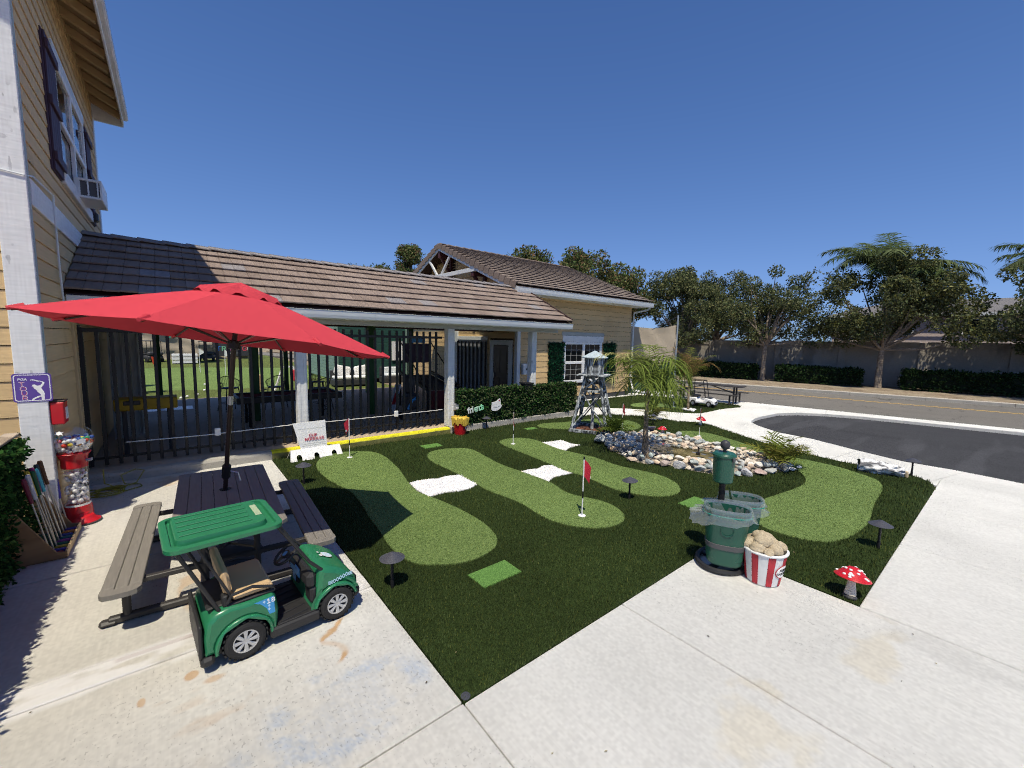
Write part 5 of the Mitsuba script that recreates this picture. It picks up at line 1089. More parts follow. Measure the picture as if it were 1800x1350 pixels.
mushroom((5.33, .90, .014), 1.0, 'large red spotted mushroom lamp at the front right corner of the turf', (0, 10))
mushroom((10.25, 6.02, .10), .78, 'small red mushroom lamp standing on the far stones of the pond', (0, 0), 8)
mushroom((12.95, 6.30, .0), .95, 'red mushroom lamp behind the flag near the curved pavement', (6, 0), 8)
# ---------------------------------------------------------------- waste station
WS = thing('waste_station', 'dark green double bin station with clear bags and a post-mounted canister', 'waste bin')
wo = np.array([4.98, 2.04, 0]); 
obj('foot_ring', MB().tube([wo+[.33*math.cos(a), .26*math.sin(a), .035] for a in np.linspace(0, 2*np.pi, 41)], .032, 8, cap=False).box(wo+[-.33, -.035, .01], wo+[.33, .035, .055], .012).box(wo+[-.035, -.26, .012], wo+[.035, .26, .052], .012), 'mat_plasticblack', WS, smooth=40)
obj('post', MB().tube([wo+[.03, .08, .03], wo+[.03, .08, 1.0]], .036, 12), 'mat_black', WS)
def binm(o, ang, nm):
    R_ = rot('z', ang); o = np.asarray(o, float); N2 = 40; B_ = None
    def ring(w, d, z, r=.5):
        a = np.linspace(0, 2*np.pi, N2, endpoint=False); e = 2/2.7
        w, d = w*1.2, d*1.15; return np.c_[w*np.sign(np.cos(a))*np.abs(np.cos(a))**e, d*np.sign(np.sin(a))*np.abs(np.sin(a))**e, np.full(N2, z)]
    def stack(rs):
        V = np.vstack(rs); V[:, 2] = .10+(V[:, 2]-.14)*1.36; i, j = np.meshgrid(np.arange(len(rs)-1), np.arange(N2), indexing='ij'); return V @ R_.T+o, np.stack([i*N2+j, i*N2+(j+1) % N2, (i+1)*N2+(j+1) % N2, (i+1)*N2+j], -1).reshape(-1, 4)
    bot = [ring(.06, .04, .14), ring(.135, .095, .145), ring(.15, .108, .16), ring(.178, .128, .42), ring(.192, .138, .60), ring(.20, .145, .605), ring(.20, .145, .615), ring(.186, .132, .615), ring(.16, .11, .20), ring(.05, .03, .19)]
    B_ = obj('bin', MB().add(*stack(bot)), 'mat_bingreen' if 'mat_bingreen' in scene else mat('bingreen', (.016, .085, .058), .32, .5), WS, smooth=40)
    obj('band', MB().add(*stack([ring(.166, .121, .292), ring(.172, .126, .294), ring(.176, .129, .335), ring(.170, .125, .337)])), 'mat_binband', B_, smooth=40)
    em = [np.array([.065*math.cos(a), -.158, .55+.065*math.sin(a)]) for a in np.linspace(0, 2*np.pi, 25)]; obj('emblem_ring', MB().tube(np.array(em) @ R_.T+o, .004, 5, cap=False), 'mat_bingreen', B_)
    g = np.random.default_rng(nm); wob = lambda r, k, s=.012: r*[1, 1, 1]+np.c_[np.cos(np.linspace(0, 2*np.pi, N2, endpoint=False)), np.sin(np.linspace(0, 2*np.pi, N2, endpoint=False)), g.normal(size=N2)*.4]*(g.normal(size=(N2, 1))*s)
    bag = [wob(ring(.150, .105, .40), 1), wob(ring(.172, .122, .55), 1, .006), ring(.190, .136, .632), ring(.205, .152, .640), wob(ring(.210, .158, .60), 2, .007), wob(ring(.225, .175, .565), 3, .016), wob(ring(.25, .195, .525), 3, .02)]
    bag[-1][:, 2] += .03*np.sin(np.linspace(0, 4*np.pi, N2, endpoint=False)+nm); bag[-1][:, 0] -= .09*(bag[-1][:, 0] < 0)
    obj('bag', MB().add(*stack(bag)), 'mat_bag', B_, smooth=True)
    rg = np.array([ring(.209, .157, .705)[k % N2] for k in range(N2+1)]); obj('bag_tie', MB().tube(rg @ R_.T+o, .006, 6, cap=False), mat('teal', (.02, .22, .17), .4) if 'mat_teal' not in scene else 'mat_teal', B_)
scene['mat_bag'] = {'type': 'blendbsdf', 'weight': .20, 'a': {'type': 'thindielectric', 'int_ior': 1.5}, 'b': {'type': 'principledthin', 'base_color': rgb(.75, .80, .82), 'roughness': .25, 'diff_trans': 1.0, 'eta': 1.5, 'spec_trans': 0.0}}
binm(wo+[-.19, -.09, 0], -62, 3); binm(wo+[.25, -.05, .0], -55, 8)
for o_ in (wo+[-.19, -.09, 0], wo+[.25, -.03, 0]): obj('bin_leg', MB().beam(o_+[.02, -.0, .16], o_+[.10, -.13, .02], .05, .03, .008), 'mat_bingreen', WS)
obj('canister', MB().lathe([(0, .97), (.098, .97), (.110, .985), (.120, 1.28), (.131, 1.285), (.131, 1.305), (.11, 1.325), (0, 1.33)], wo+[.03, .08, 0], 28), 'mat_bingreen', WS, smooth=35)
obj('canister_latch', MB().box(wo+[-.03, -.06, 1.24], wo+[.01, -.035, 1.29], .006).tube([wo+[.15, .03, 1.29], wo+[.165, .02, 1.2], wo+[.145, .02, 1.14]], .005, 6), 'mat_binband', WS)
obj('ball_knob', MB().lathe([(0, 1.33), (.02, 1.33), (.018, 1.36), (.045, 1.385), (.055, 1.42), (.045, 1.455), (.02, 1.472), (0, 1.475)], wo+[.03, .08, 0], 20), 'mat_charcoal', WS, smooth=40)
tw_ = MB()
for s in (0, 1):
    V = [wo+[.06+.02*s, .02, .93-.02*s]+np.array([.10*t+.02*u, -.05*t+.03*u, -.42*t]) for t in np.linspace(0, 1, 6) for u in (-1.2*(.2+t), 1.2*(.2+t))]; q = np.array([[2*i, 2*i+1, 2*i+3, 2*i+2] for i in range(5)]); tw_.add(V, q)
obj('hanging_cloth', tw_, mat('cloth', (.20, .30, .12), .9), WS)
# ---------------------------------------------------------------- striped food bucket
CKB = thing('chicken_bucket', 'red and white striped bucket sculpture heaped with fried chicken beside the green bins', 'bucket sculpture')
co = np.array([4.97, 1.60, 0]); cw = lambda z: .165+.05*z/.36
def bucketsector(a0, a1, r_off, z0, z1, n=6):
    a = np.linspace(a0, a1, n); zz = np.linspace(z0, z1, 5); V = np.array([[(cw(z)+r_off)*math.cos(t), (cw(z)+r_off)*math.sin(t), z] for z in zz for t in a])+co
    i, j = np.meshgrid(np.arange(4), np.arange(n-1), indexing='ij'); return V, np.stack([i*n+j, i*n+j+1, (i+1)*n+j+1, (i+1)*n+j], -1).reshape(-1, 4)
def f_bw(p, n, uv): return mi.Color3f(.70, .71, .72)*(.85+.2*FB(p.x*14, p.y*14, p.z*14, 4))
BK = obj('bucket', MB().lathe([(0, .004), (.158, .004), (.165, .012), (.215, .36), (.226, .362), (.230, .375), (.222, .385), (.205, .385), (.195, .30), (0, .28)], co, 44), mat('bucketwhite', mikit.proc(f_bw), .55), CKB, smooth=35)
for k in range(8): 
    a = 2*np.pi*k/8-2.62; obj('stripe', MB().add(*bucketsector(a, a+.34, .0025, .012, .358)), 'mat_stripered' if 'mat_stripered' in scene else mat('stripered', mikit.proc(lambda p, n, uv: mi.Color3f(.42, .03, .045)*(.75+.45*N(p.x*60+p.y*60, p.z*9))), .55), BK)
la = -1.72; nl = np.array([math.cos(la), math.sin(la), -.05]); tl_ = np.array([-math.sin(la), math.cos(la), 0])
def lab(pg, off, d=.002):
    m = MB().poly(pg, 0, d); return m.map(lambda v: np.array([[*(np.array([math.cos(la+x/.20), math.sin(la+x/.20)])*(cw(.19+z)+off+w)), .19+z] for x, z, w in v])+co)
el = Polygon([(.088*math.cos(t), .068*math.sin(t)) for t in np.linspace(0, 2*np.pi, 40)[:-1]]); el2 = Polygon([(.098*math.cos(t), .078*math.sin(t)) for t in np.linspace(0, 2*np.pi, 40)[:-1]])
def remesh(pg, h=.02):
    out = []
    for gx in np.arange(-.1, .1, h): out.append(pg.intersection(sbox(gx, -.1, gx+h, .1)))
    return [q for q in out if q.area > 1e-6]
m1, m2 = MB(), MB()
for q in remesh(el2): m1.add(*lab(q, .004).mesh())
for q in remesh(el): m2.add(*lab(q, .0062).mesh())
obj('badge_rim', m1, 'mat_stripered', BK); BD = obj('badge', m2, 'mat_whitegloss', BK)
for txt, z in (('FRIED', .008), ('CHICKEN', -.034)):
    m = meshkit.text_mesh(txt, .026, .002, True); v = np.array(m.vertices); v[:, 0] -= v[:, 0].max()/2
    v = np.array([[*(np.array([math.cos(la+x/.20), math.sin(la+x/.20)])*(cw(.19+z+y)+.0085+w)), .19+z+y] for x, y, w in v])+co; obj('lettering', (v, np.array(m.faces)), 'mat_black', BK)
g = np.random.default_rng(9); parts_ = []
for x, y, z, r in [(-.12, .02, .40, .085), (-.02, -.10, .39, .085), (.10, -.10, .39, .075), (.14, .02, .40, .08), (.05, .13, .40, .08), (-.09, .12, .41, .08), (-.05, .0, .46, .095), (.06, .02, .45, .085), (-.13, -.08, .38, .06), (.0, .05, .48, .08), (.03, -.07, .43, .07), (.15, -.06, .38, .06)]:
    s = trimesh.creation.icosphere(subdivisions=4, radius=1.0); v = s.vertices*np.array([1.15, .9, .8])*r; v = v @ rot('z', g.uniform(0, 180)).T+[x, y, z]; v += s.vertices*((meshkit.fbm(v*26, 3, 3)[:, None]-.5)*.034+(meshkit.fbm(v*90, 2, 6)[:, None]-.5)*.008); parts_.append((v+co, s.faces))
for v, f in parts_: obj('chicken_piece', MB().add(v, f), 'mat_chicken' if 'mat_chicken' in scene else mat('chicken', mikit.proc(lambda p, n, uv: MX((.30, .235, .15), (.52, .45, .33), FB(p.x*32, p.y*32, p.z*32, 3))), .85), CKB, smooth=True)
# ---------------------------------------------------------------- fries bucket, noodle cutout
FR = thing('fries_bucket', 'red fries carton sculpture with yellow fries at the foot of the white post', 'food sculpture'); fo = np.array([5.97, 9.50, .0])
obj('carton', MB().lathe([(0, .003), (.145, .003), (.15, .012), (.205, .36), (.195, .362), (0, .30)], fo, 28), 'mat_red', FR, smooth=35)
g = np.random.default_rng(3)
fy = MB().lathe([(0, .34), (.20, .345), (.225, .40), (.215, .44), (.12, .46), (0, .465)], fo, 24); 
obj('fries_heap', fy, mat('fries', (.66, .46, .07), .6), FR, smooth=40)
for k in range(26):
    a = 2*np.pi*k/26; r = .205; c = fo+[r*math.cos(a), r*math.sin(a), .40]; obj('fry', MB().beam(c+[0, 0, -.12*g.random()-.04], c+[.02*math.cos(a), .02*math.sin(a), .05+.06*g.random()], .040, .035, .006), 'mat_fries', FR)
fa = -.95; d_ = np.array([math.cos(fa), math.sin(fa), 0]); t_ = np.array([-math.sin(fa), math.cos(fa), 0])
e_ = MB().poly(Polygon([(.075*math.cos(t), .042*math.sin(t)) for t in np.linspace(0, 2*np.pi, 30)[:-1]]), 0, .012); e_.map(lambda v: fo+[0, 0, .2]+d_*.172+v[:, :1]*t_+v[:, 1:2]*np.array([0, 0, 1.0])+v[:, 2:3]*d_+d_*(v[:, 1:2]*.15)); obj('badge', e_, 'mat_whitegloss', FR)
word('FRIES', .030, frame(fo+[0, 0, .188]+d_*.188-t_*.052, t_, (0.05, -.1, 1)), 'mat_redmatte', FR)
CP_ = thing('cup_cutout', 'white cup-shaped board lettered CUP NOODLES on a base with three arched holes', 'sign board')
cx0, cyy = 1.80, 9.42; ce = np.array([1, .03, 0]); 
def cface(pg, d, z0=0, off=0, tiltk=-.10):
    m = MB().poly(pg, 0, d); return m.map(lambda v: np.c_[cx0+v[:, 0], cyy+.03*v[:, 0]-off-v[:, 2]+.12*(v[:, 1]), z0+v[:, 1]])
cupo = Polygon([(.20, .16), (.72, .16), (.71, .77), (.06, .76)])
obj('board', cface(cupo, .02), 'mat_whitegloss', CP_)
for z in (.62, .30, .265): obj('line', cface(Polygon([(.22-.14*(z-.16)/.6+.02, z), (.70, z+.0), (.70, z+.006), (.22-.14*(z-.16)/.6+.02, z+.006)]), .0015, off=.0205), 'mat_greyhead', CP_)
arch = lambda x: Polygon([(x-.05, -.01), (x+.05, -.01), (x+.05, .065)]+[(x+.05*math.cos(t), .065+.05*math.sin(t)) for t in np.linspace(.1, math.pi-.1, 10)]+[(x-.05, .065)])
bp = Polygon([(-.05, .0), (1.0, .0), (.98, .205), (-.01, .205)]).difference(unary_union([arch(.13), arch(.47), arch(.83)]))
fm_ = MB().poly(bp, 0, .014); fm_.map(lambda v: np.c_[cx0+v[:, 0], cyy+.03*v[:, 0]-.16+(.205-.205+v[:, 1])*.80-v[:, 2], v[:, 1]+.004]); obj('base_front', fm_, 'mat_whitegloss', CP_)
bk_ = MB().poly(bp, 0, .014); bk_.map(lambda v: np.c_[cx0+v[:, 0], cyy+.03*v[:, 0]+.19-v[:, 1]*.80-v[:, 2], v[:, 1]+.004]); obj('base_back', bk_, 'mat_whitegloss', CP_)
Mc = frame((cx0+.30, cyy-.021+.12*.44, .455), (1, .03, 0), (0, .12, 1))
lg = mat('logored', (.45, .02, .06), .5)
for txt, dx, dz, h in (('CUP', .055, .0, .058), ('NOODLES', -.03, -.080, .060)):
    Mw = Mc.copy(); Mw[:3, 3] += Mc[:3, 0]*dx+Mc[:3, 1]*dz; word(txt, h, Mw, lg, CP_, depth=.003)
# ---------------------------------------------------------------- painted white log
LG = thing('white_log', 'white painted hollow log lying on the right tip of the turf', 'log'); V = []
p0, p1 = np.array([11.10, 1.98, .13]), np.array([11.32, 1.30, .12]); ax_ = (p1-p0)/np.linalg.norm(p1-p0); s_ = np.cross(ax_, [0, 0, 1]); u_ = np.cross(s_, ax_); nn_ = 36
for i in range(26):
    t = i/25; r = .142+.02*math.sin(t*5)
    for j in range(nn_):
        a = 2*np.pi*j/nn_; q = p0+(p1-p0)*t+(s_*math.cos(a)+u_*math.sin(a)*.9)*r; k = meshkit.fbm(np.array([[a*2.5, t*5, 3.0]]), 3, 8)[0]-.5; V.append(q+(s_*math.cos(a)+u_*math.sin(a))*k*.11+ax_*.05*(meshkit.noise(np.array([[a*2, 1.0, t]]), 3)[0]-.5)*(1 if i in (0, 25) else 0))
i, j = np.meshgrid(np.arange(25), np.arange(nn_), indexing='ij'); F = np.stack([i*nn_+j, i*nn_+(j+1) % nn_, (i+1)*nn_+(j+1) % nn_, (i+1)*nn_+j], -1).reshape(-1, 4)
obj('bark_shell', MB().add(V, F), mat('whitebark', mikit.proc(lambda p, n, uv: MX((.16, .16, .17), (.78, .78, .78), SS(.38, .56, FB(p.x*14, p.y*9, p.z*22, 4)))), .8), LG, smooth=True)
obj('cut_end', MB().lathe([(0, 0), (.105, 0)], (0, 0, 0), 20).map(lambda v: p1-ax_*.03+v[:, :1]*s_+v[:, 1:2]*u_*.9), mat('cutend', (.07, .05, .04), .9), LG); obj('hollow', MB().lathe([(0, 0), (.10, 0)], (0, 0, 0), 20).map(lambda v: p0+ax_*.03+v[:, :1]*s_+v[:, 1:2]*u_*.9), 'mat_cutend', LG)
obj('stub', MB().beam(p1+[-.02, -.06, -.11], p1+[-.03, -.05, .02], .06, .05, .012), mat('tanwood', (.52, .42, .27), .8), LG)
# ---------------------------------------------------------------- young palms 
def frond(m, o, az, el, L, droop, nl=26, ll=.45, lw=.02, col=(.12, .20, .04), hang=.7, rad=.008, seed=0, wind=0.0):
    g = np.random.default_rng(seed); d = np.array([math.cos(az)*math.cos(el), math.sin(az)*math.cos(el), math.sin(el)]); P = [np.asarray(o, float)]; n = 14
    for i in range(n):
        d = d+np.array([0, 0, -droop/n*(.4+1.6*i/n)]); d /= np.linalg.norm(d); P.append(P[-1]+d*L/n)
    P = np.array(P); m.tube(P, np.linspace(rad, rad*.35, n+1), 5, c=np.array(col)*1.15)
    for k in range(nl):
        t = .18+.80*k/nl; x = t*n; i = int(x); q = P[i]*(1-(x-i))+P[min(i+1, n)]*(x-i); tg = P[min(i+1, n)]-P[max(i-1, 0)]; tg /= np.linalg.norm(tg); sd_ = np.cross(tg, [0, 0, 1]); sd_ /= np.linalg.norm(sd_)+1e-9; up_ = np.cross(sd_, tg)
        for s in (-1, 1):
            l = ll*(.55+.75*math.sin(math.pi*min(1, t*1.02)))*g.uniform(.75, 1.15); dv = sd_*s*g.uniform(.6, 1.0)+tg*g.uniform(.4, .8)+up_*g.uniform(-.1, .35); dv /= np.linalg.norm(dv)
            a0 = q; V = []; dd = dv.copy(); w0 = np.cross(dd, up_ if abs(dd @ up_) < .9 else sd_); w0 /= np.linalg.norm(w0)
            for j in range(4):
                w = lw*(.7, 1.0, .75, .05)[j]/2; V += [a0-w0*w, a0+w0*w]; dd = dd+np.array([0, 0, -hang*g.uniform(.5, 1.0)*(j+1)/3]); dd /= np.linalg.norm(dd); a0 = a0+dd*l/3
            c = np.array(col)*g.uniform(.55, 1.45)*np.array([1, 1, 1]); m.add(V, [[0, 1, 3, 2], [2, 3, 5, 4], [4, 5, 7, 6]], c)
PL = thing('young_palm', 'young palm with thin brown trunk and drooping shaggy fronds rising from the pond stones', 'palm')
tk = np.array([(8.14, 5.16, 0), (8.16, 5.19, .35), (8.19, 5.22, .8), (8.23, 5.24, 1.25), (8.26, 5.26, 1.55)])
obj('trunk', MB().tube(tk, [.10, .066, .050, .042, .034], 12), mat('palmtrunk', mikit.proc(lambda p, n, uv: MX((.10, .07, .045), (.30, .23, .16), N(p.x*20, p.y*20, p.z*30))*(1+.4*SS(.3, .5, N(p.z*9, 3.0)))), .9), PL, smooth=30)
m = MB(); o = tk[-1]
for k, (az, el, L, dr_) in enumerate([(2.5, 1.15, 1.75, 2.0), (2.9, .95, 1.35, 1.9), (1.9, 1.2, 1.4, 2.1), (.9, 1.25, 1.5, 2.4), (.2, 1.1, 1.35, 2.6), (-.5, 1.15, 1.3, 2.7), (-1.1, 1.2, 1.3, 2.8), (-1.8, 1.1, 1.2, 2.8), (-2.6, 1.05, 1.2, 2.6), (3.1, 1.3, 1.5, 2.4), (1.3, .8, 1.1, 2.4), (-.1, .8, 1.05, 2.5), (-1.4, .75, 1.0, 2.5), (-2.2, .7, 1.0, 2.4), (.6, 1.4, 1.5, 2.6), (1.5, 1.35, 1.3, 2.9), (-.8, 1.35, 1.25, 3.0), (-2.9, 1.3, 1.3, 2.9), (.3, .9, 1.0, 2.8), (-1.9, 1.35, 1.35, 3.0)]):
    dry = k in (0, 1, 9); frond(m, o+[0, 0, -.05+.006*k], az, el, L, dr_, 20, .58 if not dry else .36, .026, (.34, .33, .14) if dry else (.15, .20, .045), 1.2 if not dry else .5, .010, k)
obj('fronds', m, 'mat_leaf', PL, vc=True)
def bushpalm(o, h, n, lab, cols, seed, key='palm_bush'):
    B_ = thing(key, lab, 'plant'); m = MB(); g = np.random.default_rng(seed)
    for k in range(n): frond(m, np.asarray(o)+[g.normal()*.04, g.normal()*.04, .01], g.uniform(0, 6.28), g.uniform(.75, 1.4), h*g.uniform(.8, 1.25), g.uniform(.9, 1.9), 12, h*.34, .024, cols[g.integers(len(cols))], .35, .006, seed*50+k)
    obj('leaves', m, 'mat_leaf', B_, vc=True); obj('stem', MB().tube([np.asarray(o), np.asarray(o)+[0, 0, .12]], [.05, .03], 8), 'mat_palmtrunk', B_)
bushpalm((9.9, 3.06, .05), .72, 22, 'bushy young palm growing at the right end of the pond', [(.19, .20, .04), (.13, .17, .035), (.24, .23, .06)], 3)
bushpalm((9.46, 7.05, .02), .62, 20, 'bushy green palm between the wooden tower and the pond', [(.14, .19, .035), (.10, .15, .03)], 5)
bushpalm((12.55, 7.72, .02), .62, 12, 'thin young palm in white stones beyond the pond path light', [(.15, .17, .04), (.20, .19, .06)], 7)
P2 = thing('slender_palm', 'slender half-dry palm on the turf island beside the white toy cart', 'palm'); m = MB(); o = np.array([15.56, 8.12, .95])
obj('trunk', MB().tube([(15.54, 8.09, 0), (15.55, 8.10, .5), o], [.05, .04, .03], 10), 'mat_palmtrunk', P2, smooth=30)
for k in range(16): frond(m, o+[0, 0, .02*k], .7+k*2.4, 1.15+.2*(k % 3)/2, 1.5 if k % 2 else 1.1, .8+.6*(k % 4)/3+(1.2 if k % 5 == 0 else 0), 26, .30, .016, [(.26, .17, .07), (.15, .17, .04), (.30, .20, .09)][k % 3], .5, .010, 60+k)
obj('fronds', m, 'mat_leaf', P2, vc=True)
for (x, y, n, sc_, lab) in ((12.6, 7.75, 11, .13, 'ring of white stones around the thin young palm'), (15.54, 8.05, 12, .12, 'ring of white stones around the slender palm'), (9.95, 2.95, 9, .12, 'white pebbles around the bushy palm at the pond end')):
    Rk = thing('stone_ring', lab, 'stones'); g = np.random.default_rng(int(x*10))
    for k in range(n):
        a = 2*np.pi*k/n; r = g.uniform(.12, .34); putrock((x+r*math.cos(a), y+r*math.sin(a)*.8, .04), g.uniform(.6, 1.1)*sc_, (.62, .62, .63), 900+k+int(x*7), .5, parent=Rk, sub=1)
# ---------------------------------------------------------------- the yard seen through the fence
obj('back_lawn', MB().box((-14, 19.605, -.2), (9.0, 60, .02)), 'mat_green', kind='structure')
obj('back_turf_edge', MB().poly(Polygon([(-14, 19.61), (9.0, 19.61), (9, 27), (5.5, 27), (4.5, 23.6), (2, 23.2), (-.5, 24.0), (-14, 24.4)]), -.1, .035), 'mat_turf2' if 'mat_turf2' in scene else mat('turf2', mikit.proc(lambda p, n, uv: mi.Color3f(.075, .095, .03)*(.6+.8*N(p.x*25, p.y*25))), .9, .1), kind='structure')
obj('back_turf_edge', MB().poly(Polygon([(-14, 38), (1, 40), (9, 36), (9, 60), (-14, 60)]), -.1, .034), 'mat_turf2', kind='structure')
obj('white_slab', MB().box((-1.2, 16.9, .1505), (.42, 17.65, .156)), 'mat_whitegloss', kind='structure')
SHC = thing('shade_canopy', 'flat dark shade canopy behind the tiled walkway roof', 'canopy')
obj('deck', MB().box((-1.3, 14.22, 3.15), (9.9, 18.3, 3.25)), 'mat_darkbrown', SHC); obj('edge', MB().box((-1.3, 18.301, 3.05), (9.9, 18.38, 3.3)), 'mat_tantrim', SHC)
for x in (-.4, 3.4, 6.6): obj('post', MB().box((x-.07, 18.1, .15), (x+.07, 18.24, 3.15)), 'mat_greenpost', SHC)
# tarp wall with banner
TF = thing('tarp_fence', 'tall pleated tan tarp fence far behind the putting lawn', 'fence'); m = MB(); V = []; nx, nz = 130, 16
for i in range(nx):
    for j in range(nz):
        x = -13+20*i/(nx-1); z = 4.4*j/(nz-1); V.append((x, 52+.16*math.sin(x*1.6+.8*math.sin(z*1.3))+.10*math.sin(z*5+x*1.3)+.2*meshkit.noise(np.array([[x*.8, z*1.4, 1.]]), 2)[0], z))
i, j = np.meshgrid(np.arange(nx-1), np.arange(nz-1), indexing='ij'); q = np.stack([i*nz+j, (i+1)*nz+j, (i+1)*nz+j+1, i*nz+j+1], -1).reshape(-1, 4); V = np.array(V); n = len(V)
m.add(np.vstack([V, V+[0, .02, 0]]), np.vstack([q, q[:, ::-1]+n])); obj('tarp', m, 'mat_tarp', TF, smooth=True)
for x in np.arange(-13, 7.5, 3.4): obj('post', MB().tube([(x, 52.5, 0), (x, 52.5, 4.8)], .05, 8), 'mat_silver', TF)
BN = thing('banner', 'dark banner with coloured capital letters hung on the tan tarp fence', 'banner'); obj('sheet', MB().box((3.1, 51.55, .35), (6.6, 51.58, 1.75)), 'mat_charcoal', BN)
for k, (ch, c) in enumerate(zip('TRAP GO', [(.05, .2, .7), (.2, .5, .3), (.6, .1, .45), (.1, .5, .6), (0, 0, 0), (.6, .08, .1), (.7, .7, .6)])):
    if ch != ' ': word(ch, .46, frame((3.38+.44*k, 51.545, .88), (1, 0, 0), (0, 0, 1)), mat(f'bn{k}', c, .5), BN, depth=.01, name='letter')
word('----------', .12, frame((4.3, 51.545, .6), (1, 0, 0), (0, 0, 1)), 'mat_whitegloss', BN, depth=.01, name='line')
PH = thing('patio_heater', 'stainless patio heater standing behind the left end of the fence', 'heater'); ho = np.array([-1.35, 22.9, 0])
obj('tank', MB().lathe([(0, 0), (.28, 0), (.28, .75), (.24, .80), (0, .82)], ho, 20), 'mat_steel', PH, smooth=35); obj('pole', MB().tube([ho+[0, 0, .8], ho+[0, 0, 2.0]], .045, 10), 'mat_steel', PH); obj('burner', MB().lathe([(0, 2.0), (.11, 2.0), (.13, 2.35), (0, 2.36)], ho, 16), 'mat_silver', PH); obj('reflector', MB().lathe([(.02, 2.52), (.45, 2.40), (.44, 2.385), (.02, 2.48)], ho, 24), 'mat_steel', PH)
WB = thing('white_bench', 'white slatted box bench on the lawn beside the patio heater', 'bench')
for k in range(5): obj('slat', MB().box((-2.35, 23.6, .12+k*.19), (-1.55, 24.6, .29+k*.19), .01), 'mat_whitegloss', WB)
obj('seat', MB().box((-2.0, 22.6, .42), (-1.56, 24.0, .48), .01), 'mat_whitegloss', WB)
BP = thing('brown_column', 'brown timber column behind the patio heater', 'post'); obj('shaft', MB().box((-2.1, 25.6, 0), (-1.55, 26.1, 2.9), .01), mat('rustwood', (.13, .045, .025), .7), BP)
for k, (x, y, lab) in enumerate(((1.34, 34.4, 'white flag on a stick, left of two on the lawn'), (2.5, 31.5, 'white flag on a stick, right of two on the lawn'))):
    F_ = thing('lawn_flag', lab, 'flag', 'white flags on the back lawn'); obj('stick', MB().tube([(x, y, 0), (x, y, 1.6)], .018, 6), 'mat_whitegloss', F_); obj('cloth', MB().add([(x, y, 1.6), (x+.32, y, 1.36), (x, y, 1.15)], [[0, 1, 2]]), 'mat_whitegloss', F_)
for k, (x, y) in enumerate([(-.05, 21.2), (.35, 20.9), (.7, 21.4), (1.0, 22.9), (.15, 20.5), (1.15, 25.5)]): obj('golf_ball', MB().add(ico.vertices*2+[x, y, .085], ico.faces), 'mat_whitegloss', None, smooth=True, label=f'white golf ball lying on the back lawn, {["leftmost of the six", "third from the left", "fourth from the left", "fifth from the left", "second from the left", "farthest from the fence"][k]}', cat='golf ball', group='golf balls on the back lawn')
RBK = thing('red_bucket', 'small red bucket on the far lawn in front of the tan tarp', 'bucket'); obj('pail', MB().lathe([(0, 0), (.22, 0), (.30, .6), (.27, .6), (.2, .05), (0, .05)], (-1.1, 44.5, .03), 16), mat('orangered', (.55, .06, .02), .5), RBK)
CRTE = thing('white_crate', 'white slatted crate on the far lawn beside the red bucket', 'crate')
for k in range(3): obj('slat', MB().box((-.1, 44, .1+.28*k), (1.6, 44.9, .30+.28*k), .01), 'mat_whitegloss', CRTE)
GUM = thing('green_parasol', 'dark green parasol standing on the far lawn', 'parasol'); obj('canopy', MB().lathe([(0, 3.0), (.9, 2.65), (1.7, 2.2), (1.68, 2.18), (.9, 2.6), (0, 2.94)], (1.35, 46, 0), 8), mat('umbgreen', (.01, .12, .085), .6), GUM); obj('pole', MB().tube([(1.35, 46, 0), (1.35, 46, 2.9)], .04, 8), 'mat_silver', GUM)
def farcart(x, y, dark, lab, ang=0):
    C_ = thing('golf_cart', lab, 'golf cart'); R_ = rot('z', ang); mv = lambda b: b.map(lambda v: v @ R_.T+[x, y, 0]); body = 'mat_charcoal' if dark else 'mat_whitegloss'
    obj('body', mv(MB().box((-.55, -1.1, .3), (.55, 1.15, .62), .08).box((-.55, -1.15, .62), (.55, -.75, .95), .1).box((-.55, .2, .62), (.55, .75, .80), .06)), body, C_); obj('roof', mv(MB().box((-.6, -.9, 1.82), (.6, 1.0, 1.9), .04)), body, C_); obj('seat', mv(MB().box((-.5, .55, .8), (.5, .75, 1.25), .05)), 'mat_beige', C_)
    for sx in (-.52, .52):
        for sy in (-.8, .9): obj('post', mv(MB().tube([(sx, sy, .6), (sx, sy, 1.84)], .025, 6)), 'mat_black', C_)
        for sy in (-.8, .8): w = MB().lathe([(0, -.08), (.2, -.08), (.23, 0), (.2, .08), (0, .08)], n=14); w.map(lambda v: np.c_[sx+v[:, 2], sy+v[:, 0], .23+v[:, 1]]); obj('wheel', mv(w), 'mat_tyre', C_)
farcart(-4.3, 46.5, False, 'white golf cart parked at the left end of the far lawn', 10); farcart(-1.6, 48.0, True, 'dark golf cart parked near the red bucket on the far lawn', 25); farcart(2.6, 48.5, True, 'dark golf cart parked under the green parasol', -15)
# green shed
SHD = thing('shed', 'dark green clapboard shed behind the lounge seating', 'shed')
obj('wall', MB().box((7.33, 25.35, 0), (11.9, 31, 4.1)), 'mat_charcoal', SHD)
gsd = mat('shedgreen', (.022, .075, .060), .6); lsd = mat('shedlight', (.20, .30, .25), .6)
for k in range(20): obj('board', MB().add(*boxmesh((7.35, 25.31-.02*0, .05+k*.2), (11.88, 25.345, .235+k*.2), .008)), gsd, SHD+'__wall'); obj('board', MB().box((7.285, 25.4, .05+k*.2), (7.325, 30.9, .235+k*.2), .008), lsd, SHD+'__wall')
obj('corner_trim', MB().box((7.27, 25.27, 0), (7.50, 25.305, 4.1), .01).box((11.70, 25.27, 0), (11.93, 25.305, 4.1), .01), lsd, SHD); obj('band', MB().box((7.2, 25.1, 4.1), (12.0, 31, 4.7)), 'mat_tantrim', SHD)
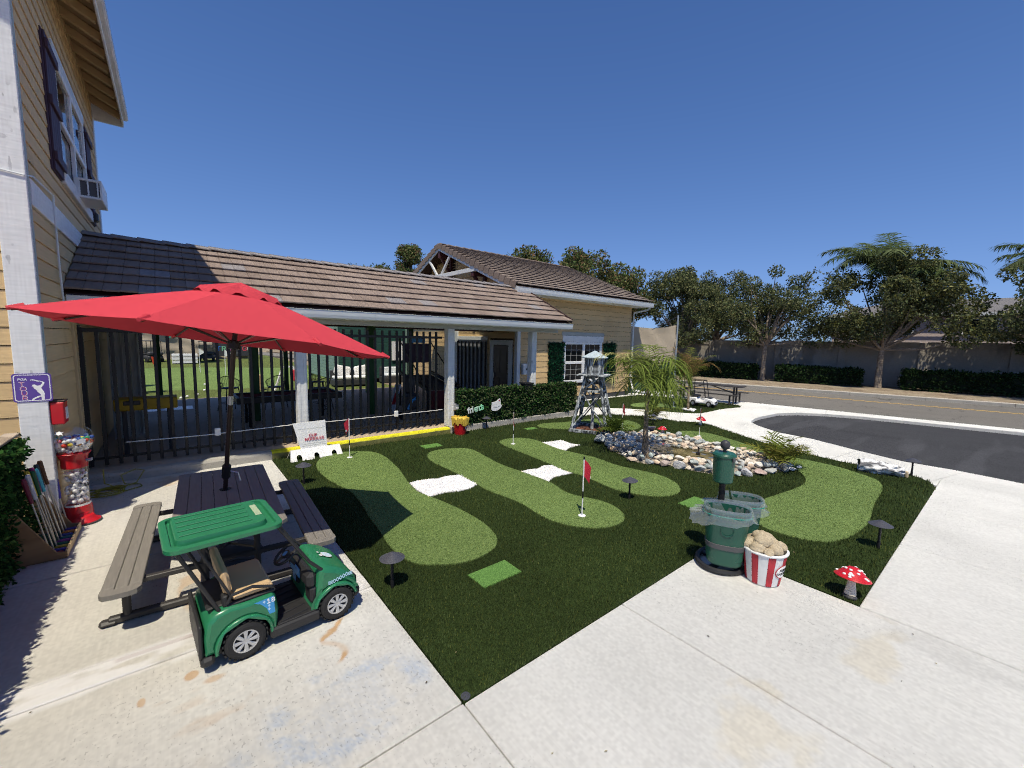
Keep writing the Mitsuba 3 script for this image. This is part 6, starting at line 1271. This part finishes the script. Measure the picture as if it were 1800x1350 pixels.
CU = thing('curtain', 'pale cream curtain hanging right of the green shed', 'curtain'); V = []
for i in range(40):
    for z in (.1, 3.2): V.append((12.0+.05*i*.6, 24.6+.06*math.sin(i*1.1), z))
q = np.array([[2*i, 2*i+2, 2*i+3, 2*i+1] for i in range(39)]); obj('cloth', MB().add(V, q), mat('cream', (.50, .44, .28), .8), CU)
AS = thing('arrow_sign', 'white notice with a down arrow on the right end of the green shed', 'sign'); obj('panel', MB().box((10.75, 25.22, 1.15), (11.55, 25.26, 2.35)), 'mat_whitegloss', AS); obj('arrow', MB().box((11.12, 25.212, 1.45), (11.18, 25.219, 1.72)).poly(Polygon([(0, 0), (.2, 0), (.1, -.15)]), 0, .006).map(lambda v: v) if False else MB().box((11.12, 25.212, 1.45), (11.18, 25.219, 1.72)), 'mat_black', AS)
obj('arrow_head', MB().poly(Polygon([(-.1, 0), (.1, 0), (0, -.15)]), 0, .006).map(lambda v: np.c_[11.15+v[:, 0], 25.218-v[:, 2], 1.46+v[:, 1]]), 'mat_black', AS)
SF = thing('sofa', 'dark outdoor sofa with white cushions in front of the green shed', 'sofa'); obj('base', MB().box((6.2, 21.6, .1), (8.3, 22.5, .42), .03).box((6.2, 22.35, .42), (8.3, 22.5, .85), .02), 'mat_charcoal', SF)
for k in range(2): obj('seat_cushion', MB().box((6.25+k*1.02, 21.6, .42), (7.24+k*1.02, 22.3, .58), .05), 'mat_whitegloss', SF); c = MB().box((-.42, -.09, -.25), (.42, .09, .25), .08); c.map(lambda v: v @ rot('y', 12-20*k).T+[6.75+k*1.02, 22.18, .84]); obj('cushion', c, 'mat_whitegloss', SF, smooth=50)
LB = thing('lounge_chair', 'grey cushioned lounge chair right of the white sofa', 'chair'); obj('frame', MB().box((8.9, 21.8, .1), (10.0, 22.7, .45), .03).box((8.9, 22.5, .45), (10.0, 22.7, .95), .03), 'mat_charcoal', LB); obj('cushion', MB().box((8.95, 21.85, .45), (9.95, 22.5, .6), .05).box((9.0, 22.35, .6), (9.9, 22.5, .95), .05), 'mat_gutter', LB)
WT = thing('frame_stand', 'white A-frame stand with a red bag on the grass seen through the fence', 'stand'); obj('frame', MB().beam((3.55, 21.6, .05), (3.95, 21.8, 1.15), .07, .07).beam((4.75, 21.6, .05), (4.35, 21.8, 1.15), .07, .07).beam((3.9, 21.8, 1.12), (4.4, 21.8, 1.12), .07, .07), 'mat_whitegloss', WT); obj('bag', MB().box((4.3, 21.5, .45), (4.55, 21.6, 1.0), .06), 'mat_redmatte', WT)
BXC = thing('cardboard_box', 'brown cardboard box on the grass left of the white stand', 'box'); obj('carton', MB().box((2.7, 22.0, .04), (3.15, 22.4, .75), .01), mat('card', (.36, .25, .14), .8), BXC)
GT = thing('game_table', 'long game table with dark red top and black legs just behind the fence', 'table')
obj('top', MB().box((1.28, 12.65, .90), (3.72, 13.62, .935)), mat('felt', (.17, .018, .025), .85), GT); obj('rim', MB().box((1.2, 12.55, .80), (3.8, 12.64, .97), .01).box((1.2, 13.63, .80), (3.8, 13.72, .97), .01).box((1.2, 12.641, .80), (1.27, 13.629, .97), .01).box((3.73, 12.641, .80), (3.8, 13.629, .97), .01), 'mat_black', GT)
for x in (1.5, 3.5):
    for y in (12.75, 13.5): obj('leg', MB().tube([(x, y, .15), (x, y, .82)], .04, 8), 'mat_black', GT)
    obj('scroll', MB().tube([(x+.10*math.cos(t)*(1-t/14), 13.1, .45+.10*math.sin(t)*(1-t/14)) for t in np.linspace(0, 12, 60)], .012, 5), 'mat_black', GT)
def wicker(x, y, a, lab):
    C_ = thing('bar_chair', lab, 'chair', 'wicker bar chairs behind the fence'); R_ = rot('z', a); mv = lambda b: b.map(lambda v: v @ R_.T+[x, y, .15])
    obj('seat', mv(MB().lathe([(0, .72), (.24, .72), (.25, .75), (0, .77)], n=20)), 'mat_charcoal', C_)
    for s in (-1, 1):
        for t in (-1, 1): obj('leg', mv(MB().tube([(s*.26, t*.26, 0), (s*.17, t*.17, .73)], .014, 6)), 'mat_black', C_)
    obj('foot_ring', mv(MB().tube([(.25*math.cos(q), .25*math.sin(q), .26) for q in np.linspace(0, 2*np.pi, 21)], .010, 5, cap=False)), 'mat_black', C_); obj('back_rim', mv(MB().tube([(.29*math.cos(q), .29*math.sin(q), 1.10-.10*abs(q-math.pi/2)) for q in np.linspace(-.5, math.pi+.5, 18)], .013, 6)), 'mat_black', C_)
    for q in np.linspace(-.4, math.pi+.4, 22): obj('cord', mv(MB().tube([(.24*math.cos(q), .24*math.sin(q), .76), (.29*math.cos(q), .29*math.sin(q), 1.08-.10*abs(q-math.pi/2))], .006, 4)), 'mat_wick' if 'mat_wick' in scene else mat('wick', (.10, .08, .06), .8), C_)
wicker(1.35, 15.9, 20, 'wicker bar chair behind the left end of the game table'); wicker(2.6, 15.6, -30, 'wicker bar chair behind the middle of the game table'); wicker(3.75, 14.6, 200, 'wicker bar chair at the right end of the game table'); wicker(4.15, 16.6, 80, 'wicker bar chair with its back to the green shed')
# basketball arcade and clutter in the right bay
AR = thing('hoop_game', 'dark arcade hoop game with netted frame behind the right bay of the fence', 'arcade game')
for x in (6.3, 7.5):
    obj('side_frame', MB().beam((x, 12.0, .15), (x, 12.0, .95), .06, .06).beam((x, 12.0, .95), (x, 14.1, 1.35), .08, .10).beam((x, 14.1, .15), (x, 14.1, 2.6), .07, .07).beam((x, 12.1, 1.0), (x, 14.1, 2.5), .03, .03), 'mat_black', AR)
obj('ramp', MB().add([(6.34, 12.05, .90), (7.46, 12.05, .90), (7.46, 14.0, 1.25), (6.34, 14.0, 1.25)], [[0, 1, 2, 3]]), 'mat_charcoal', AR); obj('backboard', MB().box((6.4, 13.98, 1.7), (7.4, 14.03, 2.4)), 'mat_plum', AR); obj('coin_panel', MB().box((6.4, 11.93, .3), (7.4, 11.99, .9), .01), mat('arcred', (.12, .015, .015), .5), AR); obj('score_light', MB().box((6.6, 13.9, 2.42), (7.2, 13.97, 2.6), .01), 'mat_blue', AR)
nt = MB()
for k in range(14): nt.tube([(6.28, 12.15+.14*k, 1.0+.025*k), (6.28, 12.15+.14*k, 1.04+.105*k)], .004, 4).tube([(7.52, 12.15+.14*k, 1.0+.025*k), (7.52, 12.15+.14*k, 1.04+.105*k)], .004, 4)
obj('net', nt, 'mat_charcoal', AR, kind='stuff')
BG = thing('stroller', 'dark folded push cart with a blue bag beside the white post', 'cart'); obj('frame', MB().tube([(5.2, 11.6, .15), (5.5, 11.4, .9), (5.55, 11.5, 1.35)], .022, 6).tube([(5.75, 11.6, .15), (5.55, 11.3, .8)], .022, 6), 'mat_black', BG); obj('bag', MB().box((5.25, 11.3, .45), (5.7, 11.7, .95), .1).box((5.3, 11.45, .9), (5.65, 11.75, 1.5), .1), 'mat_charcoal', BG); obj('blue_strap', MB().tube([(5.28, 11.28, .5), (5.4, 11.26, .75), (5.6, 11.28, .85)], .04, 6), 'mat_blue', BG)
for x in (5.2, 5.75): w = MB().lathe([(0, -.02), (.11, -.02), (.12, .02), (0, .02)], n=14); w.map(lambda v: np.c_[x+v[:, 2], 11.6+v[:, 0], .27+v[:, 1]]); obj('wheel', w, 'mat_tyre', BG)
KB = thing('leaning_board', 'grey and red slanted board leaning behind the fence', 'board'); obj('deck', MB().beam((5.35, 12.7, .18), (5.75, 13.0, 1.05), .22, .05, .01), 'mat_gutter', KB); obj('stripe', MB().beam((5.42, 12.65, .45), (5.60, 12.79, .80), .12, .012, .002), 'mat_redmatte', KB)
PBX = thing('tray_stand', 'yellow plastic tray stand in the shade behind the left end of the fence', 'stand'); obj('tray', MB().box((-.95, 11.0, 1.05), (.02, 11.45, 1.28), .02), mat('trayyellow', (.42, .27, .01), .5), PBX); [obj('leg', MB().box((x, 11.15, .15), (x+.07, 11.3, 1.05), .01), 'mat_charcoal', PBX) for x in (-.85, -.16)]
DR = thing('drape', 'pale grey drape hanging inside the left end of the walkway', 'curtain'); V = []
for i in range(26):
    for z in (.2, 2.95): V.append((-1.1+.018*i*1.1, 12.6+.07*math.sin(i*1.0)+.02*i, z))
obj('cloth', MB().add(V, np.array([[2*i, 2*i+2, 2*i+3, 2*i+1] for i in range(25)])), 'mat_beamgrey', DR)
# ---------------------------------------------------------------- sound wall, hedges, trees across the road
SWL = thing('boundary_wall', 'long tan stucco boundary wall with pilasters across the road', 'wall')
wx = lambda y: 37.0-.25*(y-6)
YS = [-40, -26, -18.5, -11.5, -5.2, .3, 4.1, 8.05, 11.75, 16.2, 21.5, 27, 34, 42, 52]
for a, b_ in zip(YS[:-1], YS[1:]):
    top = 3.0-.006*(a-6); P = np.array([(wx(a), a, 0), (wx(b_), b_, 0)]); d = P[1]-P[0]; L = np.linalg.norm(d); d /= L; nrm_ = np.array([-d[1], d[0], 0]); nrm_ *= -1 if nrm_[0] > 0 else 1
    obj('panel', MB().beam(P[0]+d*.2+[0, 0, top/2-.15], P[1]-d*.2+[0, 0, top/2-.15], .18, top, .01), 'mat_stucco', SWL); obj('cap_course', MB().beam(P[0]+d*.2+[0, 0, top-.20]+nrm_*.04, P[1]-d*.2+[0, 0, top-.20]+nrm_*.04, .20, .34, .01), 'mat_stucco', SWL)
    obj('pilaster', MB().beam(P[0]+nrm_*.06+[0, 0, top/2-.12]-d*.2, P[0]+nrm_*.06+[0, 0, top/2-.12]+d*.2, .32, top+.1, .01), 'mat_stucco', SWL)
hx = lambda y: 34.6-.22*(y-6)
HG = [(.02, .045, .018), (.03, .065, .025), (.012, .028, .012), (.05, .085, .03)]
def hedge(y0, y1, lab, h=1.15):
    H_ = thing('hedge', lab, 'hedge'); L = y1-y0; ang = math.atan2(1, -.22); d = np.array([math.cos(ang), math.sin(ang), 0]); o = np.array([hx(y0), y0, 0]); R_ = np.array([[d[1], d[0], 0], [-d[0], d[1], 0], [0, 0, 1]])
    LL = L/d[1]; obj('core', MB().box((.15, .1, .15), (.95, LL-.1, h-.12), .1).map(lambda v: v @ R_.T+o), 'mat_hedgecore', H_)
    bs_ = boxsample((0, 0, .06), (1.1, LL, h), [(0, -1), (2, 1), (1, -1), (1, 1)], .2)
    def smp(n): p, q = bs_(n); p[:, 2] += (meshkit.fbm(p*1.2, 2, 4)-.5)*.25*(p[:, 2] > .6); return p @ R_.T+o, q @ R_.T
    leaves(int(760*LL), smp, .15, HG, H_+'__leaves', droop=.1)
hedge(12.3, 22.0, 'clipped dark hedge across the road, left of the middle street tree'); hedge(6.45, 11.1, 'clipped dark hedge between the middle and right street trees'); hedge(-14.0, 4.55, 'long clipped dark hedge on the right in front of the tan wall', 1.25)
def crown_tree(base, trunk, clusters, nleaf, lab, cols, size=.16, key='tree', tr=.16, group=None, lean=(0, 0)):
    T_ = thing(key, lab, 'tree', group); b_ = np.asarray(base, float); g = np.random.default_rng(int(abs(b_[0]*7+b_[1]*13)))
    tp = b_+[lean[0], lean[1], trunk]; m = MB().tube([b_+[0, 0, -.1], b_*.6+tp*.4+[.04, .03, 0], tp], [tr*1.2, tr, tr*.8], 10)
    obj('trunk', m, 'mat_bark', T_, smooth=40)
    for k, (c, r) in enumerate(clusters):
        c = b_+np.asarray(c); mid = tp*.5+c*.5+g.normal(size=3)*.2+[0, 0, -.1]; obj('limb', MB().tube([tp-[0, 0, .15], mid, c], [tr*.6, tr*.35, tr*.08], 6), 'mat_bark', T_)
    P, Nn = [], []; w = np.array([r**2 for _, r in clusters]); w = w/w.sum()
    for (c, r), ww in zip(clusters, w):
        n = int(nleaf*ww); d = g.normal(size=(n, 3)); d /= np.linalg.norm(d, axis=1, keepdims=True); rad = r*(.35+.65*g.random(n)**.45)
        rad *= .72+.6*meshkit.fbm(d*2.1+c[0]+c[1]*3, 3, 6); p = b_+np.asarray(c)+d*rad[:, None]*[1, 1, .85]
        gaps = meshkit.fbm(p*1.0, 3, 12); keep = gaps > .435; P.append(p[keep]); Nn.append(d[keep])
    P, Nn = np.vstack(P), np.vstack(Nn); leaves(len(P), lambda n: (P, Nn), size, cols, T_+'__crown', droop=.35, aspect=.62)
    return T_
TC = [(.11, .14, .062), (.155, .175, .08), (.07, .095, .045), (.22, .22, .10), (.13, .145, .085)]
rs = np.random.default_rng(21)
def cl(cx, w, z0, z1, n, dmax=1.7):
    out = []
    for k in range(n):
        a = rs.uniform(0, 2*np.pi); r = w*math.sqrt(rs.random()); z = rs.uniform(z0, z1); sh = 1-.45*((z-z0)/(z1-z0))**2
        out.append(((r*math.cos(a)*sh*.8+cx[0], r*math.sin(a)*sh+cx[1], z), rs.uniform(.8, 1.25)*(1.0 if z < z1-.8 else .75)))
    return out
crown_tree((32.4, 17.2, 0), 2.6, cl((0, .9), 3.3, 3.0, 8.3, 32), 40000, 'dark leafy street tree at the left end of the boundary wall', TC, tr=.17)
crown_tree((33.7, 12.0, 0), 2.7, cl((0, -.2), 3.5, 3.1, 7.0, 28)+[((.2, -1.6, 7.0), .6), ((0, 1.2, 7.1), .55), ((.3, -.2, 7.9), .5), ((0, -2.6, 7.2), .6), ((0, 2.0, 7.6), .5)], 27000, 'street tree with bare upper twigs in the middle of the boundary wall', TC, tr=.16)
crown_tree((35.3, 5.75, 0), 2.6, cl((0, 0), 3.7, 3.2, 8.1, 34), 42000, 'broad street tree with pale forked trunk in front of a tall palm', TC+[(.11, .11, .03)], tr=.17)
crown_tree((36.2, -1.6, 0), 2.6, cl((0, .2), 3.4, 3.1, 8.2, 30), 38000, 'dark street tree at the right edge of the photo', TC, tr=.17)
crown_tree((38.5, 17.8, 0), 3.0, cl((0, 0), 3.8, 3.5, 8.6, 26), 26000, 'dense dark tree behind the left end of the boundary wall', TC, tr=.2)
for (x, y, h, w, lab) in ((27.5, 24.5, 10.4, 3.8, 'reddish green tree rising behind the right half of the bungalow roof'), (24.5, 29.5, 11.2, 3.6, 'reddish green tree behind the middle of the bungalow ridge'), (31.5, 23.5, 9.3, 3.2, 'reddish green tree just right of the bungalow roof end'), (14.6, 39.5, 9.6, 3.6, 'green tree top showing over the walkway roof left of the gable'), (20.0, 42.0, 12.6, 1.0, 'slim tree tip showing above the bungalow ridge')):
    crown_tree((x, y, 0), h*.4, cl((0, 0), w, h*.48, h-.6, 34), 22000, lab, [(.10, .15, .055), (.15, .19, .07), (.25, .155, .09), (.075, .105, .04), (.20, .21, .09)], tr=.2, size=.22)
def tall_palm(o, h, L, n, lab, seed):
    T_ = thing('tall_palm', lab, 'palm'); o = np.asarray(o, float); obj('trunk', MB().tube([o, o+[.1, 0, h*.5], o+[0, .1, h]], [.26, .2, .18], 10), 'mat_bark', T_); g = np.random.default_rng(seed); m = MB()
    for k in range(n): frond(m, o+[0, .1, h], k*2.4, .25+1.0*((k*.618) % 1), L*g.uniform(.85, 1.1), g.uniform(1.0, 1.9), 44, 1.05, .075, [(.09, .12, .05), (.12, .15, .07), (.07, .10, .04)][k % 3], .75, .035, seed+k)
    obj('fronds', m, 'mat_leaf', T_, vc=True)
tall_palm((37.2, 5.9, 0), 7.2, 4.6, 24, 'tall feather palm behind the broad street tree', 70); tall_palm((38.0, -1.6, 0), 6.4, 4.2, 18, 'feather palm behind the tree at the right edge', 170)
HB = thing('far_house', 'pale pinkish stucco house with grey tiled roof behind the boundary wall', 'house')
hv = np.array([(44.0, 10.5), (46.3, -4.5)]); dd = (hv[1]-hv[0])/np.linalg.norm(hv[1]-hv[0]); nn2 = np.array([-dd[1], dd[0]]); nn2 = nn2 if nn2[0] > 0 else -nn2
L_ = np.linalg.norm(hv[1]-hv[0]); Rh = np.array([[dd[0], nn2[0], 0], [dd[1], nn2[1], 0], [0, 0, 1]]); oh = np.array([hv[0][0], hv[0][1], 0]); hm = lambda b: b.map(lambda v: v @ Rh.T+oh)
obj('wall', hm(MB().box((0, 0, 0), (L_, 9, 5.3))), mat('pinkstucco', (.50, .42, .40), .9), HB)
rfv = np.array([(-.5, -.45, 5.2), (L_+.5, -.6, 5.2), (L_+.5, 9.6, 5.2), (-.5, 9.6, 5.2), (3.5, 4.5, 6.6), (L_-3.5, 4.5, 6.6)]); obj('roof', hm(MB().add(rfv, [[0, 1, 5], [0, 5, 4], [2, 3, 4], [2, 4, 5], [3, 0, 4], [1, 2, 5], [0, 3, 2], [0, 2, 1]])), mat('greyroof', (.13, .125, .13), .85), HB)
obj('fascia', hm(MB().box((-.52, -.64, 5.02), (L_+.52, -.601, 5.22))), 'mat_gutter', HB)
for x0 in (3.2, 7.55, 11.2):
    Wd = obj('window', hm(MB().box((x0, -.06, 3.55), (x0+1.8, -.005, 3.65)).box((x0, -.06, 4.75), (x0+1.8, -.005, 4.85)).box((x0, -.06, 3.651), (x0+.1, -.005, 4.749)).box((x0+1.7, -.06, 3.651), (x0+1.8, -.005, 4.749)).box((x0+.86, -.06, 3.651), (x0+.94, -.005, 4.749))), 'mat_white', HB); obj('pane', hm(MB().box((x0+.1, -.03, 3.65), (x0+1.7, -.012, 4.75))), 'mat_paneglass', Wd)
# net enclosure beside the bungalow
NE = thing('net_enclosure', 'tan and green mesh enclosure on tall poles beyond the bungalow corner', 'net fence'); 
for (a, b_) in (((17.6, 12.9), (20.4, 11.5)), ((20.4, 11.5), (23.5, 16.0)), ((17.6, 12.9), (17.7, 19.0))):
    a, b_ = np.array(a), np.array(b_); V = []; n = 26
    for i in range(n):
        t = i/(n-1); q = a*(1-t)+b_*t
        for j in range(9):
            z = 1.45+(3.55-.35*math.sin(t*3.1)*.6-1.45)*j/8; V.append((q[0]+.05*math.sin(t*14+j), q[1]+.05*math.sin(t*17+j*1.3), z))
    i, j = np.meshgrid(np.arange(n-1), np.arange(8), indexing='ij'); obj('tarp', MB().add(V, np.stack([i*9+j, (i+1)*9+j, (i+1)*9+j+1, i*9+j+1], -1).reshape(-1, 4)), 'mat_tarp', NE, smooth=True)
    V = [(a[0]*(1-t)+b_[0]*t+.03*math.sin(t*20), a[1]*(1-t)+b_[1]*t, z) for t in np.linspace(0, 1, 12) for z in (.05, 1.6)]; obj('mesh_skirt', MB().add(V, np.array([[2*k, 2*k+2, 2*k+3, 2*k+1] for k in range(11)])), 'mat_netgreen' if 'mat_netgreen' in scene else mat('netgreen', (.020, .055, .045), .8), NE)
obj('pole', MB().tube([(20.42, 11.48, 0), (20.42, 11.48, 4.05)], .045, 8), mat('polegrey', (.25, .30, .36), .5), NE); obj('pole', MB().tube([(17.65, 12.8, 0), (17.65, 12.8, 3.8)], .04, 8), 'mat_polegrey', NE)
obj('stay_wire', MB().tube([(20.42, 11.48, 4.0), (18.5, 12.5, 2.9)], .012, 5).tube([(20.42, 11.48, 3.9), (20.1, 11.6, .1)], .012, 5), 'mat_charcoal', NE)
# white toy cart and slender picnic table on the island
TC2 = thing('white_toy_cart', 'white ride-on toy golf cart without roof panel on the turf island', 'toy golf cart'); R_ = rot('z', -80); o2 = np.array([17.05, 8.25, .01]); mv = lambda b: b.map(lambda v: v*[.66, .80, .84] @ R_.T+o2)
bodyp = [(-.75, .16), (-.72, .42), (-.30, .46), (-.25, .30), (.15, .28), (.22, .46), (.62, .40), (.76, .30), (.78, .16)]
obj('body', mv(MB().add(*bevel_extrude(bodyp, .66, .04))), 'mat_whitegloss', TC2, smooth=40); obj('bonnet', mv(MB().box((.20, -.30, .455), (.55, .30, .475), .01)), 'mat_charcoal', TC2); obj('seat', mv(MB().box((-.62, -.28, .46), (-.22, .28, .55), .03).box((-.68, -.28, .5), (-.60, .28, .74), .03)), 'mat_black', TC2); obj('grille', mv(MB().box((.765, -.26, .19), (.80, .26, .29), .01)), 'mat_black', TC2); obj('bumper', mv(MB().box((.72, -.31, .08), (.80, .31, .155), .02)), 'mat_plasticblack', TC2)
for s in (-1, 1):
    obj('post', mv(MB().tube([(-.68, s*.29, .5), (-.66, s*.29, 1.28)], .024, 6)), 'mat_black', TC2); obj('post', mv(MB().tube([(.24, s*.29, .46), (.05, s*.29, 1.28)], .024, 6)), 'mat_black', TC2); obj('headlight', mv(MB().box((.766, s*.22-.05, .22), (.81, s*.22+.05, .28), .01)), 'mat_silver', TC2)
    for cx in (-.48, .46): w = MB().lathe([(0, -.06), (.12, -.06), (.16, -.03), (.16, .03), (.12, .06), (0, .06)], n=20); w.map(lambda v: np.c_[cx+v[:, 0], s*.31+v[:, 2], .16+v[:, 1]]); W_ = obj('wheel', mv(w), 'mat_tyre', TC2); r = MB().lathe([(0, -.065), (.085, -.065), (.085, .065), (0, .065)], n=16); r.map(lambda v: np.c_[cx+v[:, 0], s*.31+v[:, 2], .16+v[:, 1]]); obj('rim', mv(r), 'mat_silver', W_)
obj('roof_frame', mv(MB().beam((-.67, -.29, 1.28), (-.67, .29, 1.28), .03, .03).beam((.05, -.29, 1.28), (.05, .29, 1.28), .03, .03).beam((-.68, -.29, 1.281), (.06, -.29, 1.281), .03, .03).beam((-.68, .29, 1.281), (.06, .29, 1.281), .03, .03)), 'mat_black', TC2)
obj('steering_wheel', mv(MB().tube([(.05+.04*math.cos(a), .12+.12*math.sin(a), .62+.10*math.cos(a)) for a in np.linspace(0, 2*np.pi, 20)], .014, 6, cap=False)), 'mat_black', TC2)
T2 = thing('thin_picnic_table', 'slim dark metal picnic table standing behind the white toy cart', 'picnic table'); o3 = np.array([19.0, 9.0, 0]); R3 = rot('z', 98); mv = lambda b: b.map(lambda v: v @ R3.T+o3)
obj('top', mv(MB().box((-1.5, -.38, .74), (1.5, .38, .775), .005)), 'mat_steelframe', T2)
for s in (-1, 1):
    obj('bench', mv(MB().box((-1.5, s*.78-.13, .42), (1.5, s*.78+.13, .45), .005)), 'mat_steelframe', T2)
    for x in (-1.15, 1.15): obj('bench_leg', mv(MB().box((x-.03, s*.78-.03, .0), (x+.03, s*.78+.03, .42))), 'mat_steelframe', T2); obj('top_leg', mv(MB().box((x-.03, s*.2-.03, 0), (x+.03, s*.2+.03, .74))), 'mat_steelframe', T2)
for x in (-1, 1): obj('brace', mv(MB().beam((x*1.13, 0, .44), (x*.1, 0, .74), .04, .04)), 'mat_steelframe', T2); obj('cross_bar', mv(MB().box((x*1.15-.02, -.78, .37), (x*1.15+.02, .78, .415))), 'mat_steelframe', T2)
MK = obj('corner_cap', MB().lathe([(0, 0), (.035, 0), (.035, .006), (.024, .006), (.024, .003), (0, .003)], (1.525, 2.325, .012), 20), 'mat_capgrey', None, label='small round utility cap at the near corner of the turf', cat='cap')
# ---------------------------------------------------------------- small litter
lt_ = MB(); g = np.random.default_rng(17)
for k in range(60):
    x, y = (g.uniform(1.6, 11), g.uniform(2.4, 9.5)) if k % 2 else (g.uniform(-.9, 8), g.uniform(.2, 4.2))
    inside = P_turf.contains(shapely.Point(x, y))
    z = .036 if inside else .004; a = g.uniform(0, 6.28); s = g.uniform(.007, .015); R_ = rot('z', math.degrees(a)) @ rot('x', g.uniform(-35, 35))
    v = np.array([(-s, 0, 0), (0, s*.4, .003), (s, 0, 0), (0, -s*.4, .003)]) @ R_.T+[x, y, z+.004]; lt_.add(v, [[0, 1, 2, 3]], [(.20, .15, .08), (.30, .25, .14), (.10, .08, .05)][k % 3])
obj('leaf_litter', lt_, 'mat_vcol', None, vc=True, label='scattered tiny dry leaves on the turf and the pavement', cat='leaves', kind='stuff')
